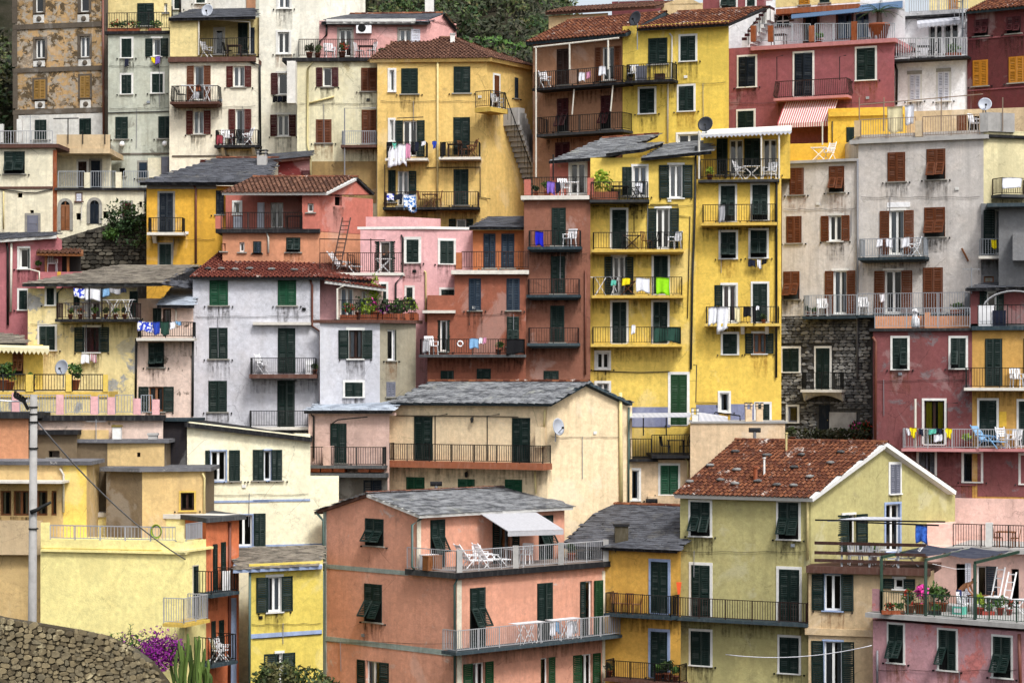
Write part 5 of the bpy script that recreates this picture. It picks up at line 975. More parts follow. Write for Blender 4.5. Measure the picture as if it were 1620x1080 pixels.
# terraces above it
ta = H27.block([(1385, 113), (1534, 8)], 500, 'p_orange32', bottom=528, depth=1.5); T(3, 1); zr = f.blk.zt + .16; p, q, r_ = f.at(710, 1020, .1), f.at(1290, 1015, .1), f.at(710, 1020, .1)
for v in (p, q): v.z = zr
railing(H27, [p, q], .95, 'rail_grey', sp=.12); band(ta.faces[0], 1010, 905, 1045, 1015, 'p_orange32', .8, 'terrace_post')
H27b = House('slate_roof_cottage', 'low red cottage under a slate roof behind the arched trellis at the right edge', [(1535, 111.6), (1660, 8)], 455, 'p_maroon27', depth=4, bottom=512); f2 = H27b.f[0]
roof(H27b, f2.at(1262, 758, .5), f2.at(1720, 748, .5), f2.at(1720, 695, -3), f2.at(1440, 705, -3), mat='slate_dark', objs=120); win(f2, 1395, 775, 1450, 900, 'o', sur='trim_white', sw=.35)
zq = slabline(g, 1300, 1700, 985, .2, .3, 3.2, 'slab_blue', 'terrace_slab'); p, q = g.at(1340, 960, .2), g.at(1700, 960, .2); p.z = q.z = zq; railing(H27, [p, q], 1.0, 'iron', sp=.2)
# ================================================================ centre: cream gabled house with slate roof
H28 = House('cream_gabled_house', 'cream house with big slate roof, long iron balcony and satellite dish in the centre', [(612, 112), (866, 26), (1000, -30)], 640, 'p_cream28'); f, gs = H28.f; T()
E0, E1 = f.at(618, 637, .45), f.at(871, 641, .45); E1.z = E0.z; ap = gs.at(931, 604, .25); R0 = ap + (E0 - E1)
roof(H28, E0, E1, ap, R0, mat='slate', objs=300, ridge='tile', fascia='slab_blue'); b1 = gs.at(1001, 648, .25); b1.z = E1.z; roof(H28, b1, b1 + (E0 - E1), R0, ap, mat='slate', objs=0, fascia='slab_blue'); z = H28.b.zt; a2 = gs.at(931, 608); H28.b.extra.append(([gs.w3(0, z), gs.w3(gs.L, z), a2], 'p_cream28'))
T(1, 2); win(f, 990, 498, 1092, 768, 'c'); T(2, 2); win(f, 42, 507, 148, 782, 'c'); T(1, 2); B28 = balcony(f, 805, 1770, 668, 775, .9, 'iron', 'slab_rust', th=.3, sp=.12)
win(f, 940, 872, 1045, 950, 'c', 'green2'); win(f, 1255, 880, 1352, 950, 'c', 'green2'); win(f, 1543, 885, 1640, 960, 'c', 'green2')
for x in (1112, 1430): polepipe(H28, [f.at(x, 770, .85), f.at(x, 492, .85), f.at(x + 75, 482, .3)], .03, 'iron', 'line_bracket')
pipe(f, [(875, 490), (1405, 494), (1620, 498)], .022, 'iron', .06, 'cable'); T(2, 2); pipe(f, [(238, 455), (235, 560)], .05, 'pipe_cream'); pipe(f, [(178, 830), (183, 965)], .05, 'pipe_cream'); band(f, 208, 560, 243, 680, 'p_cream28', .5, 'pier')
pipe(gs, [(700, 350), (706, 1060)], .09, 'pipe_cream', .12); pipe(gs, [(752, 440), (750, 1060)], .05, 'pipe_green', .1); T(1, 2)
for x, y in ((1337, 515), (1302, 848)):
    mb = MB(); mb.lathe([(.02, -.16), (.07, -.12), (.09, .06), (.03, .12)], 'iron', 8); mb.bar((0, 0, .1), (0, .16, .14), .03, 'iron'); link('wall_lamp', mb.mesh('wall_lamp'), H28.root, f.mat(f.at(x, y, .17)))
# pinkish house with pale slate roof
H29 = House('mauve_house', 'small mauve-pink house with pale slate roof left of the cream gabled house', [(488, 111), (616, 8)], 655, 'p_pink29', depth=5); f = H29.f[0]; T(1, 2)
roof(H29, f.at(312, 462, .4), f.at(848, 462, .4), f.at(905, 357, -3.6), f.at(500, 357, -3.6), mat='slate_light', objs=200, ridge='tile'); band(f, 345, 470, 875, 488, 'p_pink29', .12, 'cornice')
win(f, 475, 545, 570, 780, 'c'); win(f, 680, 890, 782, 1000, 'c', 'navy'); B29 = balcony(f, 312, 795, 683, 795, .8, 'iron', 'slab_grey', sp=.12); band(f, 453, 675, 498, 790, 'p_pink29', .85, 'pier'); pipe(f, [(355, 480), (372, 500), (372, 750)], .05, 'pipe_black'); polepipe(H29, [f.at(475, 545, .1), f.at(520, 515, .6), f.at(700, 498, .6)], .03, 'iron', 'line_bracket')
mb = MB()
for i, x in enumerate((340, 415, 490, 640, 715)): a = f.at(x, 835, .7); mb = MB(); mb.box(0, -.65, 0, .55, -.003, .28, 'terracotta'); link('corbel', mb.mesh('corbel'), H29.root, f.mat(f.w3(f.uof(a), a.z)))
slabline(f, 312, 810, 842, .2, .8, 0, 'slab_grey', 'ledge'); band(f, 312, 862, 822, 1000, 'p_greydk', .03, 'grey_panel')
# beige terraces right of the centre house
H41 = House('beige_terrace_house', 'low beige house with iron terrace railing and twin chimneys below the tall yellow houses', [(996, 110.6), (1096, 0)], 727, 'p_beige41', depth=5); f = H41.f[0]; T(2, 2)
slabline(f, 757, 930, 755, .13, .35, 4.5, 'slab_dark', 'terrace_slab'); slabline(f, 890, 1235, 733, .14, .7, 4, 'slab_dark', 'terrace_slab'); railing(H41, [f.at(760, 752, .25), f.at(888, 752, .25)], .95, 'iron', sp=.12); railing(H41, [f.at(892, 735, .6), f.at(1122, 732, .6)], 1., 'iron', sp=.12)
up4 = H41.block([(996, 114.2), (1094, 0)], 690, 'p_beige41', bottom=728, depth=1.5); up5 = H41.block([(996, 114.6), (1094, 0)], 672, 'mortar_grey', bottom=694, depth=.6); stones(H41.root, up5.faces[0], 758, 552, 1125, 612, 'stone', .4, .22, 80, seed=12)
win(f, 762, 822, 812, 1005, 'n', sur='trim_white', curt='cl_lblue'); win(f, 945, 797, 1050, 970, 'c', 'green2', sur='trim_white'); band(f, 866, 980, 1065, 1075, 'p_beige41', .3, 'low_wall'); pipe(f, [(1100, 750), (1112, 775), (1112, 865)], .05, 'pipe_cream')
r4 = H41.block([(1092, 109.8), (1242, 4)], 668, 'p_beige41', depth=4); g = r4.faces[0]; slabline(g, 1125, 1720, 527, .08, .08, 3.8, 'concrete', 'coping')
for x in (1482, 1548): chimney(H41, g.at(x, 520, -.6), .32, .55, .32, 'p_beige41', 'slab_grey')
chimney(H41, g.at(1155, 522, -.4), .3, .3, .3, 'trim_white', 'slab_grey')
mb = MB(); A = [f.at(760, 500, .8), f.at(1130, 495, .8), f.at(1130, 472, -2.5), f.at(775, 475, -2.5)]; mb.hexa([p - Vector((0, 0, .04)) for p in A] + A, 'aw_white'); awo = H41.part('terrace_canopy', mb)
for x in (840, 980): polepipe(H41, [f.at(x, 612, .1), f.at(x, 492, .1)], .03, 'iron', 'post')
A = [g.at(1180, 525, -.5), g.at(1355, 522, -.5), g.at(1355, 495, -3), g.at(1180, 470, -3)]; mb = MB(); mb.hexa([p - Vector((0, 0, .04)) for p in A] + A, 'aw_white'); H41.part('terrace_canopy', mb); polepipe(H41, [g.at(1280, 470, -2), g.at(1430, 492, -1), g.at(1430, 522, -1)], .03, 'iron', 'post')
# ================================================================ bright cream house
H30 = House('bright_cream_house', 'bright cream-white house with pale blue trims and dark green shutters', [(296, 105.5), (491, -14)], 690, 'p_cream30', depth=6); f = H30.f[0]; T()
H30.b.zt = f.at(400, 690).z; H30.b.extra.append(([f.w3(0, H30.b.zt), f.w3(f.L, H30.b.zt), f.at(296, 666)], 'p_cream30')); A = [f.at(292, 668, .3), f.at(494, 692, .3), f.at(494, 688, -6), f.at(292, 660, -6)]; mb = MB(); mb.hexa([p - Vector((0, 0, .2)) for p in A] + A, 'slab_dark'); H30.part('roof', mb)
lo3 = H30.block([(491, f.B.y), (536, -14)], 757, 'p_cream30', depth=5); T(0, 2); win(f, 1285, 708, 1380, 890, 'n', sur=('p_blueband', .06)); win(f, 1255, 708, 1283, 890, 'c'); win(f, 1402, 705, 1460, 888, 'c', off=.03); T(1, 2); win(f, 66, 703, 112, 885, 'n', sur=('p_blueband', .06)); win(f, 5, 705, 62, 885, 'c', off=.03); win(f, 116, 700, 176, 885, 'c', off=.03)
T(0, 2); band(f, 1255, 1007, 1640, 1020, 'p_blueband', .04); T(1, 2); band(f, 0, 1000, 350, 1013, 'p_blueband', .04); T(1, 3); band(f, 75, 232, 430, 250, 'p_blueband', .04); band(lo3.faces[0], 345, 228, 440, 242, 'p_blueband', .04); T(0, 3); win(f, 1435, 58, 1540, 245, 'n', sur=('p_blueband', .06)); T(1, 3); win(f, 8, 48, 75, 245, 'c', off=.03)
win(f, 25, 440 - 570, 30, 445 - 570, 'k') if False else None
# yellow-green house in front with slate roof
H35 = House('blue_band_house', 'acid yellow house with a pale blue band and dark slate roof at the bottom', [(394, 100.2), (511, -30)], 893, 'p_yellow35', depth=4); f = H35.f[0]; T(1, 3)
E0, E1 = f.at(-120, 392, .35), f.at(425, 368, .35); E1.z = E0.z; R1, R0 = f.at(425, 240, -3.4), f.at(-110, 250, -3.4); R0.z = R1.z; roof(H35, E0, E1, R1, R0, mat='slate_brown', objs=260, fascia='p_blueband')
win(f, 90, 432, 172, 645, 'o', sur='trim_white', sw=.55); win(f, 145, 900, 178, 1090, 'o', sur='trim_white', sw=.62); band(f, -20, 768, 420, 795, 'p_blueband', .03); pipe(f, [(0, 810), (420, 780)], .02, 'iron', .05, 'cable'); T(0, 3); pipe(f, [(1525, 380), (1522, 1100)], .06, 'pipe_green', .12)
# ================================================================ salmon corner house
H36 = House('salmon_house', 'salmon corner house with wrap-around white railed terrace and slate roof in the foreground', [(512, 105.8), (722, 43), (957, -42)], 906, 'p_salmon', ref=1); f, gs = H36.f; T(1, 3)
H36.b.zt = f.raw(650, 908).z; tp = H36.block([(512, 105.8), (660, 43), (893, -42)], 812, 'p_salmon', ref=1, zbot=H36.b.zt); ft, gt = tp.faces; ft.holes = f.holes if False else ft.holes
H36.b.pts; T()
apL = ft.at(579, 781, .15); z = tp.zt; tp.extra.append(([ft.w3(0, z), ft.w3(ft.L, z), ft.at(579, 785)], 'p_salmon')); E0 = gt.at(664, 815, .4); E1 = gt.at(907, 806, .4); E1.z = E0.z; R0 = apL; R1 = apL + (E1 - E0) * .99
roof(H36, E0, E1, R1, R0, mat='slate', objs=300, ridge='tile', fascia='trim_white'); L0 = ft.at(497, 809, .15); roof(H36, L0 + (E1 - E0), L0, R0, R1, mat='slate', objs=0, fascia='slab_brown')
T(1, 2); chimney(H36, gt.at(1690, 985, -2.5), .3, .6, .3, 'pipe_grey', 'slab_grey', False); T(1, 3)
win(ft, 690, 80, 795, 242, 'c2'); win(f, 683, 480, 787, 707, 'c2'); win(f, 690, 945, 778, 1120, 'o', sw=.55, frame='white_paint', curt='cl_white')
band(f, 450, 375, 950, 402, 'p_teal', .025); band(f, 445, 838, 1222, 870, 'p_teal', .025); band(f, 432, 300, 450, 1200, 'p_teal', .03, 'corner_strip'); band(ft, 432, 20, 450, 298, 'p_teal', .03, 'corner_strip'); pipe(ft, [(388, 40), (430, 90), (428, 395)], .06, 'pipe_green', .12); pipe(f, [(428, 385), (422, 1100)], .06, 'pipe_green', .12)
band(gs, 1243, 452, 1272, 1200, 'p_corner', .03, 'corner_strip'); pipe(f, [(1248, 440), (1232, 480), (1232, 1100)], .06, 'pipe_green', .12); pipe(gt, [(1030, 75), (972, 115), (972, 370), (985, 385)], .06, 'pipe_green', .12); band(gt, 1000, 75, 1024, 390, 'p_corner', .03, 'corner_strip')
# terrace slab round the corner
b = H36.b; c_ = sum(b.plan, Vector((0, 0))) / 4; k0 = f.raw(648, 908); Pl = [Vector(k0[:2]), b.plan[1], b.plan[2], Vector(gt.w3(gt.L, 0)[:2]), Vector(gt.w3(0, 0)[:2])]; o1 = [Pl[0] + f.n * .3, b.plan[1] + (f.n + gs.n).normalized() * .4, b.plan[2] + gs.n * .3 + gs.u * .25, Pl[3] + gs.u * .3, Pl[4] - gt.n * .2, Pl[0] - f.n * .01]
z0 = b.zt + .004; mb = MB(); mb.poly([(p.x, p.y, z0 + .26) for p in o1], 'floor_tile'); mb.poly([(p.x, p.y, z0) for p in o1][::-1], 'slab_dark')
for p, q in zip(o1, o1[1:] + o1[:1]): mb.poly([(p.x, p.y, z0), (q.x, q.y, z0), (q.x, q.y, z0 + .26), (p.x, p.y, z0 + .26)], 'slab_dark')
H36.part('terrace_slab', mb); ZT36 = z0 + .262
rp = [Vector((p.x, p.y, ZT36)) for p in (Pl[0] + f.n * .15, b.plan[1] + (f.n + gs.n).normalized() * .2, b.plan[2] + gs.n * .15, b.plan[2] - gs.n * 2.2 + gs.u * .1)]; railing(H36, rp, .95, 'rail_white', sp=.12, bw=.016, tr=.036)
mb = MB()
for t_ in (0, .42, .72, .99): p = rp[1].lerp(rp[2], t_); mb.box(p.x - .14, p.y - .14, ZT36, p.x + .14, p.y + .14, ZT36 + 1.0, 'trim_white')
H36.part('terrace_post', mb) if False else [H36.part('terrace_post', (lambda m: (m.box(p.x - .13, p.y - .13, ZT36, p.x + .13, p.y + .13, ZT36 + 1.0, 'concrete'), m)[1])(MB())) for p in [rp[1].lerp(rp[2], t_) for t_ in (.02, .38, .68, .99)]]
win(gt, 1085, 85, 1170, 385, 'c2'); win(gt, 1505, 90, 1578, 385, 'o', sw=.45, frame='wood'); T(2, 3); win(gt, 205, 60, 285, 340, 'c2')
T(1, 3); win(gs, 1328, 500, 1415, 860, 'c2'); T(2, 3); win(gs, 195, 475, 283, 835, 'c', sur=None); win(gs, 480, 460, 527, 800, 'ol', sw=.3, frame='white_paint'); win(gs, 543, 460, 590, 792, 'c', 'green3', off=.05); band(gs, 588, 395, 606, 1100, 'p_corner', .03, 'corner_strip')
T(1, 3)
zb_ = gs.at(1345, 878, .9); T(2, 3); B36 = balcony(gs, -300, 700, 712, 838, .95, 'rail_white', 'slab_blue', sp=.12)
T(1, 3); win(gs, 1337, 955, 1413, 1120, 'o', 'green3', sw=.5, frame='white_paint'); T(2, 3); win(gs, 215, 925, 257, 1120, 'or', 'green3', sw=.45, frame='white_paint'); win(gs, 460, 905, 527, 1120, 'o', 'green3', sw=.5, frame='white_paint')
# awning
A, Bq = gt.raw(757, 811, .2), gt.raw(845, 809, .2); C0, C1 = gt.raw(818, 834, 2.3), gt.raw(893, 832, 2.0); A2 = gt.raw(840, 808, .2); C0 = gt.w3(gt.uof(A) , A.z - .75, 2.2); C1 = gt.w3(gt.uof(Bq), Bq.z - .75, 2.2); mb = MB(); mb.hexa([C0, C1, Bq, A, C0 + dz * .1, C1 + dz * .1, Bq + dz * .1, A + dz * .1], 'aw_plain'); mb.hexa([C0 - dz * .6, C1 - dz * .6, C1 - dz * .6 + Vector((0, .02, 0)), C0 - dz * .6 + Vector((0, .02, 0)), C0 - dz * .02, C1 - dz * .02, C1 - dz * .02 + Vector((0, .02, 0)), C0 - dz * .02 + Vector((0, .02, 0))], 'aw_plain'); H36.part('awning', mb)
slabline(gt, 1040 - 1543, -0 - 1543 + 2300, -0, .1, .3, 0, 'trim_white', 'gutter') if False else None
# ================================================================ golden house with dark slate roof
H37 = House('golden_slate_house', 'golden house with dark slate roof and iron balconies beside the olive house', [(956, 106), (1077, 30)], 868, 'p_golden37', depth=5); f = H37.f[0]; T(2, 3)
E0, E1 = f.at(600, 250, .4), f.at(1042, 278, .4); E0.z = E1.z = (E0.z + E1.z) / 2; E0 -= f.u.to_3d() * 2.3; up = Vector((-f.n.x * 4.3, -f.n.y * 4.3, 1.75)); roof(H37, E0, E1, E1 + up, E0 + up, mat='slate_dark', objs=300, ridge='tile'); ch = on_plane(E0, E1, E1 + up, 983, 854); chimney(H37, ch, .62, .6, .6, 'mortar_warm', 'slab_dark', False)
win(f, 888, 338, 992, 652, 'c', 'green', sur=('p_blueband', .13)); win(f, 887, 765, 988, 1045, 'c', 'green', sur=('p_blueband', .13)); B37a = balcony(f, 608, 1008, 540, 665, .8, 'iron', 'slab_blue', sp=.11); B37b = balcony(f, 610, 1060, 955, 1065, .8, 'iron', 'slab_brown', sp=.11)
# ================================================================ olive-yellow gabled house
H38 = House('olive_gabled_house', 'olive-yellow gabled house with red tiled roof weighted by stones and a wooden railed terrace', [(1076, 104.8), (1283, 27), (1511, -38)], 788, 'p_olive38'); f, gs = H38.f; T()
E0, E1 = f.at(1066, 780, .45), f.at(1285, 789, .45); E0.z = E1.z = (E0.z + E1.z) / 2; ap = gs.at(1404, 700, .3); R0 = ap + (E0 - E1) * 1.12; RF38 = (E0, E1, ap, R0)
roof(H38, E0, E1, ap, R0, kind='tile', mat='tile', objs=300, fascia='trim_white', ridge='tile', th=.2); b1 = gs.at(1513, 789, .3); b1.z = E1.z; roof(H38, b1, b1 + (E0 - E1), R0, ap, kind='tile', mat='tile', objs=0, fascia='trim_white', th=.2); z = H38.b.zt; H38.b.extra.append(([gs.w3(0, z), gs.w3(gs.L, z), gs.at(1404, 706)], 'p_olive38'))
for px_, py_, r_, h_, m_ in ((1195, 761, .1, .55, 'terracotta'), (1209, 752, .05, .7, 'trim_white'), (1244, 714, .05, .75, 'pipe_cream')):
    q = on_plane(E0, E1, ap, px_, py_); m = MB(); m.tube([q - Vector((0, 0, .1)), q + Vector((0, 0, h_))], r_, m_, 8); m.tube([q + Vector((0, 0, h_ + .02)), q + Vector((0, 0, h_ + .08))], r_ * 1.6, m_, 8); H38.part('roof_vent', m)
T(3, 3); win(f, 122, -22, 245, 202, 'c2', sur='trim_white'); win(f, 127, 387, 247, 705, 'c', sur=('trim_white', .13)); win(f, 130, 803, 247, 1018, 'c', sur='trim_white'); T(2, 3); win(f, 1130, -22, 1247, 182, 'c2', sur='trim_white'); win(f, 1135, 358, 1247, 680, 'c', sur=('trim_white', .13)); win(f, 1133, 763, 1248, 970, 'c', sur='trim_white'); B38 = balcony(f, 1018, 1835, 575, 698, .85, 'iron_red', 'slab_blue', sp=.12)
T(3, 3); pipe(f, [(280, -50), (298, -20), (298, 330)], .06, 'pipe_cream', .1); pipe(f, [(330, 375), (302, 400), (302, 760)], .05, 'pipe_cream', .1)
T(3, 2); win(gs, 802, 790, 862, 965, 'c', 'sh_grey', sur='trim_white', catch=False); win(gs, 775, 1027, 862, 1320, 'n', sur=('p_blueband', .1), frame='white_paint', curt=False); T(3, 3); win(gs, 545, 55, 592, 280, 'o', sw=.75, sur=None, frame='white_paint'); band(gs, 505, 40, 592, 54, 'trim_white', .06, 'lintel')
# beige lower part in front of the gable with the wooden-railed terrace on top
H38b = House('beige_annex', 'beige annex with dark green shutters carrying the wooden-railed terrace', [(1279, 101.2), (1478, 18)], 903, 'p_beige38', depth=2.6); fb = H38b.f[0]
H38b.b.zt = fb.at(600, 385).z; zB = slabline(fb, 290, 1045, 375, .3, .35, 3.6, 'slab_brown', 'terrace_slab')
win(fb, 402, 417, 505, 637, 'o', sur=('p_blueband', .08), sw=.55); win(fb, 830, 440, 885, 505, 'o', sur=('trim_white', .1), sw=.5); slabline(fb, 283, 700, 750, .3, .12, 0, 'p_beige38', 'ledge'); win(fb, 400, 825, 510, 1100, 'o', sw=.55, frame='white_paint', sur=('p_blueband', .08), curt='cl_grey')
p = [fb.at(342, 375, .25), fb.at(1020, 375, .25)]
for v in p: v.z = zB
mbw = MB()
for zz in (.18, .52, .95): mbw.hexa([v + Vector((0, dd, zz + k_)) for k_ in (0, .14) for v, dd in ((p[0], 0), (p[1], 0), (p[1], .06), (p[0], .06))], 'wood_dark')
for t_ in (.25, .5, .76): q = p[0].lerp(p[1], t_); mbw.box(q.x - .04, q.y + .061, zB, q.x + .04, q.y + .12, zB + 1.1, 'rail_grey')
H38b.part('railing', mbw)
for a, b in (((345, 85), (1140, 96)), ((600, 98), (1100, 118))): polepipe(H38b, [fb.at(*a, .6), fb.at(*b, .6)], .035, 'iron', 'awning_frame')
mb = MB(); A = [fb.at(420, 88, .6), fb.at(860, 78, .6), fb.at(870, 68, -.8), fb.at(640, 65, -.8)]; mb.hexa([q - Vector((0, 0, .05)) for q in A] + A, 'aw_white'); H38b.part('folded_awning', mb)
# pink terrace houses at the lower right
H40 = House('light_pink_house', 'light pink house with a railed upper terrace behind the pergola at the right edge', [(1468, 104.6), (1660, 24)], 865, 'p_pink40', depth=5); f = H40.f[0]; T(3, 3)
H40.b.zt = f.at(1400, 262).z; slabline(f, 1137, 1700, 262, .2, .4, 4.8, 'concrete', 'terrace_slab'); u4 = H40.block([(1506, 109), (1700, 10)], 788, 'p_pink40', bottom=868, depth=2); z = f.at(1400, 255, .2).z
a, b_ = f.at(1188, 240, .2), f.at(1700, 262, .2); a.z = b_.z = z; railing(H40, [a, b_], 1.05, 'iron', sp=.12); band(f, 1392, 100, 1432, 245, 'trim_white', .25, 'terrace_post'); win(f, 1205, 355, 1262, 640, 'k'); win(f, 1330, 365, 1390, 640, 'or', 'navy', sw=.5); win(f, 1540, 385, 1590, 640, 'k'); win(f, 1265, 355, 1292, 640, 'c', 'sh_white', off=.03)
l4 = H40.block([(1466, 106.2), (1512, 10)], 828, 'p_pink40', bottom=1000, depth=2)
H39 = House('rose_pink_house', 'rose-pink house with three white-framed shuttered windows under the pergola terrace', [(1381, 99.2), (1640, 38)], 978, 'p_pink39', depth=6); f = H39.f[0]
H39.b.zt = f.at(1000, 720).z; Z39 = slabline(f, 650, 1760, 690, .2, .35, 5.6, 'concrete', 'terrace_slab')
win(f, 795, 720, 885, 955, 'c2', sur=('trim_white', .09)); win(f, 1103, 758, 1205, 1000, 'cl', sur=('trim_white', .09)); win(f, 1435, 798, 1540, 1045, 'c2', sur=('trim_white', .09)); pipe(f, [(1590, 780), (1600, 1200)], .07, 'pipe_copper', .1); pipe(f, [(725, 880), (725, 1100)], .05, 'pipe_grey', .1)
def on39(x, off): q = f.at(x, 0, off); q.z = Z39 + .002; return q
F39 = f
railing(H39, [on39(750, -4.8), on39(750, .15), on39(1750, .15)], .95, 'rail_green', sp=.12); band(f, 700, 505, 745, 640, 'p_pink39', .1, 'terrace_post')
H39p = []
for x in (750, 1020, 1320): a = on39(x, .05); H39p.append(a)
mbp = MB(); hh = 2.35
pg = link('pergola', None, None, Matrix.Translation(on39(1020, -1.))); tag(pg, 'dark green metal pergola with sagging shade cloth on the rose-pink terrace', 'pergola')
for a in H39p:
    m = MB(); m.box(a.x - .06, a.y - .06, Z39 + .003, a.x + .06, a.y + .06, Z39 + hh, 'rail_green'); link('post', m.mesh('post'), pg, I4)
for a in H39p:
    m = MB(); q = Vector((a.x, a.y, Z39 + hh)) - Vector((f.n.x, f.n.y, 0)) * 4.2; q.z += .25; s_ = Vector((a.x, a.y, Z39 + hh + .061)); m.bar(s_, q, .11, 'rail_green'); link('beam', m.mesh('beam'), pg, I4)
for a, b_ in zip(H39p, H39p[1:]):
    m = MB(); n = 8; d = Vector((-f.n.x, -f.n.y, 0)) * 4.0
    for i in range(n):
        for j in range(3):
            def pp(i, j): w_ = a.lerp(b_, (j * .88 + .16) / 3) ; t_ = .42 + .58 * i / n; r = Vector((w_.x, w_.y, Z39 + hh + .1)) + d * t_; r.z += .25 * t_ - .1 * math.sin(math.pi * (j * .88 + .16) / 3) - .04 * math.sin(i * 2.1 + j); return r
            m.poly([pp(i, j), pp(i, j + 1), pp(i + 1, j + 1), pp(i + 1, j)], 'shade_dark')
    link('shade_cloth', m.mesh('shade_cloth', True), pg, I4)
# ================================================================ lower left
H33 = House('yellow_blind_house', 'plain pale yellow house with a white railed roof terrace in the lower left', [(64, 99.4), (292, 14), (326, -68)], 872, 'p_yellow33'); f, gs = H33.f; T(0, 3)
b = H33.b; slabline(f, 248, 1135, 272, .1, .15, 2, 'p_yellow33', 'ledge'); slabline(gs, 1130, 1302, 258, .1, .15, 1, 'p_yellow33', 'ledge')
pw = H33.block([(66, 100.4), (292, 24), (325, -68)], 857, 'p_yellow33', zbot=b.zt, cap=True) if False else None
band(f, 252, 212, 1120, 262, 'p_yellow33', .05, 'parapet') ; b.zt = f.at(700, 212).z; band(f, 252, 100, 305, 211, 'p_yellow33', .06, 'terrace_post'); band(f, 1075, 118, 1125, 211, 'p_yellow33', .06, 'terrace_post')
a, q = f.at(306, 208, 0), f.at(1074, 214, 0); a.z = q.z = b.zt + .005; railing(H33, [a, q], .62, 'rail_white', sp=.16, tr=.05); a, q = gs.at(1135, 235, -.1), gs.at(1232, 225, -.1); a.z = q.z = b.zt + .005; railing(H33, [a, q], .75, 'rail_grey', sp=.06)
rm = H33.block([(100, 104), (338, 20), (362, -60)], 816, 'p_yellow33', bottom=872); T(); H33.flat(rm, .2, .5, 'slab_white', name='roof_slab'); T(0, 3)
win(gs, 1176, 365, 1206, 690, 'c', sur=('p_corner', .05)); B33 = balcony(gs, 1122, 1270, 552, 705, 1.0, 'rail_white', 'slab_yellow', sp=.12)
H34 = House('orange_narrow_house', 'narrow orange house seen edge-on with two dark iron balconies', [(326, 99.6), (378, -62)], 826, 'p_orange34', depth=5, back=(-2.2, 4)); f = H34.f[0]
win(f, 1300, 235, 1322, 520, 'c'); win(f, 1350, 222, 1374, 520, 'c'); win(f, 1290, 705, 1312, 920, 'c'); win(f, 1338, 700, 1362, 920, 'c'); pipe(f, [(1403, 100), (1400, 1080)], .07, 'pipe_copper', .08); band(f, 1405, 560, 1440, 1100, 'p_blueband', .03, 'corner_strip'); H34.flat(th=.2, over=.4, mat='slab_grey')
B34a = balcony(f, 1290, 1450, 390, 530, 1.1, 'iron', 'slab_blue', sp=.16); B34b = balcony(f, 1290, 1440, 790, 955, 1.1, 'iron', 'slab_blue', sp=.16)
# orange house and tan blocks behind
H32 = House('orange_flat_house', 'orange-brown flat-roofed house at the left edge behind the utility pole', [(-30, 103.6), (45, 5)], 660, 'p_orange32', depth=4); f = H32.f[0]; T(0, 2)
slabline(f, -120, 200, 470, .28, .3, 4, 'slab_dark', 'roof_edge')
Ht = House('pink_post_terrace', 'long terrace with pink posts and metal railings below the pale yellow house', [(-30, 104.85), (258, -2)], 658, 'p_pinkish18', depth=.6, cat='terrace'); f = Ht.f[0]
slabline(f, -120, 1000, 490, .24, .25, .6, 'slab_dark', 'terrace_slab')
for a in (75, 345, 555, 658, 815, 930): band(f, a, 345 + a * .05, a + 45, 485, 'p_pink20', .12, 'terrace_post')
for a, q in ((-120, 72), (122, 343), (402, 553), (602, 656), (705, 813), (862, 928)): railing(Ht, [f.at(a, 478, .02), f.at(q, 478, .02)], .85, 'rail_grey', sp=.13)
Hb = House('tar_walled_house', 'black tar-coated blind wall beside the bright cream house', [(181, 106), (297, 6)], 668, 'p_tarwall', depth=3); f = Hb.f[0]; slabline(f, 695, 1150, 510, .12, .25, 3, 'slab_blue', 'roof_edge')
Hc = House('tan_block', 'stepped tan and ochre house with overlapping flat concrete roofs', [(116, 104.4), (170, 10), (260, 6)], 700, 'p_tan_shade31', back=(0, 2.5), fmats=['p_tan_shade31', 'p_ytan31']); f0, f = Hc.f  # left face: tan plaster darkened, its shade is in the colour
b = Hc.b; b.zt = f0.at(560, 570).z if False else b.zt; T(0, 2); Hc.flat(th=.16, over=.25, mat='slab_worn'); chimney(Hc, f.at(715, 640, -.5), .38, .6, .38, 'trim_white', 'brass', False); chimney(Hc, f.at(935, 650, -.5), .4, .3, .4, 'concrete', 'concrete', False)
win(f, 838, 712, 856, 742, 'k', catch=False, sill=False)
Hd = House('tan_corner_house', 'tan and pale orange corner house with a small barred window and crumbling flat roof', [(168, 102.6), (225, 20), (325, -12)], 745, 'p_tan_shade31', fmats=['p_tan_shade31', 'p_ytan31'], back=(0, 3)); f0, f = Hd.f; Hd.flat(th=.17, over=.3, mat='slab_worn'); win(f, 1102, 962, 1185, 1068, 'n', sur=('slab_yellow', .08), frame='dkbrown', curt=False)  # shaded left face painted in the same darkened tan
pipe(f, [(1235, 840), (1248, 870), (1245, 1080)], .05, 'pipe_cream')
He = House('brown_back_block', 'brown wall with a small dark opening under a flat grey roof', [(40, 104.15), (122, 0)], 686, 'p_tan_shade31', depth=2.5); f = He.f[0]; slabline(f, 150, 475, 580, .2, .3, 2.4, 'slab_dark', 'roof_edge'); win(f, 298, 702, 362, 745, 'k', catch=False)
He2 = He.block([(118, 104.72), (172, 0)], 680, 'p_ytan31', depth=1.5)
Hf = House('yellow_porch_house', 'yellow and orange house with a glazed wooden porch behind the utility pole', [(-30, 100.8), (100, 4), (137, 0)], 735, 'p_ytan31', back=(0, 3), fmats=['p_ytan31', 'p_yellow32']); f, f1 = Hf.f; Hf.flat(th=.17, over=.3, mat='slab_worn')
slabline(f, -120, 380, 890, .1, 1.2, 0, 'slab_white', 'porch_roof'); pipe(f1, [(365, 812), (388, 850), (388, 1080)], .05, 'pipe_white')
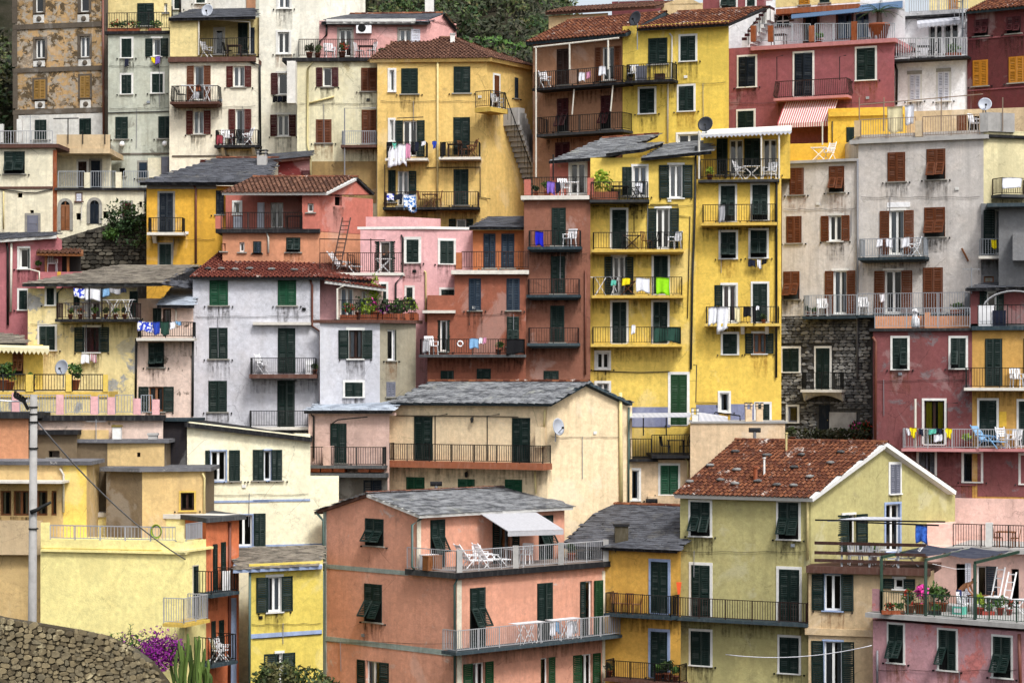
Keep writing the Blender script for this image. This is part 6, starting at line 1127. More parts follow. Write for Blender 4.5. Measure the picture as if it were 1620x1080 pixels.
for a, q in ((-120, -10), (0, 70), (82, 175), (222, 290), (312, 345)): win(f, a, 950, q, 1100, 'n', frame='wood', curt='aw_stripe', catch=False, sill=False)
mb = MB(); zz = f.at(100, 1170, .5).z; T(0, 3); slabline(f, -120, 250, 90, 1.5, .4, 0, 'p_parapet', 'porch_parapet')
# ================================================================ things on balconies and terraces
UP = Vector((0, 0, 1))
def rz(f): return math.atan2(f.u.y, f.u.x)
def TH(name, label, cat, pos, ang=0, group=None): return tag(link(name, None, None, Matrix.Translation(pos) @ Matrix.Rotation(ang, 4, 'Z')), label, cat, group)
PROTO = {}
def build_parts(root, parts):
    for nm, me in parts: link(nm, me, root, local=I4)
def P_(fn, nm):
    mb = MB(); fn(mb); return (nm, mb.mesh(nm))
def chair_parts(m, kind):
    out = []
    if kind == 'plastic':
        out.append(P_(lambda b: b.box(-.24, -.22, .41, .24, .22, .45, m), 'seat'))
        def back(b):
            for i in range(5): x = -.2 + i * .1; b.hexa([(x - .03, .2, .46), (x + .03, .2, .46), (x + .03, .23, .46), (x - .03, .23, .46), (x - .03, .3, .86), (x + .03, .3, .86), (x + .03, .33, .86), (x - .03, .33, .86)], m)
            b.box(-.25, .29, .84, .25, .34, .92, m); b.hexa([(-.26, .2, .44), (-.21, .2, .44), (-.21, .23, .44), (-.26, .23, .44), (-.26, .3, .9), (-.21, .3, .9), (-.21, .33, .9), (-.26, .33, .9)], m); b.hexa([(.21, .2, .44), (.26, .2, .44), (.26, .23, .44), (.21, .23, .44), (.21, .3, .9), (.26, .3, .9), (.26, .33, .9), (.21, .33, .9)], m)
        out.append(P_(back, 'backrest'))
        for x in (-.25, .25): out.append(P_(lambda b: (b.box(x - .03, -.22, .63, x + .03, .26, .66, m), b.box(x - .025, -.22, .45, x + .025, -.17, .63, m)), 'armrest'))
        for x in (-.22, .22):
            for y in (-.2, .2): out.append(P_(lambda b: b.tube([(x, y, .41), (x * 1.12, y * 1.15, 0)], .028, m, 6), 'leg'))
    elif kind == 'folding':
        out.append(P_(lambda b: b.box(-.22, -.2, .43, .22, .2, .46, m), 'seat'))
        out.append(P_(lambda b: [b.box(-.22, .2 + i * .03, .55 + i * .11, .22, .225 + i * .03, .63 + i * .11, m) for i in range(4)] + [b.bar((s * .23, .1, .44), (s * .23, .33, 1.02), .035, m) for s in (-1, 1)], 'backrest'))
        for s in (-1, 1): out.append(P_(lambda b: b.bar((s * .23, -.28, 0), (s * .23, .12, .46), .035, m), 'leg')); out.append(P_(lambda b: b.bar((s * .25, .28, 0), (s * .25, -.18, .64), .035, m), 'leg')); out.append(P_(lambda b: b.bar((s * .25, -.22, .65), (s * .25, .22, .66), .045, m), 'armrest'))
    elif kind == 'iron':
        out.append(P_(lambda b: b.box(-.2, -.2, .43, .2, .2, .46, m), 'seat')); out.append(P_(lambda b: [b.bar((s * .19, .19, .45), (s * .19, .27, .9), .03, m) for s in (-1, -.33, .33, 1)] + [b.bar((-.2, .27, .9), (.2, .27, .9), .035, m)], 'backrest'))
        for x in (-.18, .18):
            for y in (-.18, .18): out.append(P_(lambda b: b.bar((x, y, .43), (x * 1.1, y * 1.1, 0), .03, m), 'leg'))
    elif kind == 'lounger':
        out.append(P_(lambda b: b.hexa([(-.28, -.9, .3), (.28, -.9, .3), (.28, .25, .34), (-.28, .25, .34), (-.28, -.9, .34), (.28, -.9, .34), (.28, .25, .38), (-.28, .25, .38)], m), 'seat')); out.append(P_(lambda b: [b.hexa([(-.28, .25 + k * .13, .4 + k * .17), (.28, .25 + k * .13, .4 + k * .17), (.28, .29 + k * .13, .4 + k * .17), (-.28, .29 + k * .13, .4 + k * .17), (-.28, .34 + k * .13, .54 + k * .17), (.28, .34 + k * .13, .54 + k * .17), (.28, .38 + k * .13, .54 + k * .17), (-.28, .38 + k * .13, .54 + k * .17)], m) for k in range(4)] + [b.bar((s * .3, .24, .34), (s * .3, .8, 1.1), .04, m) for s in (-1, 1)], 'backrest'))
        for s in (-1, 1): out.append(P_(lambda b: b.bar((s * .3, -.7, 0), (s * .3, -.2, .55), .035, m), 'leg')); out.append(P_(lambda b: b.bar((s * .3, .45, 0), (s * .3, -.1, .55), .035, m), 'leg')); out.append(P_(lambda b: b.bar((s * .31, -.25, .56), (s * .31, .5, .62), .05, m), 'armrest'))
    elif kind == 'table':
        out.append(P_(lambda b: b.box(-.42, -.32, .69, .42, .32, .73, m), 'tabletop'))
        for x in (-.36, .36):
            for y in (-.26, .26): out.append(P_(lambda b: b.bar((x, y, .69), (x, y, 0), .045, m), 'leg'))
    elif kind == 'xtable':
        out.append(P_(lambda b: b.box(-.42, -.3, .69, .42, .3, .72, m), 'tabletop'))
        for y in (-.25, .25): out.append(P_(lambda b: b.bar((-.36, y, 0), (.36, y, .69), .035, m), 'leg')); out.append(P_(lambda b: b.bar((.36, y * .85, 0), (-.36, y * .85, .69), .035, m), 'leg'))
    elif kind == 'rack':
        out.append(P_(lambda b: [b.bar((-.85, y, .92), (.85, y, .92), .012, m) for y in [-.27 + .09 * i for i in range(7)]] + [b.bar((x, -.28, .92), (x, .28, .92), .025, m) for x in (-.85, -.3, .3, .85)], 'rack_top'))
        for y in (-.26, .26):
            for a, c in ((-.45, .1), (.1, -.45)): out.append(P_(lambda b: b.bar((a, y, 0), (c, y, .91), .025, m), 'leg'))
        for y in (-.26, .26):
            for a, c in ((.35, .7), (.7, .35)): out.append(P_(lambda b: b.bar((a, y, 0), (c, y, .91), .025, m), 'leg'))
    return out
def furn(kind, m, pos, ang, label, cat=None, name=None):
    k = (kind, m); M = Matrix.Translation(pos) @ Matrix.Rotation(ang, 4, 'Z')
    nm = name or dict(plastic='garden_chair', folding='folding_chair', iron='metal_chair', lounger='sun_lounger', table='table', xtable='folding_table', rack='drying_rack')[kind]
    ct = cat or dict(plastic='chair', folding='chair', iron='chair', lounger='lounger', table='table', xtable='table', rack='drying rack')[kind]
    if k not in PROTO: o = link(nm, None, None, M); build_parts(o, chair_parts(m, kind)); PROTO[k] = o
    else: o = copy_tree(PROTO[k], M); o.name = nm
    return tag(o, label, ct)
def bf(kind, m, B, x, off, label, turn=0, **k): return furn(kind, m, on(B, x, off), rz(B.f) + R(turn), label, **k)
def cloth(f, x0, x1, y0, y1, off, mat, label, name='towel', shirt=False, cat='laundry'):
    a = f.at(x0, y0, off); b = f.at(x1, y0, off); w = max(.08, f.uof(b) - f.uof(a)); h = max(.1, f.at((x0 + x1) / 2, y0, off).z - f.at((x0 + x1) / 2, y1, off).z); n, m = 10, 8; mb = MB(); ph = random.uniform(0, 6); k = mb.m(mat); am = min(.07, .04 + w * .02)
    for side in (0, 1):
        for j in range(m + 1):
            for i in range(n + 1):
                s, t_ = i / n, j / m; x = w * s + .02 * math.sin(t_ * 4 + ph) * t_; z = -h * t_ * (1 + .07 * math.sin(s * 3.3 + ph) + .04 * math.sin(s * 8 + 2 * ph)) - .02 * math.sin(s * 5 + ph)
                if shirt:
                    if t_ > .38: x = w * (.2 + .6 * s)
                    elif abs(s - .5) > .3: z *= .9
                y = am * math.sin(s * 11 + ph + t_ * 1.5) * (.25 + t_) + (.012 if side else 0); mb.v.append((x, y, z))
    q = (n + 1) * (m + 1)
    for j in range(m):
        for i in range(n):
            c = j * (n + 1) + i; mb.f.append((c, c + 1, c + n + 2, c + n + 1)); mb.f.append((q + c, q + c + n + 1, q + c + n + 2, q + c + 1)); mb.mi += [k, k]
    ed = [j * (n + 1) for j in range(m + 1)], [j * (n + 1) + n for j in range(m + 1)], list(range(n + 1)), [m * (n + 1) + i for i in range(n + 1)]
    for e in ed:
        for c, d in zip(e, e[1:]): mb.f.append((c, d, q + d, q + c)); mb.mi.append(k)
    o = link(name, mb.mesh(name, True), None, f.mat(f.w3(f.uof(a), f.at((x0 + x1) / 2, y0, off).z, off))); return tag(o, label, cat)
def foliage(n, rx, ry, rz_, mat, ls=.07, seed=0, flowers=None, ff=.2, up=.4):
    def mk():
        rr = random.Random(seed + n); mb = MB()
        lobes = [(Vector((rr.uniform(-.5, .5) * rx, rr.uniform(-.5, .5) * ry, rr.uniform(-.2, .7) * rz_)), rr.uniform(.45, .75)) for _ in range(7)]
        for i in range(n):
            c0, s = rr.choice(lobes); d = Vector((rr.gauss(0, 1), rr.gauss(0, 1), rr.gauss(0, 1))).normalized() * rr.uniform(.55, 1.0) * s
            c = c0 + Vector((d.x * rx, d.y * ry, d.z * rz_)); a = (Vector((rr.gauss(0, 1), rr.gauss(0, 1), rr.gauss(up, .8)))).normalized() * ls * rr.uniform(.6, 1.3); b = a.cross(Vector((rr.gauss(0, 1), rr.gauss(0, 1), rr.gauss(0, 1)))).normalized() * a.length * .42
            mb.poly([c - a, c + b, c + a, c - b], flowers if flowers and rr.random() < ff else mat)
        return mb.mesh('foliage')
    return cached(('fol', n, rx, ry, rz_, mat, ls, seed, flowers, ff), mk)
def pot(pos, s, leaf, label, seed=0, flowers=None, potm='terracotta', box=False, h=1., ff=.25, name='potted_plant'):
    o = TH(name, label, 'plant', pos, 0); mb = MB()
    if box: mb.box(-s * 1.4, -s * .5, 0, s * 1.4, s * .5, s * .8, potm)
    else: mb.lathe([(s * .42, 0), (s * .62, s * 1.0), (s * .68, s * 1.0), (s * .68, s * 1.12), (s * .55, s * 1.12), (s * .5, s * 1.0)], potm, 12)
    link('planter' if box else 'pot', mb.mesh('pot', not box), o, local=I4)
    link('foliage', foliage(150, s * (1.5 if box else .95), s * .8, s * .85 * h, leaf, .3 * s if s > .2 else .07, seed, flowers, ff), o, local=Matrix.Translation((0, 0, s * (1.2 if box else 1.5) + s * .3 * h))); return o
def dish(f, x, y, off, r, mat, label, aim=(-.3, .25), mast=.6):
    p = f.at(x, y, off); o = TH('satellite_dish', label, 'satellite dish', p, rz(f)); mb = MB(); prof = [(r * k / 6, .28 * r * (k / 6) ** 2) for k in range(7)]; mb.lathe([(max(.01, a), z) for a, z in prof] + [(r * .98, .28 * r - .025), (.02, -.03)], mat, 20)
    M = Matrix.Rotation(R(90) + aim[1] * -1, 4, 'X'); M = Matrix.Rotation(aim[0], 4, 'Z') @ M; link('reflector', mb.mesh('reflector', True), o, local=M); mb = MB(); mb.bar((0, -.02, -r * .8), (.05, -r * .75, -.05), .025, 'iron'); mb.box(.0, -r * .85, -.08, .1, -r * .7, .02, 'iron'); link('feed_arm', mb.mesh('feed_arm'), o, local=Matrix.Rotation(aim[0], 4, 'Z')); mb = MB(); mb.tube([(0, .04, -.0), (0, .12, -.05), (0, .12, -mast)], .03, 'rail_grey', 6); link('mast', mb.mesh('mast'), o, local=I4); return o
# ---------- top row
T(0, 0); f2 = H2.f[0]; zt = f2.at(840, 185, .1).z
for i, (x, m, fl, lb) in enumerate(((698, 'leaf_mid', 'petal_red', 'planter with red flowers at the left end of the grey-green house terrace'), (752, 'leaf_dark', None, 'dark leafy planter second along the grey-green house terrace rail'), (812, 'leaf_mid', 'petal_red', 'flower planter left of the green terrace door on the grey-green house'), (945, 'leaf_mid', None, 'leafy planter right of the green terrace door on the grey-green house'))):
    q = f2.at(x, 0, -.35); q.z = f2.at(x, 188, .15).z; pot(q, .26, m, lb, i, fl, 'terracotta', True)
cloth(f2, 760, 785, 360, 408, .25, 'cl_navy', 'navy cloth drying under the upper left window of the grey-green house', 'garment'); cloth(f2, 925, 946, 350, 385, .25, 'cl_yellow', 'small yellow cloth under the open window of the grey-green house', 'garment'); cloth(f2, 947, 976, 345, 392, .25, 'cl_purple', 'purple cloth under the open window of the grey-green house', 'garment')
f3 = H3.f[0]; B = Balc(); B.f = f3; B.z = f3.at(1290, 348, .2).z; furn('folding', 'plastic_white', on(B, 1262, -.5), R(60), 'white folding chair on the cream house top terrace'); furn('table', 'wood_dark', on(B, 1430, -.6), 0, 'dark wooden table on the cream house top terrace'); furn('iron', 'iron', on(B, 1390, -.6), R(80), 'dark chair left of the table on the cream house top terrace'); furn('iron', 'iron', on(B, 1492, -.6), R(-80), 'dark chair right of the table on the cream house top terrace')
dish(f3, 1268, 68, -.6, .36, 'dish_grey', 'round grey dish on the slate roof of the cream house', mast=.5)
bf('iron', 'iron', B3a, 1105, .45, 'black metal chair on the upper curved balcony of the cream house', 70); bf('rack', 'plastic_white', B3a, 1205, .45, 'white drying rack on the upper curved balcony of the cream house', 5); cloth(B3a.f, 1180, 1215, 560, 605, .5, 'cl_white', 'white cloth on the drying rack of the upper cream house balcony'); cloth(B3a.f, 1195, 1228, 520, 560, .85, 'terracotta', 'rust brown cloth over the rail of the upper cream house balcony')
cloth(B3b.f, 1322, 1360, 825, 885, .9, 'cushion', 'red striped cloth over the lower balcony rail of the cream house'); bf('plastic', 'plastic_white', B3b, 1385, .45, 'white plastic chair on the lower balcony of the cream house', 30); bf('iron', 'iron', B3b, 1430, .45, 'black chair in the middle of the lower cream house balcony', -30); bf('folding', 'plastic_white', B3b, 1510, .45, 'white folding chair at the right end of the lower cream house balcony', -60)
T(1, 0); f6 = H6.f[0]; B = Balc(); B.f = f6; B.z = f6.at(500, 350, .2).z
for i, (x, m, fl, s, lb) in enumerate(((345, 'leaf_dark', None, .3, 'big potted plant at the left corner of the pink rooftop terrace'), (395, 'leaf_mid', None, .26, 'smaller pot beside the downpipe on the pink rooftop terrace'), (545, 'leaf_mid', 'petal_red', .32, 'terracotta pot before the open door of the pink rooftop terrace'), (790, 'leaf_dark', None, .22, 'leafy pot at the right end of the pink rooftop terrace'))): pot(on(B, x, -.35), s, m, lb, 10 + i, fl)
furn('iron', 'plastic_white', on(B, 650, -.6), R(70), 'white metal chair on the pink rooftop terrace, left of the table'); furn('table', 'iron', on(B, 690, -.7), 0, 'dark table on the pink rooftop terrace'); furn('iron', 'plastic_white', on(B, 722, -.4), R(-60), 'white metal chair on the pink rooftop terrace, right of the table'); furn('plastic', 'plastic_white', on(B, 468, -.6), R(20), 'white plastic chair near the door of the pink rooftop terrace')
f4 = H4.f[0]
for i, (a, b, c) in enumerate(((122, 150, 'cl_black'), (152, 180, 'cl_navy'), (182, 212, 'cl_black'))): cloth(f4, a, b, 588, 626, .3, c, ('leftmost', 'middle', 'rightmost')[i] + ' of three dark garments drying under a tower house window', 'garment')
f7 = H7.f[0]; d = .92
for a, b, c, e, m, lb, nm in ((820, 850, 868, 916, 'cl_black', 'black cloth at the left end of the upper ochre house laundry', 'garment'), (852, 876, 872, 905, 'cl_teal', 'small teal cloth in the upper ochre house laundry', 'garment'), (824, 884, 890, 1012, 'cl_white', 'large white sheet on the left of the upper ochre house balcony', 'sheet'), (886, 938, 880, 1010, 'cl_white', 'second large white sheet hanging on the upper ochre house balcony', 'sheet'), (934, 962, 876, 975, 'cl_pink', 'pale pink garment on the upper ochre house balcony', 'garment'), (964, 985, 868, 930, 'cl_black', 'black garment right of the pink one on the ochre house balcony', 'garment'), (988, 1012, 866, 925, 'cl_navy', 'navy garment hanging on the upper ochre house balcony', 'garment'), (1028, 1054, 862, 888, 'cl_white', 'small white cloth at the right end of the upper ochre house balcony', 'garment')): cloth(f7, a, b, c, e, d, m, lb, nm)
cloth(f7, 1094, 1122, 862, 908, .5, 'cl_blue', 'blue shirt hanging between the two upper ochre house balconies', 'shirt', True); cloth(f7, 1152, 1178, 868, 958, .92, 'cl_black', 'long black garment at the left of the right ochre house balcony', 'garment')
bf('iron', 'wood', B7b, 1285, .45, 'wooden chair on the right ochre house balcony', 60); bf('folding', 'wood', B7b, 1335, .45, 'brown folding chair at the right end of the ochre house balcony', -70); bf('table', 'wood_dark', B7b, 1235, .45, 'small wooden table on the right ochre house balcony'); bf('plastic', 'plastic_white', B7d, 1495, .4, 'white chair on the stair landing of the ochre house', 0)
T(1, 1)
for a, b, c, e, m, lb in ((818, 862, 178, 222, 'cl_bluewhite', 'blue and white cloth at the left of the lower ochre house balcony'), (870, 915, 182, 216, 'cl_navy', 'dark navy cloth on the lower ochre house balcony'), (920, 998, 182, 288, 'cl_print', 'large blue patterned beach towel on the lower ochre house balcony')): cloth(f7, a, b, c, e, 1.0, m, lb)
bf('xtable', 'wood', B7c, 1080, .5, 'brown folding table on the long lower ochre house balcony'); bf('iron', 'wood', B7c, 1035, .5, 'brown chair left of the table on the lower ochre house balcony', 80); bf('iron', 'wood', B7c, 1125, .5, 'brown chair right of the table on the lower ochre house balcony', -80)
T(2, 0); bf('folding', 'plastic_white', B8a, 240, .6, 'white reclining chair at the left end of the upper brown house balcony', 60)
for a, b, c, e, m, lb in ((447, 482, 442, 498, 'cl_white', 'white garment on the upper brown house balcony rail'), (488, 517, 438, 478, 'cl_pink', 'pink garment on the upper brown house balcony rail'), (568, 610, 405, 462, 'cl_white', 'white towel over the rail at the right of the upper brown house balcony')): cloth(B8a.f, a, b, c, e, 1.16, m, lb)
bf('plastic', 'plastic_white', B9, 775, .45, 'white plastic chair on the small lemon-yellow house balcony', 0)
def bx(nm, pos, w, d, h, m, label, cat, ang=0, lid=None):
    o = TH(nm, label, cat, pos, ang); mb = MB(); mb.box(-w / 2, -d / 2, 0, w / 2, d / 2, h, m); link('body', mb.mesh('body'), o, local=I4); mb = MB(); mb.box(-w * .52, -d * .52, h + .001, w * .52, d * .52, h + .05, lid or m); mb.box(-w * .36, -d * .5 - .02, h * .25, w * .36, -d * .5 - .001, h * .75, lid or m); link('lid', mb.mesh('lid'), o, local=I4); return o
bx('storage_cabinet', on(B9, 828, .45), .5, .4, .75, 'sh_grey', 'grey cabinet on the small lemon-yellow house balcony', 'cabinet', rz(B9.f)); pot(on(B9, 760, .4), .18, 'leaf_dark', 'small pot at the left of the lemon-yellow house balcony', 21); bx('crate', on(B9, 940, .45), .5, .35, .3, 'wood_dark', 'dark crate at the right of the lemon-yellow house balcony', 'crate', rz(B9.f))
dish(H8.f[0], 797, 118, .4, .42, 'dish_dark', 'black dish on a white mast above the brown house roof', mast=1.6); f24 = H24.f[0]; dish(f24, 1222, 762, .2, .4, 'dish_dark', 'black dish above the white awning of the deep yellow house', mast=.5)
B = Balc(); B.f = f24; T(2, 1); B.z = f24.at(1400, 92, .5).z; T(2, 0)
furn('xtable', 'plastic_white', on(B, 1500, -.35), rz(f24), 'white table under the awning of the deep yellow house'); furn('folding', 'plastic_white', on(B, 1430, -.2), R(60), 'white folding chair left of the table under the yellow house awning'); furn('plastic', 'plastic_white', on(B, 1610, -.2), R(-40), 'white chair at the right end of the awning terrace'); furn('iron', 'iron', on(B, 1340, -.3), R(40), 'black chair at the left of the awning terrace'); pot(on(B, 1245, .2), .24, 'leaf_bright', 'green potted plant on the left corner of the awning terrace', 24)
T(3, 0); f10 = H10.f[0]; B = Balc(); B.f = f10; B.z = f10.at(400, 258, .2).z
def palm(pos, label):
    o = TH('potted_palm', label, 'plant', pos); mb = MB(); mb.lathe([(.28, 0), (.42, .55), (.45, .55), (.45, .64), (.38, .64), (.36, .55)], 'terracotta', 14); link('pot', mb.mesh('pot', True), o, local=I4); mb = MB(); mb.tube([(0, 0, .5), (.02, 0, .8), (0, 0, 1.1)], .14, 'wood_dark', 8, .1); link('trunk', mb.mesh('trunk'), o, local=I4); rr = random.Random(3)
    for i in range(20):
        mb = MB(); a = i * 2.4 + rr.uniform(-.2, .2); el = rr.uniform(.15, 1.2); pts = []
        for k in range(8): t_ = k / 7; r = 1.05 * t_ * math.cos(el * (1 - t_ * .5)); z = 1.1 + 1.0 * t_ * math.sin(el) - .55 * t_ * t_; pts.append(Vector((r * math.cos(a), r * math.sin(a), z)))
        mb.tube(pts, .014, 'leaf_dark', 4, .004); sd = Vector((-math.sin(a), math.cos(a), 0))
        for k in range(1, 8):
            for q in (0, .5):
                c = pts[k - 1].lerp(pts[k], q)
                for s in (-1, 1): tip = c + sd * s * .24 * (1.15 - k / 8) + (pts[k] - pts[k - 1]) * .9 - UP * .03; mb.poly([c, c + (pts[k] - pts[k - 1]) * .2, tip], 'leaf_dark')
        link('frond', mb.mesh('frond'), o, local=I4)
    o.matrix_basis = o.matrix_basis @ Matrix.Scale(1.35, 4); return o
palm(on(B, 735, -.25), 'palm in a terracotta pot on the rose house roof terrace'); pot(on(B, 372, -.5), .26, 'leaf_mid', 'potted plant between orange posts on the rose house roof terrace', 31); furn('table', 'wood_dark', on(B, 125, -.9), rz(f10), 'dark table at the left of the rose house roof terrace')
A, Bq = H10.f[0].at(165, 617, .1), H10.f[0].at(490, 602, .1); fq = H10.f[0]; C0, C1 = fq.w3(fq.uof(A) + .05, fq.at(250, 752, 1.6).z, 1.6), fq.w3(fq.uof(Bq) - .25, fq.at(300, 752, 1.6).z, 1.6); W_ = fq.uof(Bq) - fq.uof(A)
mb = MB(); hz = A.z - C0.z
for i in range(1): mb.hexa([(-.0, -1.5, -hz - .0), (W_, -1.5, -hz), (W_, -.01, -.02), (0, -.01, -.02), (0, -1.5, -hz + .03), (W_, -1.5, -hz + .03), (W_, -.01, .01), (0, -.01, .01)], 'aw_red'); mb.hexa([(0, -1.52, -hz - .22), (W_, -1.52, -hz - .22), (W_, -1.5, -hz - .22), (0, -1.5, -hz - .22), (0, -1.52, -hz - .002), (W_, -1.52, -hz - .002), (W_, -1.5, -hz - .002), (0, -1.5, -hz - .002)], 'aw_red')
link('striped_awning', mb.mesh('striped_awning'), H10.root, fq.mat(A))
f11 = H11.f[0]; B = Balc(); B.f = f11; B.z = f11.at(1030, 352, 1.).z
furn('iron', 'iron', on(B, 960, .3), R(30), 'black chair at the left of the white house balcony'); furn('table', 'iron', on(B, 1010, .2), 0, 'black table on the white house balcony'); furn('iron', 'iron', on(B, 1065, .3), R(-60), 'black chair right of the table on the white house balcony'); pot(on(B, 1190, .5), .3, 'leaf_mid', 'hanging green plant at the right of the white house balcony', 33, None, 'terracotta', True)
fy = H24y.f[0]; B = Balc(); B.f = fy; B.z = fy.blk.zt; furn('xtable', 'plastic_white', on(B, 370, -.7), rz(fy), 'white folding table on the golden rooftop terrace'); furn('folding', 'plastic_white', on(B, 430, -.7), R(-50), 'white folding chair on the golden rooftop terrace')
g25, g25b = H25.br.faces; cloth(g25, 785, 880, 650, 802, -.5, 'cl_cream', 'cream-yellow towel on the grey house roof terrace line'); cloth(g25, 892, 948, 640, 755, -.5, 'cl_white', 'white towel on the grey house roof terrace line'); dish(g25, 1382, 640, -.3, .34, 'dish_grey', 'light grey dish on the roof terrace of the grey house', (.2, .3), .9); B = Balc(); B.f = g25; B.z = H25.br.zt + .012; furn('plastic', 'plastic_white', on(B, 1325, -.8), R(50), 'white chair on the grey house roof terrace')
# ---------- middle right
T(2, 1); f22 = H22.f[0]; B = Balc(); B.f = f22; B.z = f22.at(300, 190, .3).z; cloth(f22, 252, 300, 105, 182, .24, 'cl_purple', 'lilac towel over the brick house roof terrace rail'); cloth(f22, 303, 333, 108, 165, .24, 'cl_navy', 'dark cloth beside the lilac towel on the brick house roof terrace'); furn('plastic', 'plastic_white', on(B, 358, -.4), R(20), 'white chair on the brick house roof terrace'); furn('table', 'plastic_white', on(B, 395, -.6), 0, 'white table on the brick house roof terrace'); pot(on(B, 185, -.2), .2, 'leaf_dark', 'small pot on the brick house roof terrace', 40); pot(on(B, 255, -1.), .3, 'leaf_mid', 'leafy pot behind the towels of the brick house roof terrace', 41)
pot(on(B23t, 600, .75), .5, 'leaf_bright', 'big yellow-green bush in a long terracotta planter on the tall yellow house', 42, None, 'terracotta', True, 1.5); bf('table', 'iron', B23t, 700, .4, 'black table on the top balcony of the tall yellow house'); bf('iron', 'iron', B23t, 660, .5, 'black chair left of the table on the tall yellow house top balcony', 60); bf('folding', 'iron', B23t, 800, .5, 'black reclining chair on the tall yellow house top balcony', -60); cloth(B23t.f, 790, 835, 112, 180, .7, 'cl_white', 'white shirt over a chair on the tall yellow house top balcony', 'shirt')
cloth(B22a.f, 180, 230, 410, 500, .86, 'cl_royal', 'royal blue towel on the upper brick house balcony'); bf('plastic', 'plastic_white', B22a, 390, .4, 'white chair on the upper brick house balcony', -30)
bf('xtable', 'wood_dark', B23a, 770, .5, 'dark folding table on the upper balcony of the tall yellow house'); bf('iron', 'wood', B23a, 862, .5, 'brown chair on the upper balcony of the tall yellow house', 60); bf('iron', 'iron', B23a, 912, .5, 'black chair on the upper balcony of the tall yellow house', -60); bf('plastic', 'plastic_white', B23a, 1030, .5, 'white plastic chair at the right of the upper tall yellow house balcony', -50)
for a, b, c, e, m, lb in ((642, 675, 706, 740, 'cl_teal', 'small green towel on the middle balcony of the tall yellow house'), (710, 760, 694, 738, 'cl_yellow', 'bright yellow shirt on the middle balcony of the tall yellow house'), (795, 880, 693, 782, 'cl_white', 'white bath towel on the middle balcony of the tall yellow house'), (918, 1000, 690, 797, 'cl_lime', 'lime green towel on the middle balcony of the tall yellow house')): cloth(B23b.f, a, b, c, e, 1.02, m, lb, 'shirt' if m == 'cl_yellow' else 'towel')
bf('rack', 'plastic_white', B23b, 600, .5, 'white drying rack on the middle balcony of the tall yellow house'); bf('xtable', 'wood', B23b, 745, .5, 'wooden folding table on the middle balcony of the tall yellow house')
cloth(B23c.f, 766, 792, 980, 1036, 1.0, 'cl_white', 'white cloth on the lower balcony of the tall yellow house'); cloth(B23c.f, 902, 1066, 993, 1090, .92, 'cl_dgreen', 'dark green privacy screen on the lower tall yellow house balcony', 'privacy_screen', False, 'screen')
for a, b, c, e, m, lb in ((1480, 1525, 583, 625, 'cl_navy', 'navy garment under the right window of the deep yellow house'), (1535, 1558, 580, 635, 'cl_white', 'white garment under the right window of the deep yellow house'), (1562, 1592, 578, 608, 'cl_black', 'black garment under the right window of the deep yellow house')): cloth(f24, a, b, c, e, .3, m, lb, 'garment')
cloth(f24, 1300, 1338, 250, 348, .96, 'cl_grey', 'grey patterned cloth on the upper balcony of the deep yellow house')
for a, b, c, e, m, lb in ((1236, 1288, 872, 978, 'cl_white', 'white trousers at the left of the lower deep yellow house balcony'), (1290, 1358, 870, 1016, 'cl_white', 'long white sheet on the lower deep yellow house balcony'), (1398, 1430, 872, 962, 'cl_cream', 'beige cloth on the lower deep yellow house balcony'), (1450, 1498, 870, 932, 'cl_black', 'black shirt on the lower deep yellow house balcony'), (1505, 1526, 866, 972, 'cl_black', 'long black garment on the lower deep yellow house balcony'), (1528, 1548, 864, 890, 'cl_white', 'small white cloth on the lower deep yellow house balcony')): cloth(f24, a, b, c, e, .88, m, lb, 'garment')
pot(on(B24b, 1575, .35), .18, 'leaf_dark', 'small pot on the lower deep yellow house balcony', 44)
T(3, 1); bf('plastic', 'plastic_white', B25b, 390, .45, 'white plastic chair on the long grey house balcony, left of the pipe', 20); bf('plastic', 'plastic_white', B25c, 640, .45, 'white plastic chair on the long grey house balcony, right of the pipe', 20); bf('folding', 'plastic_white', B25a, 948, .5, 'white folding chair on the upper grey house balcony', -50)
for a, b, c, e, m, lb in ((718, 757, 455, 505, 'cl_white', 'leftmost white cloth on the upper grey house balcony'), (780, 816, 452, 510, 'cl_white', 'middle white cloth on the upper grey house balcony'), (866, 922, 445, 505, 'cl_white', 'large white cloth on the upper grey house balcony')): cloth(B25a.f, a, b, c, e, .97, m, lb)
cloth(B25c.f, 738, 772, 790, 836, .97, 'cl_white', 'white cloth on the long lower grey house balcony'); pot(on(B25b, 300, .5), .2, 'leaf_dark', 'terracotta pot at the left end of the long grey house balcony', 50); pot(on(B25b, 340, .5), .17, 'leaf_mid', 'smaller pot near the left end of the long grey house balcony', 51); pot(on(B25c, 1215, .5), .26, 'leaf_mid', 'long leafy planter at the right end of the grey house balcony', 52, None, 'terracotta', True)
cloth(B26.f, 1420, 1452, 460, 512, .86, 'cl_yellow', 'yellow cloth on the grey wing balcony'); cloth(B26.f, 1535, 1560, 450, 492, .86, 'cl_lblue', 'light blue cloth on the grey wing balcony'); cloth(B26b.f, 1490, 1608, 82, 148, .96, 'cl_white', 'white sheet on the iron balcony at the right edge', 'sheet')
B = Balc(); B.f = H27.f[0]; B.z = H27.b.zt + .16
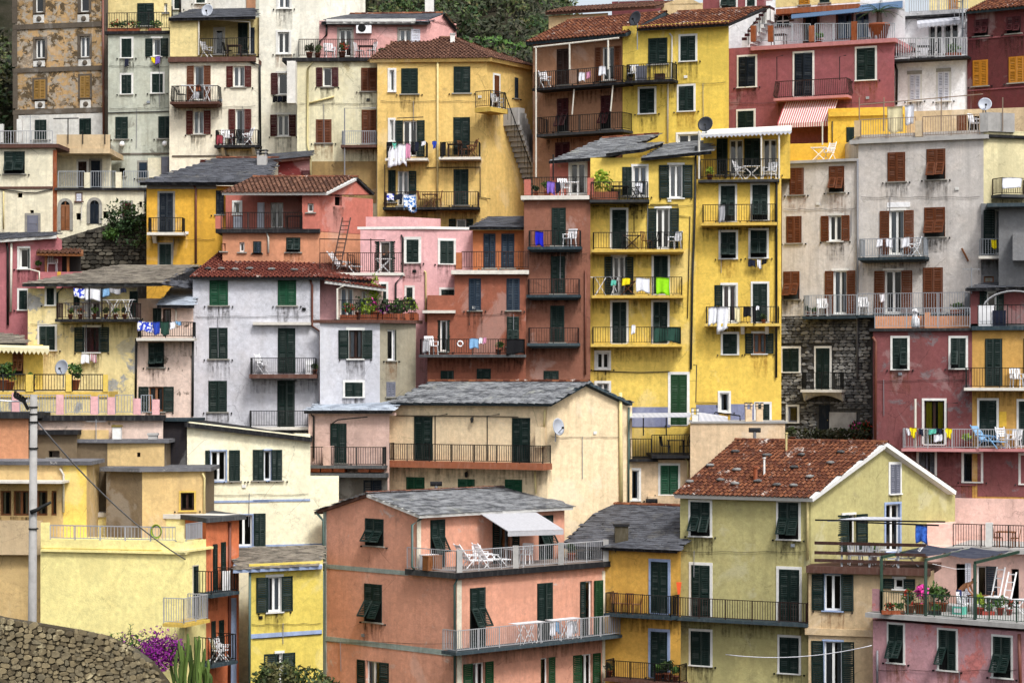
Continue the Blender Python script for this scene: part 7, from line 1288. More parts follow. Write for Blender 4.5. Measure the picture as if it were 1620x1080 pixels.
def pooch(pos, label, m='plastic_white'):
    o = TH('garden_statue', label, 'statue', pos, R(15)); mb = MB(); mb.lathe([(.16, 0), (.19, .12), (.2, .3), (.15, .5), (.1, .62), (.07, .68)], m, 12); link('body', mb.mesh('body', True), o, local=I4); mb = MB(); mb.lathe([(.03, -.12), (.1, -.08), (.13, .02), (.09, .12), (.02, .15)], m, 12); mb.tube([(0, -.08, 0), (0, -.24, -.04)], .06, m, 8, .04); link('head', mb.mesh('head', True), o, local=Matrix.Translation((0, -.04, .8)))
    for s in (-1, 1): mb = MB(); mb.tube([(s * .1, -.14, .45), (s * .11, -.2, 0)], .05, m, 7); link('leg', mb.mesh('leg', True), o, local=I4); mb = MB(); mb.tube([(s * .1, 0, .88), (s * .15, .02, .72)], .035, m, 6); link('ear', mb.mesh('ear', True), o, local=I4)
    return o
pooch(on(B, 955, -.35), 'white sitting dog statue on the orange terrace above the plum house')
g27 = H27.block; gy = y27.faces[0]; B = Balc(); B.f = gy; B.z = zq
tl = TH('arched_trellis', 'white arched trellis canopy on the terrace at the right edge', 'trellis', on(B, 1560, -1.2), rz(gy))
for j in range(3):
    mb = MB(); mb.tube([(1.5 * math.cos(math.pi * k / 14), j * .5 - .5, .75 + .95 * math.sin(math.pi * k / 14)) for k in range(15)], .03, 'rail_white', 6); mb.bar((-1.5, j * .5 - .5, 0), (-1.5, j * .5 - .5, .75), .05, 'rail_white'); mb.bar((1.5, j * .5 - .5, 0), (1.5, j * .5 - .5, .75), .05, 'rail_white'); link('arch', mb.mesh('arch'), tl, local=I4)
mb = MB(); 
for k in range(1, 14): a = math.pi * k / 14; mb.bar((1.5 * math.cos(a), -.5, .75 + .95 * math.sin(a)), (1.5 * math.cos(a), .5, .75 + .95 * math.sin(a)), .02, 'rail_white')
link('lath', mb.mesh('lath'), tl, local=I4); mb = MB(); n = 14
for k in range(3, n): a, b = math.pi * k / n, math.pi * (k + 1) / n; mb.poly([(1.48 * math.cos(a), -.48, .75 + .93 * math.sin(a)), (1.48 * math.cos(b), -.48, .75 + .93 * math.sin(b)), (1.48 * math.cos(b), .48, .75 + .93 * math.sin(b)), (1.48 * math.cos(a), .48, .75 + .93 * math.sin(a))], 'cl_white')
link('cover', mb.mesh('cover'), tl, local=I4)
bx('storage_cabinet', on(B, 1388, -.6), .75, .5, .95, 'plastic_white', 'tall white cabinet on the terrace left of the arched trellis', 'cabinet', rz(gy)); bx('water_tank', on(B, 1470, -.5), .6, .5, .7, 'cl_navy', 'dark blue tank on the terrace beside the arched trellis', 'tank', rz(gy))
T(3, 2)
for a, b, c, e, m, lb, nm in ((903, 924, 566, 610, 'cl_white', 'small white cloth at the left of the plum house balcony', 'garment'), (922, 966, 563, 624, 'cl_yellow', 'left of two yellow shirts on the plum house balcony', 'shirt'), (978, 1005, 572, 612, 'cl_navy', 'dark cloth beside the left yellow shirt on the plum house balcony', 'garment'), (1036, 1085, 572, 603, 'cl_teal', 'mint green cloth on the plum house balcony', 'garment'), (1086, 1122, 567, 602, 'cl_navy', 'navy shirt on the plum house balcony', 'garment'), (1068, 1122, 604, 648, 'cl_white', 'white shirt below the navy one on the plum house balcony', 'garment'), (1140, 1182, 568, 630, 'cl_yellow', 'right of two yellow shirts on the plum house balcony', 'shirt')): cloth(B27a.f, a, b, c, e, 1.06, m, lb, nm, nm == 'shirt')
pot(on(B27a, 1275, .5), .28, 'leaf_bright', 'bushy green plant on the plum house balcony', 60); bf('folding', 'plastic_white', B27b, 1490, .55, 'white folding chair on the plum house balcony, left of the other', 30); bf('plastic', 'plastic_white', B27b, 1560, .55, 'white plastic chair on the plum house balcony, nearest the right edge', -30); bf('lounger', 'cl_lblue', B27b, 1400, .6, 'blue deck chair on the plum house balcony', 60); bf('plastic', 'plastic_white', B27c, 1575, .45, 'white chair on the small upper yellow balcony of the plum house', 20)
fs25 = fs; q = fs25.at(635, 600, .8); q.z = fs25.at(635, 640, .8).z + .35
for i, (x, s, m, fl, lb) in enumerate(((500, .3, 'leaf_dark', None, 'dark shrub by the rendered wall of the stone storey'), (600, .42, 'leaf_dark', 'petal_pink', 'flowering shrub in the corner below the stone storey'), (660, .4, 'leaf_dark', 'petal_red', 'dark plant at the right corner of the stone storey'), (205, .3, 'leaf_dark', None, 'dark plant under the small window of the stone storey'))):
    q = fs25.at(x, 0, .9); q.z = fs25.at(x, 660, .9).z; pot(q, s, m, lb, 64 + i, fl)
hedge = link('hedge', foliage(900, 3.0, .5, .42, 'leaf_scrub', .11, 5), None, Matrix.Translation(fs25.at(400, 625, 1.3)) @ Matrix.Rotation(rz(fs25), 4, 'Z')); tag(hedge, 'dry dark hedge in front of the stone storey, behind the tiled ridge', 'hedge')
# loose stones on the tiled roofs
def rstone(P, s, lb, grp):
    rr = random.Random(int(P.x * 1000)); mb = MB(); n = 8; k = mb.m('stone')
    for r, z in ((.7, -.05), (1, .25), (.8, .6), (.3, .75)):
        for i in range(n): a = 2 * math.pi * i / n; mb.v.append((s * r * math.cos(a) * rr.uniform(.85, 1.2) * 1.25, s * r * math.sin(a) * rr.uniform(.85, 1.15), s * z * rr.uniform(.85, 1.1)))
    for j in range(3):
        for i in range(n): mb.f.append((j * n + i, j * n + (i + 1) % n, (j + 1) * n + (i + 1) % n, (j + 1) * n + i)); mb.mi.append(k)
    mb.f.append(tuple(3 * n + i for i in range(n))); mb.mi.append(k); mb.f.append(tuple(range(n))[::-1]); mb.mi.append(k); tag(link('roof_stone', mb.mesh('roof_stone', True), None, Matrix.Translation(P)), lb, 'stone', grp)
for x, y in ((1163, 717), (1123, 739), (1165, 746), (1213, 723), (1268, 722), (1330, 718), (1314, 735), (1256, 742), (1281, 757), (1255, 771), (1229, 770), (1199, 764), (1162, 768), (1140, 762), (1091, 765)): rstone(on_plane(RF38[0], RF38[1], RF38[2], x, y), .17, 'loose grey stone weighing down the red tiles of the olive house roof', 'stones on the olive house roof')
f19 = H19.f[0]; T(); e0, e1, r1 = f19.at(301, 438, .45), f19.at(507, 442, .45), f19.at(486, 401, -3.6); e1.z = e0.z
for x, y in ((329, 428), (350, 428), (372, 429), (395, 428), (465, 430), (430, 429)): rstone(on_plane(e0, e1, r1, x, y), .16, 'loose grey stone along the eave of the lavender house roof', 'stones on the lavender house roof')
# ---------- lower right terraces
T(3, 3); B = Balc(); B.f = fb; B.z = zB
for x, a, lb in ((585, 20, 'leftmost white plastic chair behind the wooden railing'), (655, -10, 'middle white plastic chair behind the wooden railing'), (728, -20, 'rightmost white plastic chair behind the wooden railing')): furn('plastic', 'plastic_white', on(B, x, -.9), rz(fb) + R(a), lb)
furn('table', 'plastic_white', on(B, 800, -.7), rz(fb), 'white table on the wooden-railed terrace'); furn('lounger', 'plastic_white', on(B, 910, -.9), rz(fb) + R(-75), 'white sun lounger on the wooden-railed terrace'); pot(on(B, 700, -1.9), .3, 'leaf_mid', 'green potted plant against the gable wall on the wooden-railed terrace', 70, None, 'plastic_white', False, 1.4)
cloth(fb, 958, 1030, 118, 228, -.2, 'flag_blue', 'blue printed flag hanging at the end of the wooden-railed terrace', 'flag', False, 'flag')
B = Balc(); B.f = F39; B.z = Z39
furn('plastic', 'plastic_white', on39(1262, -.9), rz(F39) + R(70), 'white plastic chair beside the bending man on the pergola terrace'); furn('table', 'wood', on39(1345, -1.6), rz(F39), 'wooden table on the pergola terrace'); furn('iron', 'wood', on39(1395, -1.2), rz(F39) + R(-60), 'wooden chair at the table on the pergola terrace'); furn('lounger', 'plastic_white', on39(1560, -1.0), rz(F39) + R(-70), 'white sun lounger at the right of the pergola terrace'); furn('table', 'plastic_white', on39(1450, -1.0), rz(F39), 'low white table behind the railing of the pergola terrace'); furn('table', 'plastic_white', on39(850, -2.4), rz(F39), 'white table at the left of the pergola terrace')
def ladder(A, Bt, w, m, label, n=5, r=.022):
    o = TH('ladder', label, 'ladder', A); d = Bt - A; sd = Vector((d.y, -d.x, 0)); sd = sd.normalized() if sd.length > .01 else Vector((1, 0, 0))
    for s in (-1, 1): mb = MB(); mb.bar(sd * s * w / 2, d + sd * s * w / 2, r * 2, m); link('rail', mb.mesh('rail'), o, local=I4)
    for i in range(n): mb = MB(); c = d * ((i + .6) / n); mb.bar(c - sd * w / 2, c + sd * w / 2, r * 1.7, m); link('rung', mb.mesh('rung'), o, local=I4)
    return o
def lad2(x, off, w, h, lb):
    p = on39(x, off); q = p + Vector((-F39.n.x * .5, -F39.n.y * .5, h)) + F39.u.to_3d() * .15; o = TH('ladder', lb, 'ladder', p); sd = F39.u.to_3d()
    for s in (-1, 1): mb = MB(); mb.bar(sd * s * w / 2, q - p + sd * s * w / 2, .06, 'plastic_white'); link('rail', mb.mesh('rail'), o, local=I4)
    for i in range(5): c = (q - p) * ((i + .7) / 5); mb = MB(); mb.bar(c - sd * w / 2, c + sd * w / 2, .045, 'plastic_white'); link('rung', mb.mesh('rung'), o, local=I4)
lad2(1430, -2.0, .38, 1.9, 'taller white ladder leaning on the pergola terrace'); lad2(1500, -1.8, .36, 1.7, 'shorter white ladder on the pergola terrace, nearer the right edge')
for i, (x, o_, s, m, fl, pm, bxx, lb) in enumerate(((790, -.3, .2, 'leaf_dark', 'petal_red', 'terracotta', True, 'planter box at the left corner of the pergola terrace'), (850, -.3, .2, 'leaf_mid', None, 'terracotta', True, 'second planter box from the left on the pergola terrace'), (925, -.5, .36, 'leaf_mid', 'petal_red', 'terracotta', False, 'pot of red flowers left of the magenta bush on the pergola terrace'), (985, -.5, .42, 'leaf_mid', 'petal_pink', 'terracotta', False, 'bright magenta flower bush behind the pergola post'), (1075, -1.2, .4, 'leaf_mid', None, 'terracotta', False, 'tall green plant right of the middle pergola post'), (1125, -1.6, .34, 'leaf_dark', None, 'terracotta', False, 'dark plant behind the tall green one on the pergola terrace'), (1075, -.25, .2, 'leaf_mid', None, 'slab_dark', True, 'low dark planter in front of the tall green plant'), (1350, -.4, .28, 'leaf_bright', None, 'plastic_red', False, 'green plant in a red pot beside the right pergola post'), (1400, -.3, .2, 'leaf_mid', None, 'plastic_red', True, 'leafy planter in front of the wooden chair'), (1475, -.3, .28, 'leaf_mid', None, 'plastic_red', False, 'plant in a large red pot on the pergola terrace'), (1530, -.3, .22, 'leaf_dark', 'petal_red', 'plastic_red', False, 'small red pot beside the lounger on the pergola terrace'))): pot(on39(x, o_), s, m, lb, 80 + i, fl, pm, bxx, 1.3 if not bxx else 1, .85 if fl == 'petal_pink' else .3)
bx('laundry_tub', on39(1228, -.55), .5, .4, .35, 'cl_teal', 'turquoise tub on the pergola terrace floor', 'tub', rz(F39), 'plastic_white'); 
p, q = on39(745, .0), on39(1020, .0); tag(link('overhead_cable', (lambda m: (m.tube([on39(1060, -.2) + UP * 2.2, on39(1200, -.6) + UP * 1.95, on39(1330, -.2) + UP * 2.0], .012, 'plastic_white', 4), m)[1])(MB()).mesh('cable'), None, I4), 'thin white festoon cable slung between the pergola beams', 'cable')
f40 = H40.f[0]; B = Balc(); B.f = f40; B.z = f40.blk.zt + .02; furn('table', 'wood', on(B, 1510, -1.), rz(f40), 'brown table on the light pink upper terrace'); furn('iron', 'wood', on(B, 1455, -.9), rz(f40) + R(80), 'brown chair left of the table on the light pink terrace'); furn('iron', 'wood', on(B, 1565, -.9), rz(f40) + R(-80), 'brown chair right of the table on the light pink terrace')
# ---------- golden slate house and salmon house
T(2, 3)
for i, x in enumerate((680, 740, 800)): bf('iron', 'wood', B37a, x, .4, ('leftmost', 'middle', 'rightmost')[i] + ' wooden chair on the upper golden house balcony', (60, 0, -60)[i])
orr = TH('paddle', 'orange-bladed paddle standing in the corner by the olive house', 'paddle', on(B37a, 1055, .35)); mb = MB(); mb.tube([(0, 0, 0), (.02, .05, 1.0)], .02, 'wood_dark', 6); link('shaft', mb.mesh('shaft'), orr, local=I4); mb = MB(); mb.hexa([(-.04, .03, 1.0), (.07, .03, 1.0), (.07, .06, 1.0), (-.04, .06, 1.0), (-.1, .06, 1.55), (.14, .06, 1.55), (.14, .09, 1.55), (-.1, .09, 1.55)], 'orange_plastic'); link('blade', mb.mesh('blade'), orr, local=I4)
for i, (x, s, m) in enumerate(((630, .26, 'leaf_dark'), (935, .3, 'leaf_mid'), (990, .34, 'leaf_dark'), (1035, .26, 'leaf_mid'))): pot(on(B37b, x, .45), s, m, ('potted plant at the left end of the lower golden house balcony', 'broad-leaved plant left of three pots on the lower golden house balcony', 'tallest dark plant on the lower golden house balcony', 'rightmost pot on the lower golden house balcony')[i], 100 + i)
gt36 = gt_ = tp.faces[1]; B = Balc(); B.f = tp.faces[1]; B.z = ZT36
T(1, 3); bx('washing_machine', on(B, 1075, .45), .7, .5, .6, 'plastic_white', 'white outdoor unit at the left end of the salmon house terrace', 'appliance', rz(gt36)); bx('cupboard', on(B, 1095, .9), .8, .4, .6, 'wood', 'worn wooden chest at the left of the salmon house terrace', 'chest', rz(gt36)); furn('lounger', 'plastic_white', on(B, 1340, 1.3), rz(gt36) + R(75), 'white lounger at the left on the salmon house terrace'); furn('lounger', 'plastic_white', on(B, 1450, 1.4), rz(gt36) + R(75), 'white lounger beside the other one on the salmon house terrace'); furn('plastic', 'plastic_white', on(B, 1390, .7), rz(gt36), 'white chair between the loungers on the salmon house terrace'); T(2, 3); furn('table', 'plastic_white', on(B, 60, 1.2), rz(gt36), 'white table on the salmon house terrace'); furn('plastic', 'plastic_white', on(B, 125, 1.2), rz(gt36) + R(-60), 'white chair right of the table on the salmon house terrace'); pot(on(B, 400, 1.2), .3, 'leaf_dark', 'round potted plant at the right of the salmon house terrace', 110); bx('floor_cushion', on(B, 515, 1.), 1.1, .5, .3, 'cl_black', 'dark cushions stacked at the right end of the salmon house terrace', 'cushion', rz(gt36))
bf('rack', 'plastic_white', B36, 130, .5, 'white drying rack at the left of the salmon house balcony'); bf('rack', 'plastic_white', B36, 350, .5, 'white drying rack full of laundry on the salmon house balcony'); fgs = B36.f
for a, b, c, e, m, lb in ((272, 300, 708, 790, 'cl_white', 'leftmost white shirt on the salmon house drying rack'), (302, 330, 705, 775, 'cl_lblue', 'pale blue shirt on the salmon house drying rack'), (375, 405, 702, 800, 'cl_white', 'long white shirt on the salmon house drying rack'), (406, 436, 700, 775, 'cl_grey', 'grey shirt at the right of the salmon house drying rack')): cloth(fgs, a, b, c, e, .75, m, lb, 'shirt')
# ---------- left side
T(0, 1); f18 = H18.f[0]
for a, b, c, e, m, lb in ((450, 520, 755, 814, 'cl_bluewhite', 'blue and white towel on the line of the pale yellow house balcony'), (522, 612, 757, 832, 'cl_white', 'white sheet on the line of the pale yellow house balcony'), (615, 668, 757, 803, 'cl_lblue', 'light blue shirt on the line of the pale yellow house balcony'), (670, 735, 757, 790, 'cl_grey', 'grey cloth on the line of the pale yellow house balcony'), (738, 772, 757, 783, 'cl_navy', 'navy cloth at the right of the pale yellow house line')): cloth(f18, a, b, c, e, .9, m, lb)
bf('rack', 'plastic_white', B18, 715, .5, 'white drying rack on the pale yellow house balcony')
for i, (x, fl) in enumerate(((430, 'petal_red'), (490, 'petal_red'), (575, None), (648, None), (705, None), (760, None))): pot(on(B18, x, .7), .2, ('leaf_mid', 'leaf_dark')[i % 2], ('first', 'second', 'third', 'fourth', 'fifth', 'sixth')[i] + ' pot from the left along the pale yellow house balcony', 120 + i, fl)
fp = B18b.f
for a, b, c, e, m, lb in ((838, 932, 957, 1022, 'cl_bluewhite', 'blue and white beach towel on the pinkish house balcony'), (935, 975, 960, 1034, 'cl_blue', 'plain blue towel on the pinkish house balcony'), (980, 1032, 958, 1038, 'cl_dgreen', 'dark green towel on the pinkish house balcony'), (1035, 1068, 960, 1003, 'cl_white', 'white cloth on the pinkish house balcony'), (1072, 1105, 956, 980, 'cl_lblue', 'pale blue cloth on the pinkish house balcony')): cloth(fp, a, b, c, e, .92, m, lb)
g17 = bt.faces[0]; B = Balc(); B.f = g17; B.z = bt.zt + .01; furn('plastic', 'plastic_white', on(B, 315, -.7), R(20), 'white chair under the wooden roof of the dusty pink house terrace'); pot(on(B, 232, -.5), .2, 'leaf_mid', 'small plant under the wooden roof of the dusty pink house', 130)
ivy = link('ivy', foliage(1400, 1.5, .5, 1.25, 'leaf_dark', .11, 3), None, Matrix.Translation(wl.f[0].at(800, 395, .35))); tag(ivy, 'dark green ivy spilling over the stone retaining wall', 'ivy')
ivy2 = link('shrub', foliage(260, .5, .35, .4, 'leaf_mid', .1, 6), None, Matrix.Translation(wl.f[0].at(675, 440, .4))); tag(ivy2, 'small bright shrub left of the ivy on the retaining wall', 'shrub')
T(0, 2); f18c = tb = None; g = H18c.f[0]; gq = ALLB[[b.H for b in ALLB].index(H18c) + 1].faces[0]; B = Balc(); B.f = gq; B.z = gq.blk.zt + .01
dish(gq, 383, 200, -.3, .38, 'dish_grey', 'pale blue-grey dish behind the railing of the low yellow house', (-.5, .2), .9)
for i, (x, s, m) in enumerate(((20, .42, 'leaf_dark'), (60, .35, 'leaf_mid'), (455, .42, 'leaf_mid'), (195, .25, 'leaf_mid'))): pot(on(B, x, -.5), s, m, ('tall dark plant at the left edge behind the yellow posts', 'second plant from the left edge behind the yellow posts', 'leafy plant right of the pale dish', 'small plant above the first yellow post')[i], 140 + i, None, 'terracotta', False, 1.5)
for a, b, c, e, m, lb in ((494, 545, 115, 176, 'cl_white', 'white cloth drying under the middle window of the pale yellow house'), (550, 590, 115, 165, 'cl_plaid', 'checked cloth drying under the middle window of the pale yellow house')): cloth(f18, a, b, c, e, .25, m, lb)
T(1, 2); bf('folding', 'plastic_white', B19, 55, .45, 'white folding chair on the lavender house balcony', 60); bx('storage_cabinet', on(B19, 345, .45), .35, .3, .65, 'plastic_white', 'white cabinet at the right of the lavender house balcony', 'cabinet'); pot(on(B19, 378, .7), .2, 'leaf_dark', 'small pot at the right corner of the lavender house balcony', 150)
fl21 = B21.f
for a, b, c, e, m, lb in ((1036, 1075, 32, 108, 'cl_grey', 'grey towel at the left of the terracotta house balcony'), (1322, 1378, 20, 84, 'cl_lblue', 'blue-green towel on the terracotta house balcony'), (1380, 1402, 16, 55, 'cl_white', 'left white cloth on the terracotta house balcony'), (1404, 1424, 14, 52, 'cl_pink', 'pinkish cloth on the terracotta house balcony'), (1548, 1655, 25, 118, 'cl_black', 'black screen at the right of the terracotta house balcony')): cloth(fl21, a, b, c, e, 1.06, m, lb)
bf('plastic', 'plastic_white', B21, 1090, .5, 'white chair at the left of the terracotta house balcony', 30); pot(on(B21, 1500, .6), .24, 'leaf_mid', 'green plant on the terracotta house balcony', 152)
lf = TH('life_ring', 'white ring hung on the terracotta house balcony rail', 'ring', fl21.at(1265, 52, 1.06)); mb = MB(); mb.tube([(.13 * math.cos(2 * math.pi * k / 16), 0, .13 * math.sin(2 * math.pi * k / 16)) for k in range(17)], .035, 'plastic_white', 8, cap=False); link('ring', mb.mesh('ring', True), lf, local=I4)
T(1, 1); fA, gA = H19b.f; zA = rz_a = H19b.b.zt + .17
def onA(f, x, off): q = f.at(x, 0, off); q.z = zA; return q
for i, (fx, x, o_, s, m, fl, bxx, lb) in enumerate(((fA, 585, .0, .3, 'leaf_mid', 'petal_red', True, 'planter of red flowers at the left of the annex terrace'), (fA, 650, -.3, .34, 'leaf_dark', None, False, 'climbing plant beside the terrace window of the annex'), (fA, 700, .0, .32, 'leaf_bright', None, True, 'bright green planter in the middle of the annex terrace'), (fA, 745, -.2, .36, 'leaf_dark', 'petal_pink', False, 'pink flowering pot near the annex terrace corner'), (gA, 830, -.1, .38, 'leaf_dark', 'petal_magenta', True, 'large flowering planter just right of the annex terrace corner'), (gA, 885, -.1, .42, 'leaf_mid', None, True, 'dense green planter on the side of the annex terrace'), (gA, 940, -.1, .42, 'leaf_dark', None, True, 'dark green planter further along the side of the annex terrace'), (gA, 975, -.3, .36, 'leaf_bright', None, False, 'yellow-green pot at the far end of the annex terrace'))): pot(onA(fx, x, o_ - .2), s, m, lb, 160 + i, fl, 'terracotta', bxx, 1.4)
vine = link('vine', foliage(500, .45, .25, 1.2, 'leaf_bright', .08, 9), None, Matrix.Translation(g3.faces[0].at(735, 840, .3))); tag(vine, 'yellow-green vine climbing beside the annex terrace window', 'vine')
ft20 = ft_20 = tr_.faces[0]; B = Balc(); B.f = ft20; B.z = zt_
A = ft20.at(505, 600, -.2); A.z = zt_ + .05; Bt = ft20.at(572, 325, -1.0); ld = TH('ladder', 'dark wooden ladder leaning against the pale pink house roof edge', 'ladder', A); dd = Bt - A
for s in (-.2, .2): mb = MB(); mb.bar((s, 0, 0), dd + Vector((s, 0, 0)), .06, 'wood_dark'); link('rail', mb.mesh('rail'), ld, local=I4)
for i in range(12): c = dd * ((i + .6) / 12.5); mb = MB(); mb.bar(c + Vector((-.2, 0, 0)), c + Vector((.2, 0, 0)), .04, 'wood_dark'); link('rung', mb.mesh('rung'), ld, local=I4)
furn('xtable', 'plastic_white', on(B, 795, -.5), 0, 'white folding table outside the open door of the pale pink house'); furn('iron', 'iron', on(B, 618, -.5), R(40), 'black chair on the pale pink house terrace'); furn('lounger', 'plastic_white', on(B, 555, -.7), R(70), 'white lounger beside the ladder on the pale pink terrace')
f15 = H15.f[0]; B = Balc(); B.f = f15; B.z = H15.b.zt + .02; T(); B.z = f15.at(430, 362, .25).z; T(1, 1); furn('table', 'wood_dark', on(B, 250, -.9), 0, 'dark wooden bench table on the coral house terrace', 'bench', 'bench')
T(2, 2); dish(H28.f[1], 312, 560, .55, .42, 'dish_grey', 'large mottled grey dish on the cream gabled house corner', (.35, .15), .7); B = Balc(); B.f = H41.f[0]; B.z = H41.f[0].at(1000, 735, .7).z
furn('table', 'iron', on(B, 1040, -.3), 0, 'dark table on the beige terrace below the tall yellow houses'); furn('iron', 'iron', on(B, 975, -.3), R(70), 'dark chair left of the table on the beige terrace'); furn('iron', 'iron', on(B, 1095, -.3), R(-70), 'dark chair right of the table on the beige terrace')
# chimney cowls
def cowl(p, lb):
    o = TH('chimney_cowl', lb, 'chimney cowl', p); mb = MB(); mb.tube([(0, 0, -.5), (0, 0, .25)], .08, 'pipe_grey', 8); link('flue', mb.mesh('flue'), o, local=I4); mb = MB(); mb.tube([(-.28, 0, .3), (.28, 0, .3)], .12, 'slab_dark', 8); link('cowl', mb.mesh('cowl'), o, local=I4)
cowl(H28.f[0].raw(690, 775, 3.), 'grey metal H-shaped chimney cowl standing over the salmon house ridge'); cowl(H41.f[0].raw(1031, 802, .4), 'dark metal cowl above the golden slate house ridge'); cowl(r4.faces[0].raw(1194, 690, 1.), 'dark metal cowl above the red ridge of the olive house')
# ---------- foreground left: hose, pole, cables, stone wall, plants
T(0, 3); f33 = H33.f[0]; p = f33.at(955, 155, .08); hs = TH('garden_hose', 'green hose coiled on the white terrace railing', 'hose', p, rz(f33)); 
for k in range(3): mb = MB(); mb.tube([((.2 + .025 * k) * math.cos(2 * math.pi * j / 18), -.02 * k, (.25 + .025 * k) * math.sin(2 * math.pi * j / 18)) for j in range(19)], .018, 'leaf_bright' if k else 'plastic_green', 6, cap=False); link('coil', mb.mesh('coil', True), hs, local=I4)
bf('folding', 'plastic_white', B34b, 1330, .55, 'left of two white folding chairs on the lower orange house balcony', 60); bf('folding', 'plastic_white', B34b, 1365, .6, 'right of two white folding chairs on the lower orange house balcony', 20); bx('storage_cabinet', on(B34a, 1383, .5), .35, .3, .8, 'plastic_white', 'white box on the upper orange house balcony', 'cabinet')
YP = 84.; base = PT(185, 720, YP); T(0, 2); top = PT(206, 362, YP); pole = TH('utility_pole', 'tall pale concrete utility pole in the left foreground', 'utility pole', Vector((base.x, YP, ground(base.x, YP)))); gz = ground(base.x, YP); mb = MB(); mb.tube([(0, 0, -.3), (top.x - base.x, 0, top.z - gz)], .2, 'concrete', 14, .135); link('shaft', mb.mesh('shaft', True), pole, local=I4)
for y in (440, 482, 530, 690, 1180): q = PT(204, y, YP); mb = MB(); mb.tube([(q.x - base.x, 0, q.z - gz - .02), (q.x - base.x, 0, q.z - gz + .03)], .185 if y > 500 else .165, 'iron', 14); link('band', mb.mesh('band'), pole, local=I4)
mb = MB(); q = PT(195, 455, YP) - Vector((base.x, YP, gz)); mb.tube([q + Vector((-.1, -.15, 0)), q + Vector((-.25, -.2, .3)), q + Vector((-.6, -.2, .5))], .06, 'iron', 6); 
for k in range(5): mb.tube([q + Vector((-.25 - .09 * k, -.2, .25 + .06 * k)), q + Vector((-.2 - .09 * k, -.2, .45 + .06 * k))], .05, 'iron', 6)
link('insulator_bracket', mb.mesh('insulator_bracket'), pole, local=I4); T(0, 2); q = PT(235, 1062, YP) - Vector((base.x, YP, gz)); mb = MB(); mb.tube([q + Vector((-.25, -.2, -.1)), q + Vector((0, -.2, 0)), q + Vector((.35, -.2, .2)), q + Vector((.5, -.2, .28))], .09, 'iron', 8, .05); link('lamp_arm', mb.mesh('lamp_arm', True), pole, local=I4)
def cable(A, Bq, sag, lb, r=.02, mat='pipe_grey'):
    mb = MB(); mb.tube([A.lerp(Bq, k / 14) - UP * sag * 4 * (k / 14) * (1 - k / 14) for k in range(15)], r, mat, 5); tag(link('overhead_cable', mb.mesh('overhead_cable', True), None, I4), lb, 'cable')
a0 = PT(228, 530, YP); T(0, 3); cable(a0, H33.f[0].at(1130, 325, .1), .45, 'thick cable sagging from the utility pole to the pale yellow house corner', .03); T(0, 2); cable(PT(-60, 388, YP), PT(165, 400, YP), .05, 'cable leaving the frame left of the utility pole', .03, 'cl_white'); T(3, 3); cable(gs_38 := H38.f[0].at(-200, 905, .3), H39.f[0].at(690, 850, .2), .3, 'white cable crossing in front of the olive house to the rose-pink house', .02, 'cl_white') if False else cable(H38.f[0].at(-200, 905, .3), H39.f[0].at(690, 850, .2), .3, 'white cable crossing in front of the olive house to the rose-pink house', .02, 'cl_white')
# curved rubble wall in the lower left corner
T(); top_px = [(-40, 968), (0, 978), (60, 988), (120, 998), (165, 1008), (205, 1026), (235, 1048), (262, 1082), (285, 1125), (300, 1165)]; n = len(top_px)
topP = [PT(x, y, 82 + 5. * (i / (n - 1)) ** 1.5) for i, (x, y) in enumerate(top_px)]
rw = TH('rubble_wall', 'curved warm-grey rubble stone wall in the lower left corner', 'wall', Vector((topP[3].x, topP[3].y, ground(topP[3].x, topP[3].y)))); mb = MB()
for a, b in zip(topP, topP[1:]):
    za, zb = a.z - 9, b.z - 9; off = Vector((.1, .55, 0)); mb.hexa([V(a.to_2d(), za), V(b.to_2d(), zb), V((b + off).to_2d(), zb), V((a + off).to_2d(), za), a, b, b + off, a + off], 'mortar_warm')
link('wall', mb.mesh('wall'), rw, I4)
rr = random.Random(21); cnt = 0; rest = MB()
for a, b in zip(topP, topP[1:]):
    e = (b - a).to_2d(); L = e.length; e.normalize(); ff = Face(a, b); z = -6.
    while z < .0:
        hh = rr.uniform(.12, .25); u = rr.uniform(-.1, 0)
        while u < L:
            ww = rr.uniform(.12, .4); cu = u + ww / 2; zt_l = a.z + (b.z - a.z) * min(1, max(0, cu / L)); zc = zt_l + z + hh / 2
            if cu - ww * .3 < L and z + hh * .6 < 0.05 and zc - CZ > -(1120 - YH) / F * a.y:
                i = cnt % 9; me = CACHE.get(('stone', 'stone_warm', i))
                if me is None:
                    src = CACHE[('stone', 'stone', i)]; me = src.copy(); me.materials.clear(); me.materials.append(MAT['stone_warm']); CACHE[('stone', 'stone_warm', i)] = me
                M = ff.mat(ff.w3(cu, zc)) @ Matrix.Rotation(rr.gauss(0, .25), 4, 'Y') @ Matrix.Diagonal((ww * 1.0, rr.uniform(.06, .16), hh * 1.02, 1))
                if cnt < 290: link('stone', me, rw, M)
                else:
                    b0 = len(rest.v); k = rest.m('stone_warm'); rest.v += [tuple(M @ q.co) for q in me.vertices]
                    for pg_ in me.polygons: rest.f.append(tuple(b0 + j for j in pg_.vertices)); rest.mi.append(k)
                cnt += 1
            u += ww
        z += hh
if rest.v: tag(link('stone_work', rest.mesh('stone_work'), rw, I4), kind='stuff')
lane = MB()
for a, b in zip(topP, topP[1:]): lane.poly([a + Vector((.08, .5, -3)), b + Vector((.08, .5, -3)), b + Vector((1, 6.5, -3.2)), a + Vector((1, 6.5, -3.2))], 'earth2')
MAT['earth2'] = MAT['concrete']; tag(link('lane', lane.mesh('lane')), None, None, None, 'structure')
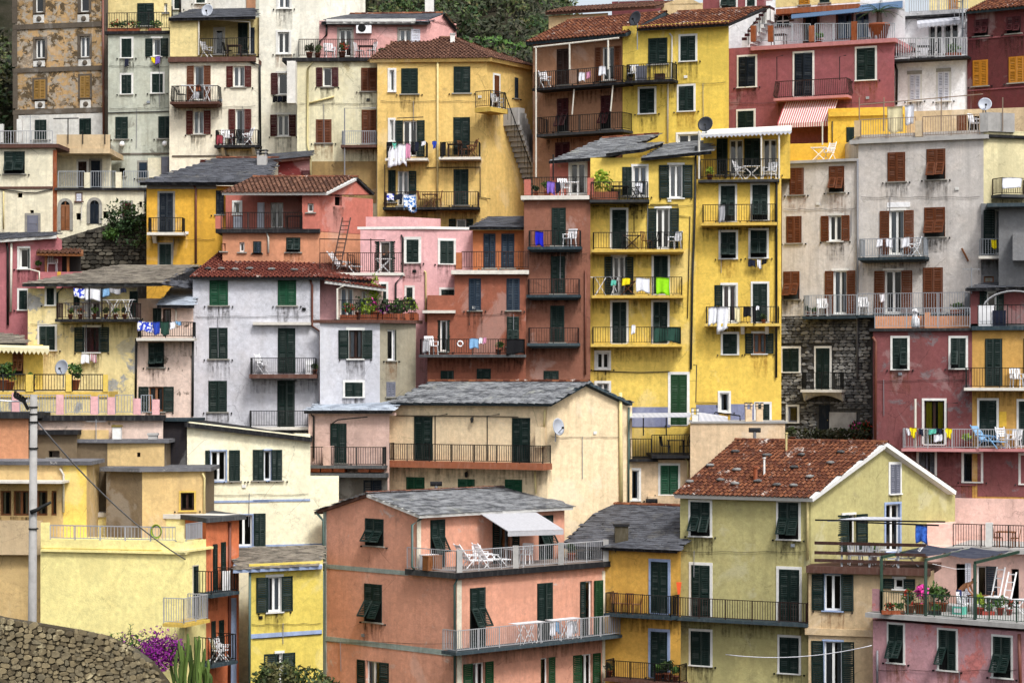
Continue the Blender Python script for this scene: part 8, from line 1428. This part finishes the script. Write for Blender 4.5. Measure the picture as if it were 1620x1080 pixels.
# bougainvillea, cactus, shrub
bg = TH('bougainvillea', 'purple bougainvillea spilling beside the rubble wall', 'shrub', PT(236, 1100, 89)); 
link('foliage', foliage(1300, 1.35, .8, .95, 'leaf_mid', .07, 11, 'petal_magenta', .3), bg, Matrix.Translation(PT(222, 1044, 89))); link('flowers', foliage(2200, 1.15, .8, 1.0, 'petal_magenta', .075, 12, 'leaf_mid', .08), bg, Matrix.Translation(PT(248, 1044, 88.4)))
mb = MB(); rr = random.Random(5)
for x0, y0, h in ((208, 1025, 1.1), (178, 1030, .9), (195, 1030, .7)):
    b0 = PT(x0, y0 + 8, 89); pts = [b0 + Vector((.06 * math.sin(k), 0, h * k / 6)) for k in range(7)]; mb.tube(pts, .015, 'leaf_mid', 4)
    for p in pts[1:]:
        for k in range(7): d = Vector((rr.gauss(0, 1), rr.gauss(0, 1), rr.gauss(.3, .6))).normalized() * .09; s = d.cross(UP).normalized() * .035; q = p + d * .9; mb.poly([q - d, q + s, q + d, q - s], 'leaf_mid')
link('stem', mb.mesh('stem'), bg, I4)
ca = TH('cactus', 'clump of tall green column cactus right of the bougainvillea', 'cactus', PT(305, 1110, 88)); rr = random.Random(8)
for i in range(24):
    x0 = 277 + 57 * ((i * .618) % 1); y1 = rr.uniform(992, 1052) + abs(x0 - 302) * .5; dY = rr.uniform(-.7, .7); x0 += rr.uniform(-2, 2); a = PT(302 + (x0 - 302) * rr.uniform(.7, 1.), 1105, 88 + dY); b = PT(x0 + rr.uniform(-4, 4), y1, 88 + dY); mb = MB(); n = 10; k = mb.m('cactus'); N = 9; b0 = 0
    for j in range(N + 1):
        t_ = j / N; c = a.lerp(b, t_) + Vector(((x0 - 302) / 41 * .1 * math.sin(t_ * math.pi) + .04 * math.sin(t_ * 7 + i), 0, 0)); r = (.068 if t_ < .95 else .04) * rr.uniform(.94, 1.06)
        for q in range(n): w = 2 * math.pi * q / n; rad = r * (1 if q % 2 else .68); mb.v.append((c.x + rad * math.cos(w), c.y + rad * math.sin(w), c.z))
    for j in range(N):
        for q in range(n): mb.f.append((j * n + q, j * n + (q + 1) % n, (j + 1) * n + (q + 1) % n, (j + 1) * n + q)); mb.mi.append(k)
    mb.f.append(tuple(N * n + q for q in range(n))); mb.mi.append(k); link('column', mb.mesh('column'), ca, I4)
sh_ = TH('shrub', 'dark leafy shrub at the bottom edge before the blue-banded house', 'shrub', PT(470, 1120, 92)); link('foliage', foliage(1500, 1.9, .9, 1.1, 'leaf_shrub', .13, 17), sh_, Matrix.Translation(PT(455, 1092, 92))); link('foliage', foliage(500, .8, .6, .6, 'leaf_shrub', .12, 18), sh_, Matrix.Translation(PT(518, 1096, 92.4)))
# ---------- two people
def person(pos, ang, joints, label, skinm, legm, hair='hair', waist=None):
    """joints: list of (parent index, xyz, radius)"""
    me = bpy.data.meshes.new('body'); me.from_pydata([j[1] for j in joints], [(j[0], i) for i, j in enumerate(joints) if j[0] >= 0], []); o = bpy.data.objects.new('person', me); COL.objects.link(o)
    o.matrix_basis = Matrix.Translation(pos) @ Matrix.Rotation(ang, 4, 'Z'); WM[o.name] = o.matrix_basis.copy(); md = o.modifiers.new('skin', 'SKIN'); o.modifiers.new('sub', 'SUBSURF').levels = 2; o.modifiers['sub'].render_levels = 2
    for i, j in enumerate(joints): r = j[2]; me.skin_vertices[0].data[i].radius = (r, r) if not isinstance(r, tuple) else r; me.skin_vertices[0].data[i].use_root = i == 0
    me.materials.append(MAT[skinm]); tag(o, label, 'person'); return o
def stretch(o, nm, prof, mat, M):
    mb = MB(); mb.lathe(prof, mat, 14); link(nm, mb.mesh(nm, True), o, local=M)
# bending man: facing +x locally, hands down on the table
J = [(-1, (0, 0, .92), (.15, .12)), (0, (.14, 0, 1.08), (.14, .12)), (1, (.32, 0, 1.2), (.16, .13)), (2, (.45, 0, 1.27), (.12, .1)), (3, (.54, 0, 1.31), .055), (4, (.6, 0, 1.36), (.075, .08)), (5, (.68, 0, 1.4), (.095, .085)), (6, (.74, 0, 1.36), (.07, .065)),
     (3, (.43, .17, 1.22), .06), (8, (.5, .21, .98), .045), (9, (.68, .17, .8), .034), (10, (.76, .15, .77), .03), (3, (.43, -.17, 1.22), .06), (12, (.5, -.21, .98), .045), (13, (.68, -.17, .8), .034), (14, (.76, -.15, .77), .03),
     (0, (0, .1, .86), .095), (16, (.05, .11, .46), .065), (17, (0, .11, .09), .042), (18, (.14, .12, .04), .035), (0, (0, -.1, .86), .095), (20, (.05, -.11, .46), .065), (21, (0, -.11, .09), .042), (22, (.14, -.12, .04), .035)]
for k, (b0, s) in enumerate(((11, 1), (15, -1))):
    for q in range(4): J.append((b0, (.83 + .01 * q, s * (.13 + .02 * q), .755), .011))
    J.append((b0, (.79, s * .1, .76), .012))
T(3, 3); pp = on39(1225, -1.3); o = person(pp, rz(F39) + R(8), J, 'bare-chested man in blue trousers bending over the pergola terrace table', 'skin', 'trousers')
def limb(o, nm, pts, rs, mat):
    mb = MB(); b0 = 0; n = 10; k = mb.m(mat); P = [Vector(p) for p in pts]
    for i, (p, r) in enumerate(zip(P, rs)):
        for j in range(n): w = 2 * math.pi * j / n; mb.v.append((p.x + r * math.cos(w), p.y + r * math.sin(w), p.z))
    for i in range(len(P) - 1):
        for j in range(n): mb.f.append((i * n + j, i * n + (j + 1) % n, (i + 1) * n + (j + 1) % n, (i + 1) * n + j)); mb.mi.append(k)
    link(nm, mb.mesh(nm, True), o, local=I4)
for s in (1, -1): limb(o, 'trouser_leg', [(0, s * .1, .08), (.03, s * .11, .3), (.05, s * .11, .48), (.02, s * .1, .8), (.01, s * .07, 1.0)], [.075, .08, .09, .125, .13], 'trousers')
mb = MB(); mb.lathe([(.02, -.06), (.1, -.03), (.11, .04), (.07, .1), (.02, .115)], 'hair', 12); link('hair', mb.mesh('hair', True), o, local=Matrix.Translation((.67, 0, 1.425)) @ Matrix.Rotation(R(35), 4, 'Y') @ Matrix.Diagonal((1.02, .86, .72, 1)))
def face(o, M):
    mb = MB(); mb.tube([(.1, 0, .0), (.13, 0, -.03)], .018, 'skin', 6, .022)
    link('nose', mb.mesh('nose'), o, local=M)
    for s in (1, -1): mb = MB(); mb.box(.085, s * .02, .02, .1, s * .05, .035, 'backing'); link('eye', mb.mesh('eye'), o, local=M); mb = MB(); mb.box(-.015, s * .08, -.03, .02, s * .098, .035, 'skin'); link('ear', mb.mesh('ear'), o, local=M)
    mb = MB(); mb.box(.082, -.028, -.062, .1, .028, -.05, 'cushion'); link('mouth', mb.mesh('mouth'), o, local=M)
face(o, Matrix.Translation((.7, 0, 1.39)) @ Matrix.Rotation(R(40), 4, 'Y'))
K = [(-1, (0, 0, .94), (.15, .11)), (0, (0, 0, 1.12), (.14, .105)), (1, (-.01, 0, 1.3), (.165, .12)), (2, (-.01, 0, 1.43), (.12, .09)), (3, (0, 0, 1.51), .055), (4, (.01, 0, 1.58), (.075, .08)), (5, (.02, 0, 1.66), (.088, .095)), (6, (.02, 0, 1.74), (.075, .08)),
     (3, (-.01, .19, 1.38), .06), (8, (.02, .25, 1.12), .045), (9, (.2, .12, 1.1), .034), (10, (.28, .06, 1.12), .03), (3, (-.01, -.19, 1.38), .06), (12, (.02, -.25, 1.12), .045), (13, (.18, -.2, .98), .034), (14, (.26, -.16, .98), .03),
     (0, (0, .1, .88), .09), (16, (.02, .11, .48), .062), (17, (0, .11, .09), .04), (18, (.14, .12, .04), .035), (0, (0, -.1, .88), .09), (20, (.02, -.11, .48), .062), (21, (0, -.11, .09), .04), (22, (.14, -.12, .04), .035)]
for k, (b0, s) in enumerate(((11, 1), (15, -1))):
    x, y, z = K[b0][1]
    for q in range(4): K.append((b0, (x + .06, y + s * (.02 * q - .03), z + .02 - .01 * q), .011))
    K.append((b0, (x + .03, y - s * .04, z + .04), .012))
T(1, 1); pp = H20.f[0].at(815, 0, -.4); pp.z = zt_ + .003; o = person(pp, R(-75), K, 'bare-chested person in dark shorts standing in the pale pink house doorway', 'skin', 'shorts_dark')
for s in (1, -1): limb(o, 'shorts_leg', [(.01, s * .11, .52), (.01, s * .105, .75), (0, s * .07, 1.03)], [.1, .12, .125], 'shorts_dark')
mb = MB(); mb.lathe([(.02, -.07), (.1, -.04), (.108, .04), (.07, .1), (.02, .115)], 'hair', 12); link('hair', mb.mesh('hair', True), o, local=Matrix.Translation((.005, 0, 1.735)) @ Matrix.Diagonal((1, .92, .8, 1))); face(o, Matrix.Translation((.02, 0, 1.66)))

def clutter(f, rows, seed, x0=None, x1=None):
    rr = random.Random(seed)
    for py in rows[:1 + (seed % 2)]:
        a = f.raw(x0, py + rr.uniform(-2, 2), .05); b = f.raw(x1, py + rr.uniform(-2, 2), .05); mb = MB(); n = 16; k = rr.choice((2, 3, 4))
        mb.tube([a.lerp(b, i / n) - UP * (.05 * abs(math.sin(math.pi * k * i / n))) for i in range(n + 1)], .011, 'pipe_black', 4); f.H.part('cable', mb)
        px = rr.uniform(x0 + 5, x1 - 5); p = f.raw(px, py, .06); q = f.raw(px + rr.uniform(-1, 1), py + rr.uniform(25, 70), .06); mb = MB(); mb.tube([p, q], .018, 'pipe_grey', 4); f.H.part('conduit', mb)
        v = f.raw(rr.uniform(x0 + 8, x1 - 8), py - rr.uniform(6, 12), .02); mb = MB(); mb.box(-.09, -.04, -.07, .09, 0, .07, rr.choice(('rail_grey', 'iron', 'trim_white'))); link('vent', mb.mesh('vent'), f.H.root, f.mat(v))
T()
for f_, rows, xa, xb in ((H2.f[0], (104, 172), 173, 268), (H3.f[0], (168, 245), 272, 404), (H6.f[0], (165,), 474, 595), (H7.f[0], (160, 258, 340), 602, 768), (H9.f[0], (132, 200), 990, 1148), (H10.f[0], (162,), 1156, 1400), (H14.f[0], (378,), 236, 340), (H18.f[0], (512, 565), 48, 214), (H19.f[0], (500, 590), 310, 500), (H20.f[0], (438,), 590, 668), (H21.f[0], (497, 572), 722, 828), (H22.f[0], (400, 476, 575), 832, 930), (H23.f[0], (325, 402, 475), 938, 1096), (H24.f[0], (362, 428), 1104, 1232), (H25.f[0], (330, 415), 1240, 1354), (H25.br.faces[0], (310, 440), 1362, 1550), (H27.f[0], (600,), 1386, 1534), (H28.f[1], (690,), 872, 985), (H36.f[0], (1015,), 515, 718), (H38.f[0], (870, 1000), 1080, 1280), (H39.f[0], (1060,), 1385, 1610), (H30.f[0], (780,), 330, 488), (H35.f[0], (985,), 398, 508)): clutter(f_, rows, int(xa), xa, xb)
def aerial(p, lb, h=1.6):
    o = TH('tv_aerial', lb, 'aerial', p); mb = MB(); mb.tube([(0, 0, -.2), (0, 0, h)], .02, 'rail_grey', 5); link('mast', mb.mesh('mast'), o, local=I4); mb = MB(); mb.bar((-.45, 0, h - .1), (.45, .1, h - .1), .02, 'rail_grey')
    for k in range(7): mb.bar((-.42 + .14 * k, -.22, h - .1), (-.42 + .14 * k, .28, h - .1), .012, 'rail_grey')
    link('yagi', mb.mesh('yagi'), o, local=I4)
aerial(H27b.f[0].raw(1537, 458, .3), 'thin aerial at the left end of the slate cottage roof', 1.1); aerial(Hc.f[1].raw(152, 694, -.4), 'thin aerial on the stepped tan house roof', .9); aerial(H13.f[0].raw(48, 226, -3), 'thin aerial on the cream terraced house', 1.5)
# ---------------------------------------------------------------- walls with their openings
for b in ALLB: b.build()
# ---------------------------------------------------------------- terrain
def terrain():
    xs = [-900, -400, -200, -120, -80] + list(range(-60, 61, 4)) + [80, 120, 200, 400, 900]; ys = [-400, -200, -100, -40, -10, 0, 10, 25, 45, 70, 84] + list(range(90, 141, 2)) + list(range(144, 240, 5)) + [260, 300, 380, 500, 700, 1100, 2000]
    mb = MB(); rr = random.Random(4)
    for y in ys:
        for x in xs: mb.v.append((x, y, ground(x, y) + (rr.uniform(-.8, .8) if y > 145 else 0)))
    n = len(xs); k = mb.m('earth')
    for j in range(len(ys) - 1):
        for i in range(n - 1): mb.f.append((j * n + i, j * n + i + 1, (j + 1) * n + i + 1, (j + 1) * n + i)); mb.mi.append(k)
    tag(link('hillside', mb.mesh('hillside', True)), 'steep earth and rock hillside under the village', None, None, 'structure')
t = NT('earth'); n = t.noise(t.pos(), .3, 8, .7); n2 = t.noise(t.pos(), 3, 8, .7); c = t.mix(t.rng(n, .4, .6), lin('#1d1f10'), lin('#38332a')); c = t.mix(t.rng(n2, .4, .7, 0, .7), c, lin('#2b2a1c')); t.bump(n2, .8, .3); MAT['earth'] = t.fin(c, .95, .1)
terrain()
def scrub():
    rr = random.Random(9); mb = MB(); mats = ['leaf_scrub', 'leaf_dark', 'leaf_shrub', 'leaf_mid']
    spots = []
    for i in range(760): Y = rr.uniform(134, 205); px = rr.uniform(540, 930); spots.append(((px - 810) / F * Y, Y))
    for i in range(90): Y = rr.uniform(126, 150); px = rr.uniform(-90, 26); spots.append(((px - 810) / F * Y, Y))
    for i in range(330): Y = rr.uniform(96, 150); px = rr.choice((rr.uniform(1660, 2050), rr.uniform(-420, -60))); spots.append(((px - 810) / F * Y, Y))
    for x, Y in spots:
        s = rr.uniform(.7, 1.9); z = ground(x, Y) + s * .3; mt = rr.choices(mats, (5, 3, 4, 1))[0]
        for k in range(70):
            th, ph = rr.uniform(0, 6.28), rr.uniform(-.3, 1.57); r_ = s * rr.uniform(.75, 1.05)
            c = Vector((x + r_ * math.cos(th) * math.cos(ph), Y + r_ * math.sin(th) * math.cos(ph), z + r_ * .75 * math.sin(ph)))
            a = Vector((rr.gauss(0, 1), rr.gauss(0, 1), rr.gauss(0, 1))).normalized() * rr.uniform(.12, .24); b = a.orthogonal().normalized() * a.length * .8
            mb.poly([c - a, c + b * .7, c + a, c - b * .7], mt)
    tag(link('hill_scrub', mb.mesh('hill_scrub')), 'dark green scrub covering the hill behind the houses', 'scrub', None, 'stuff')
scrub()
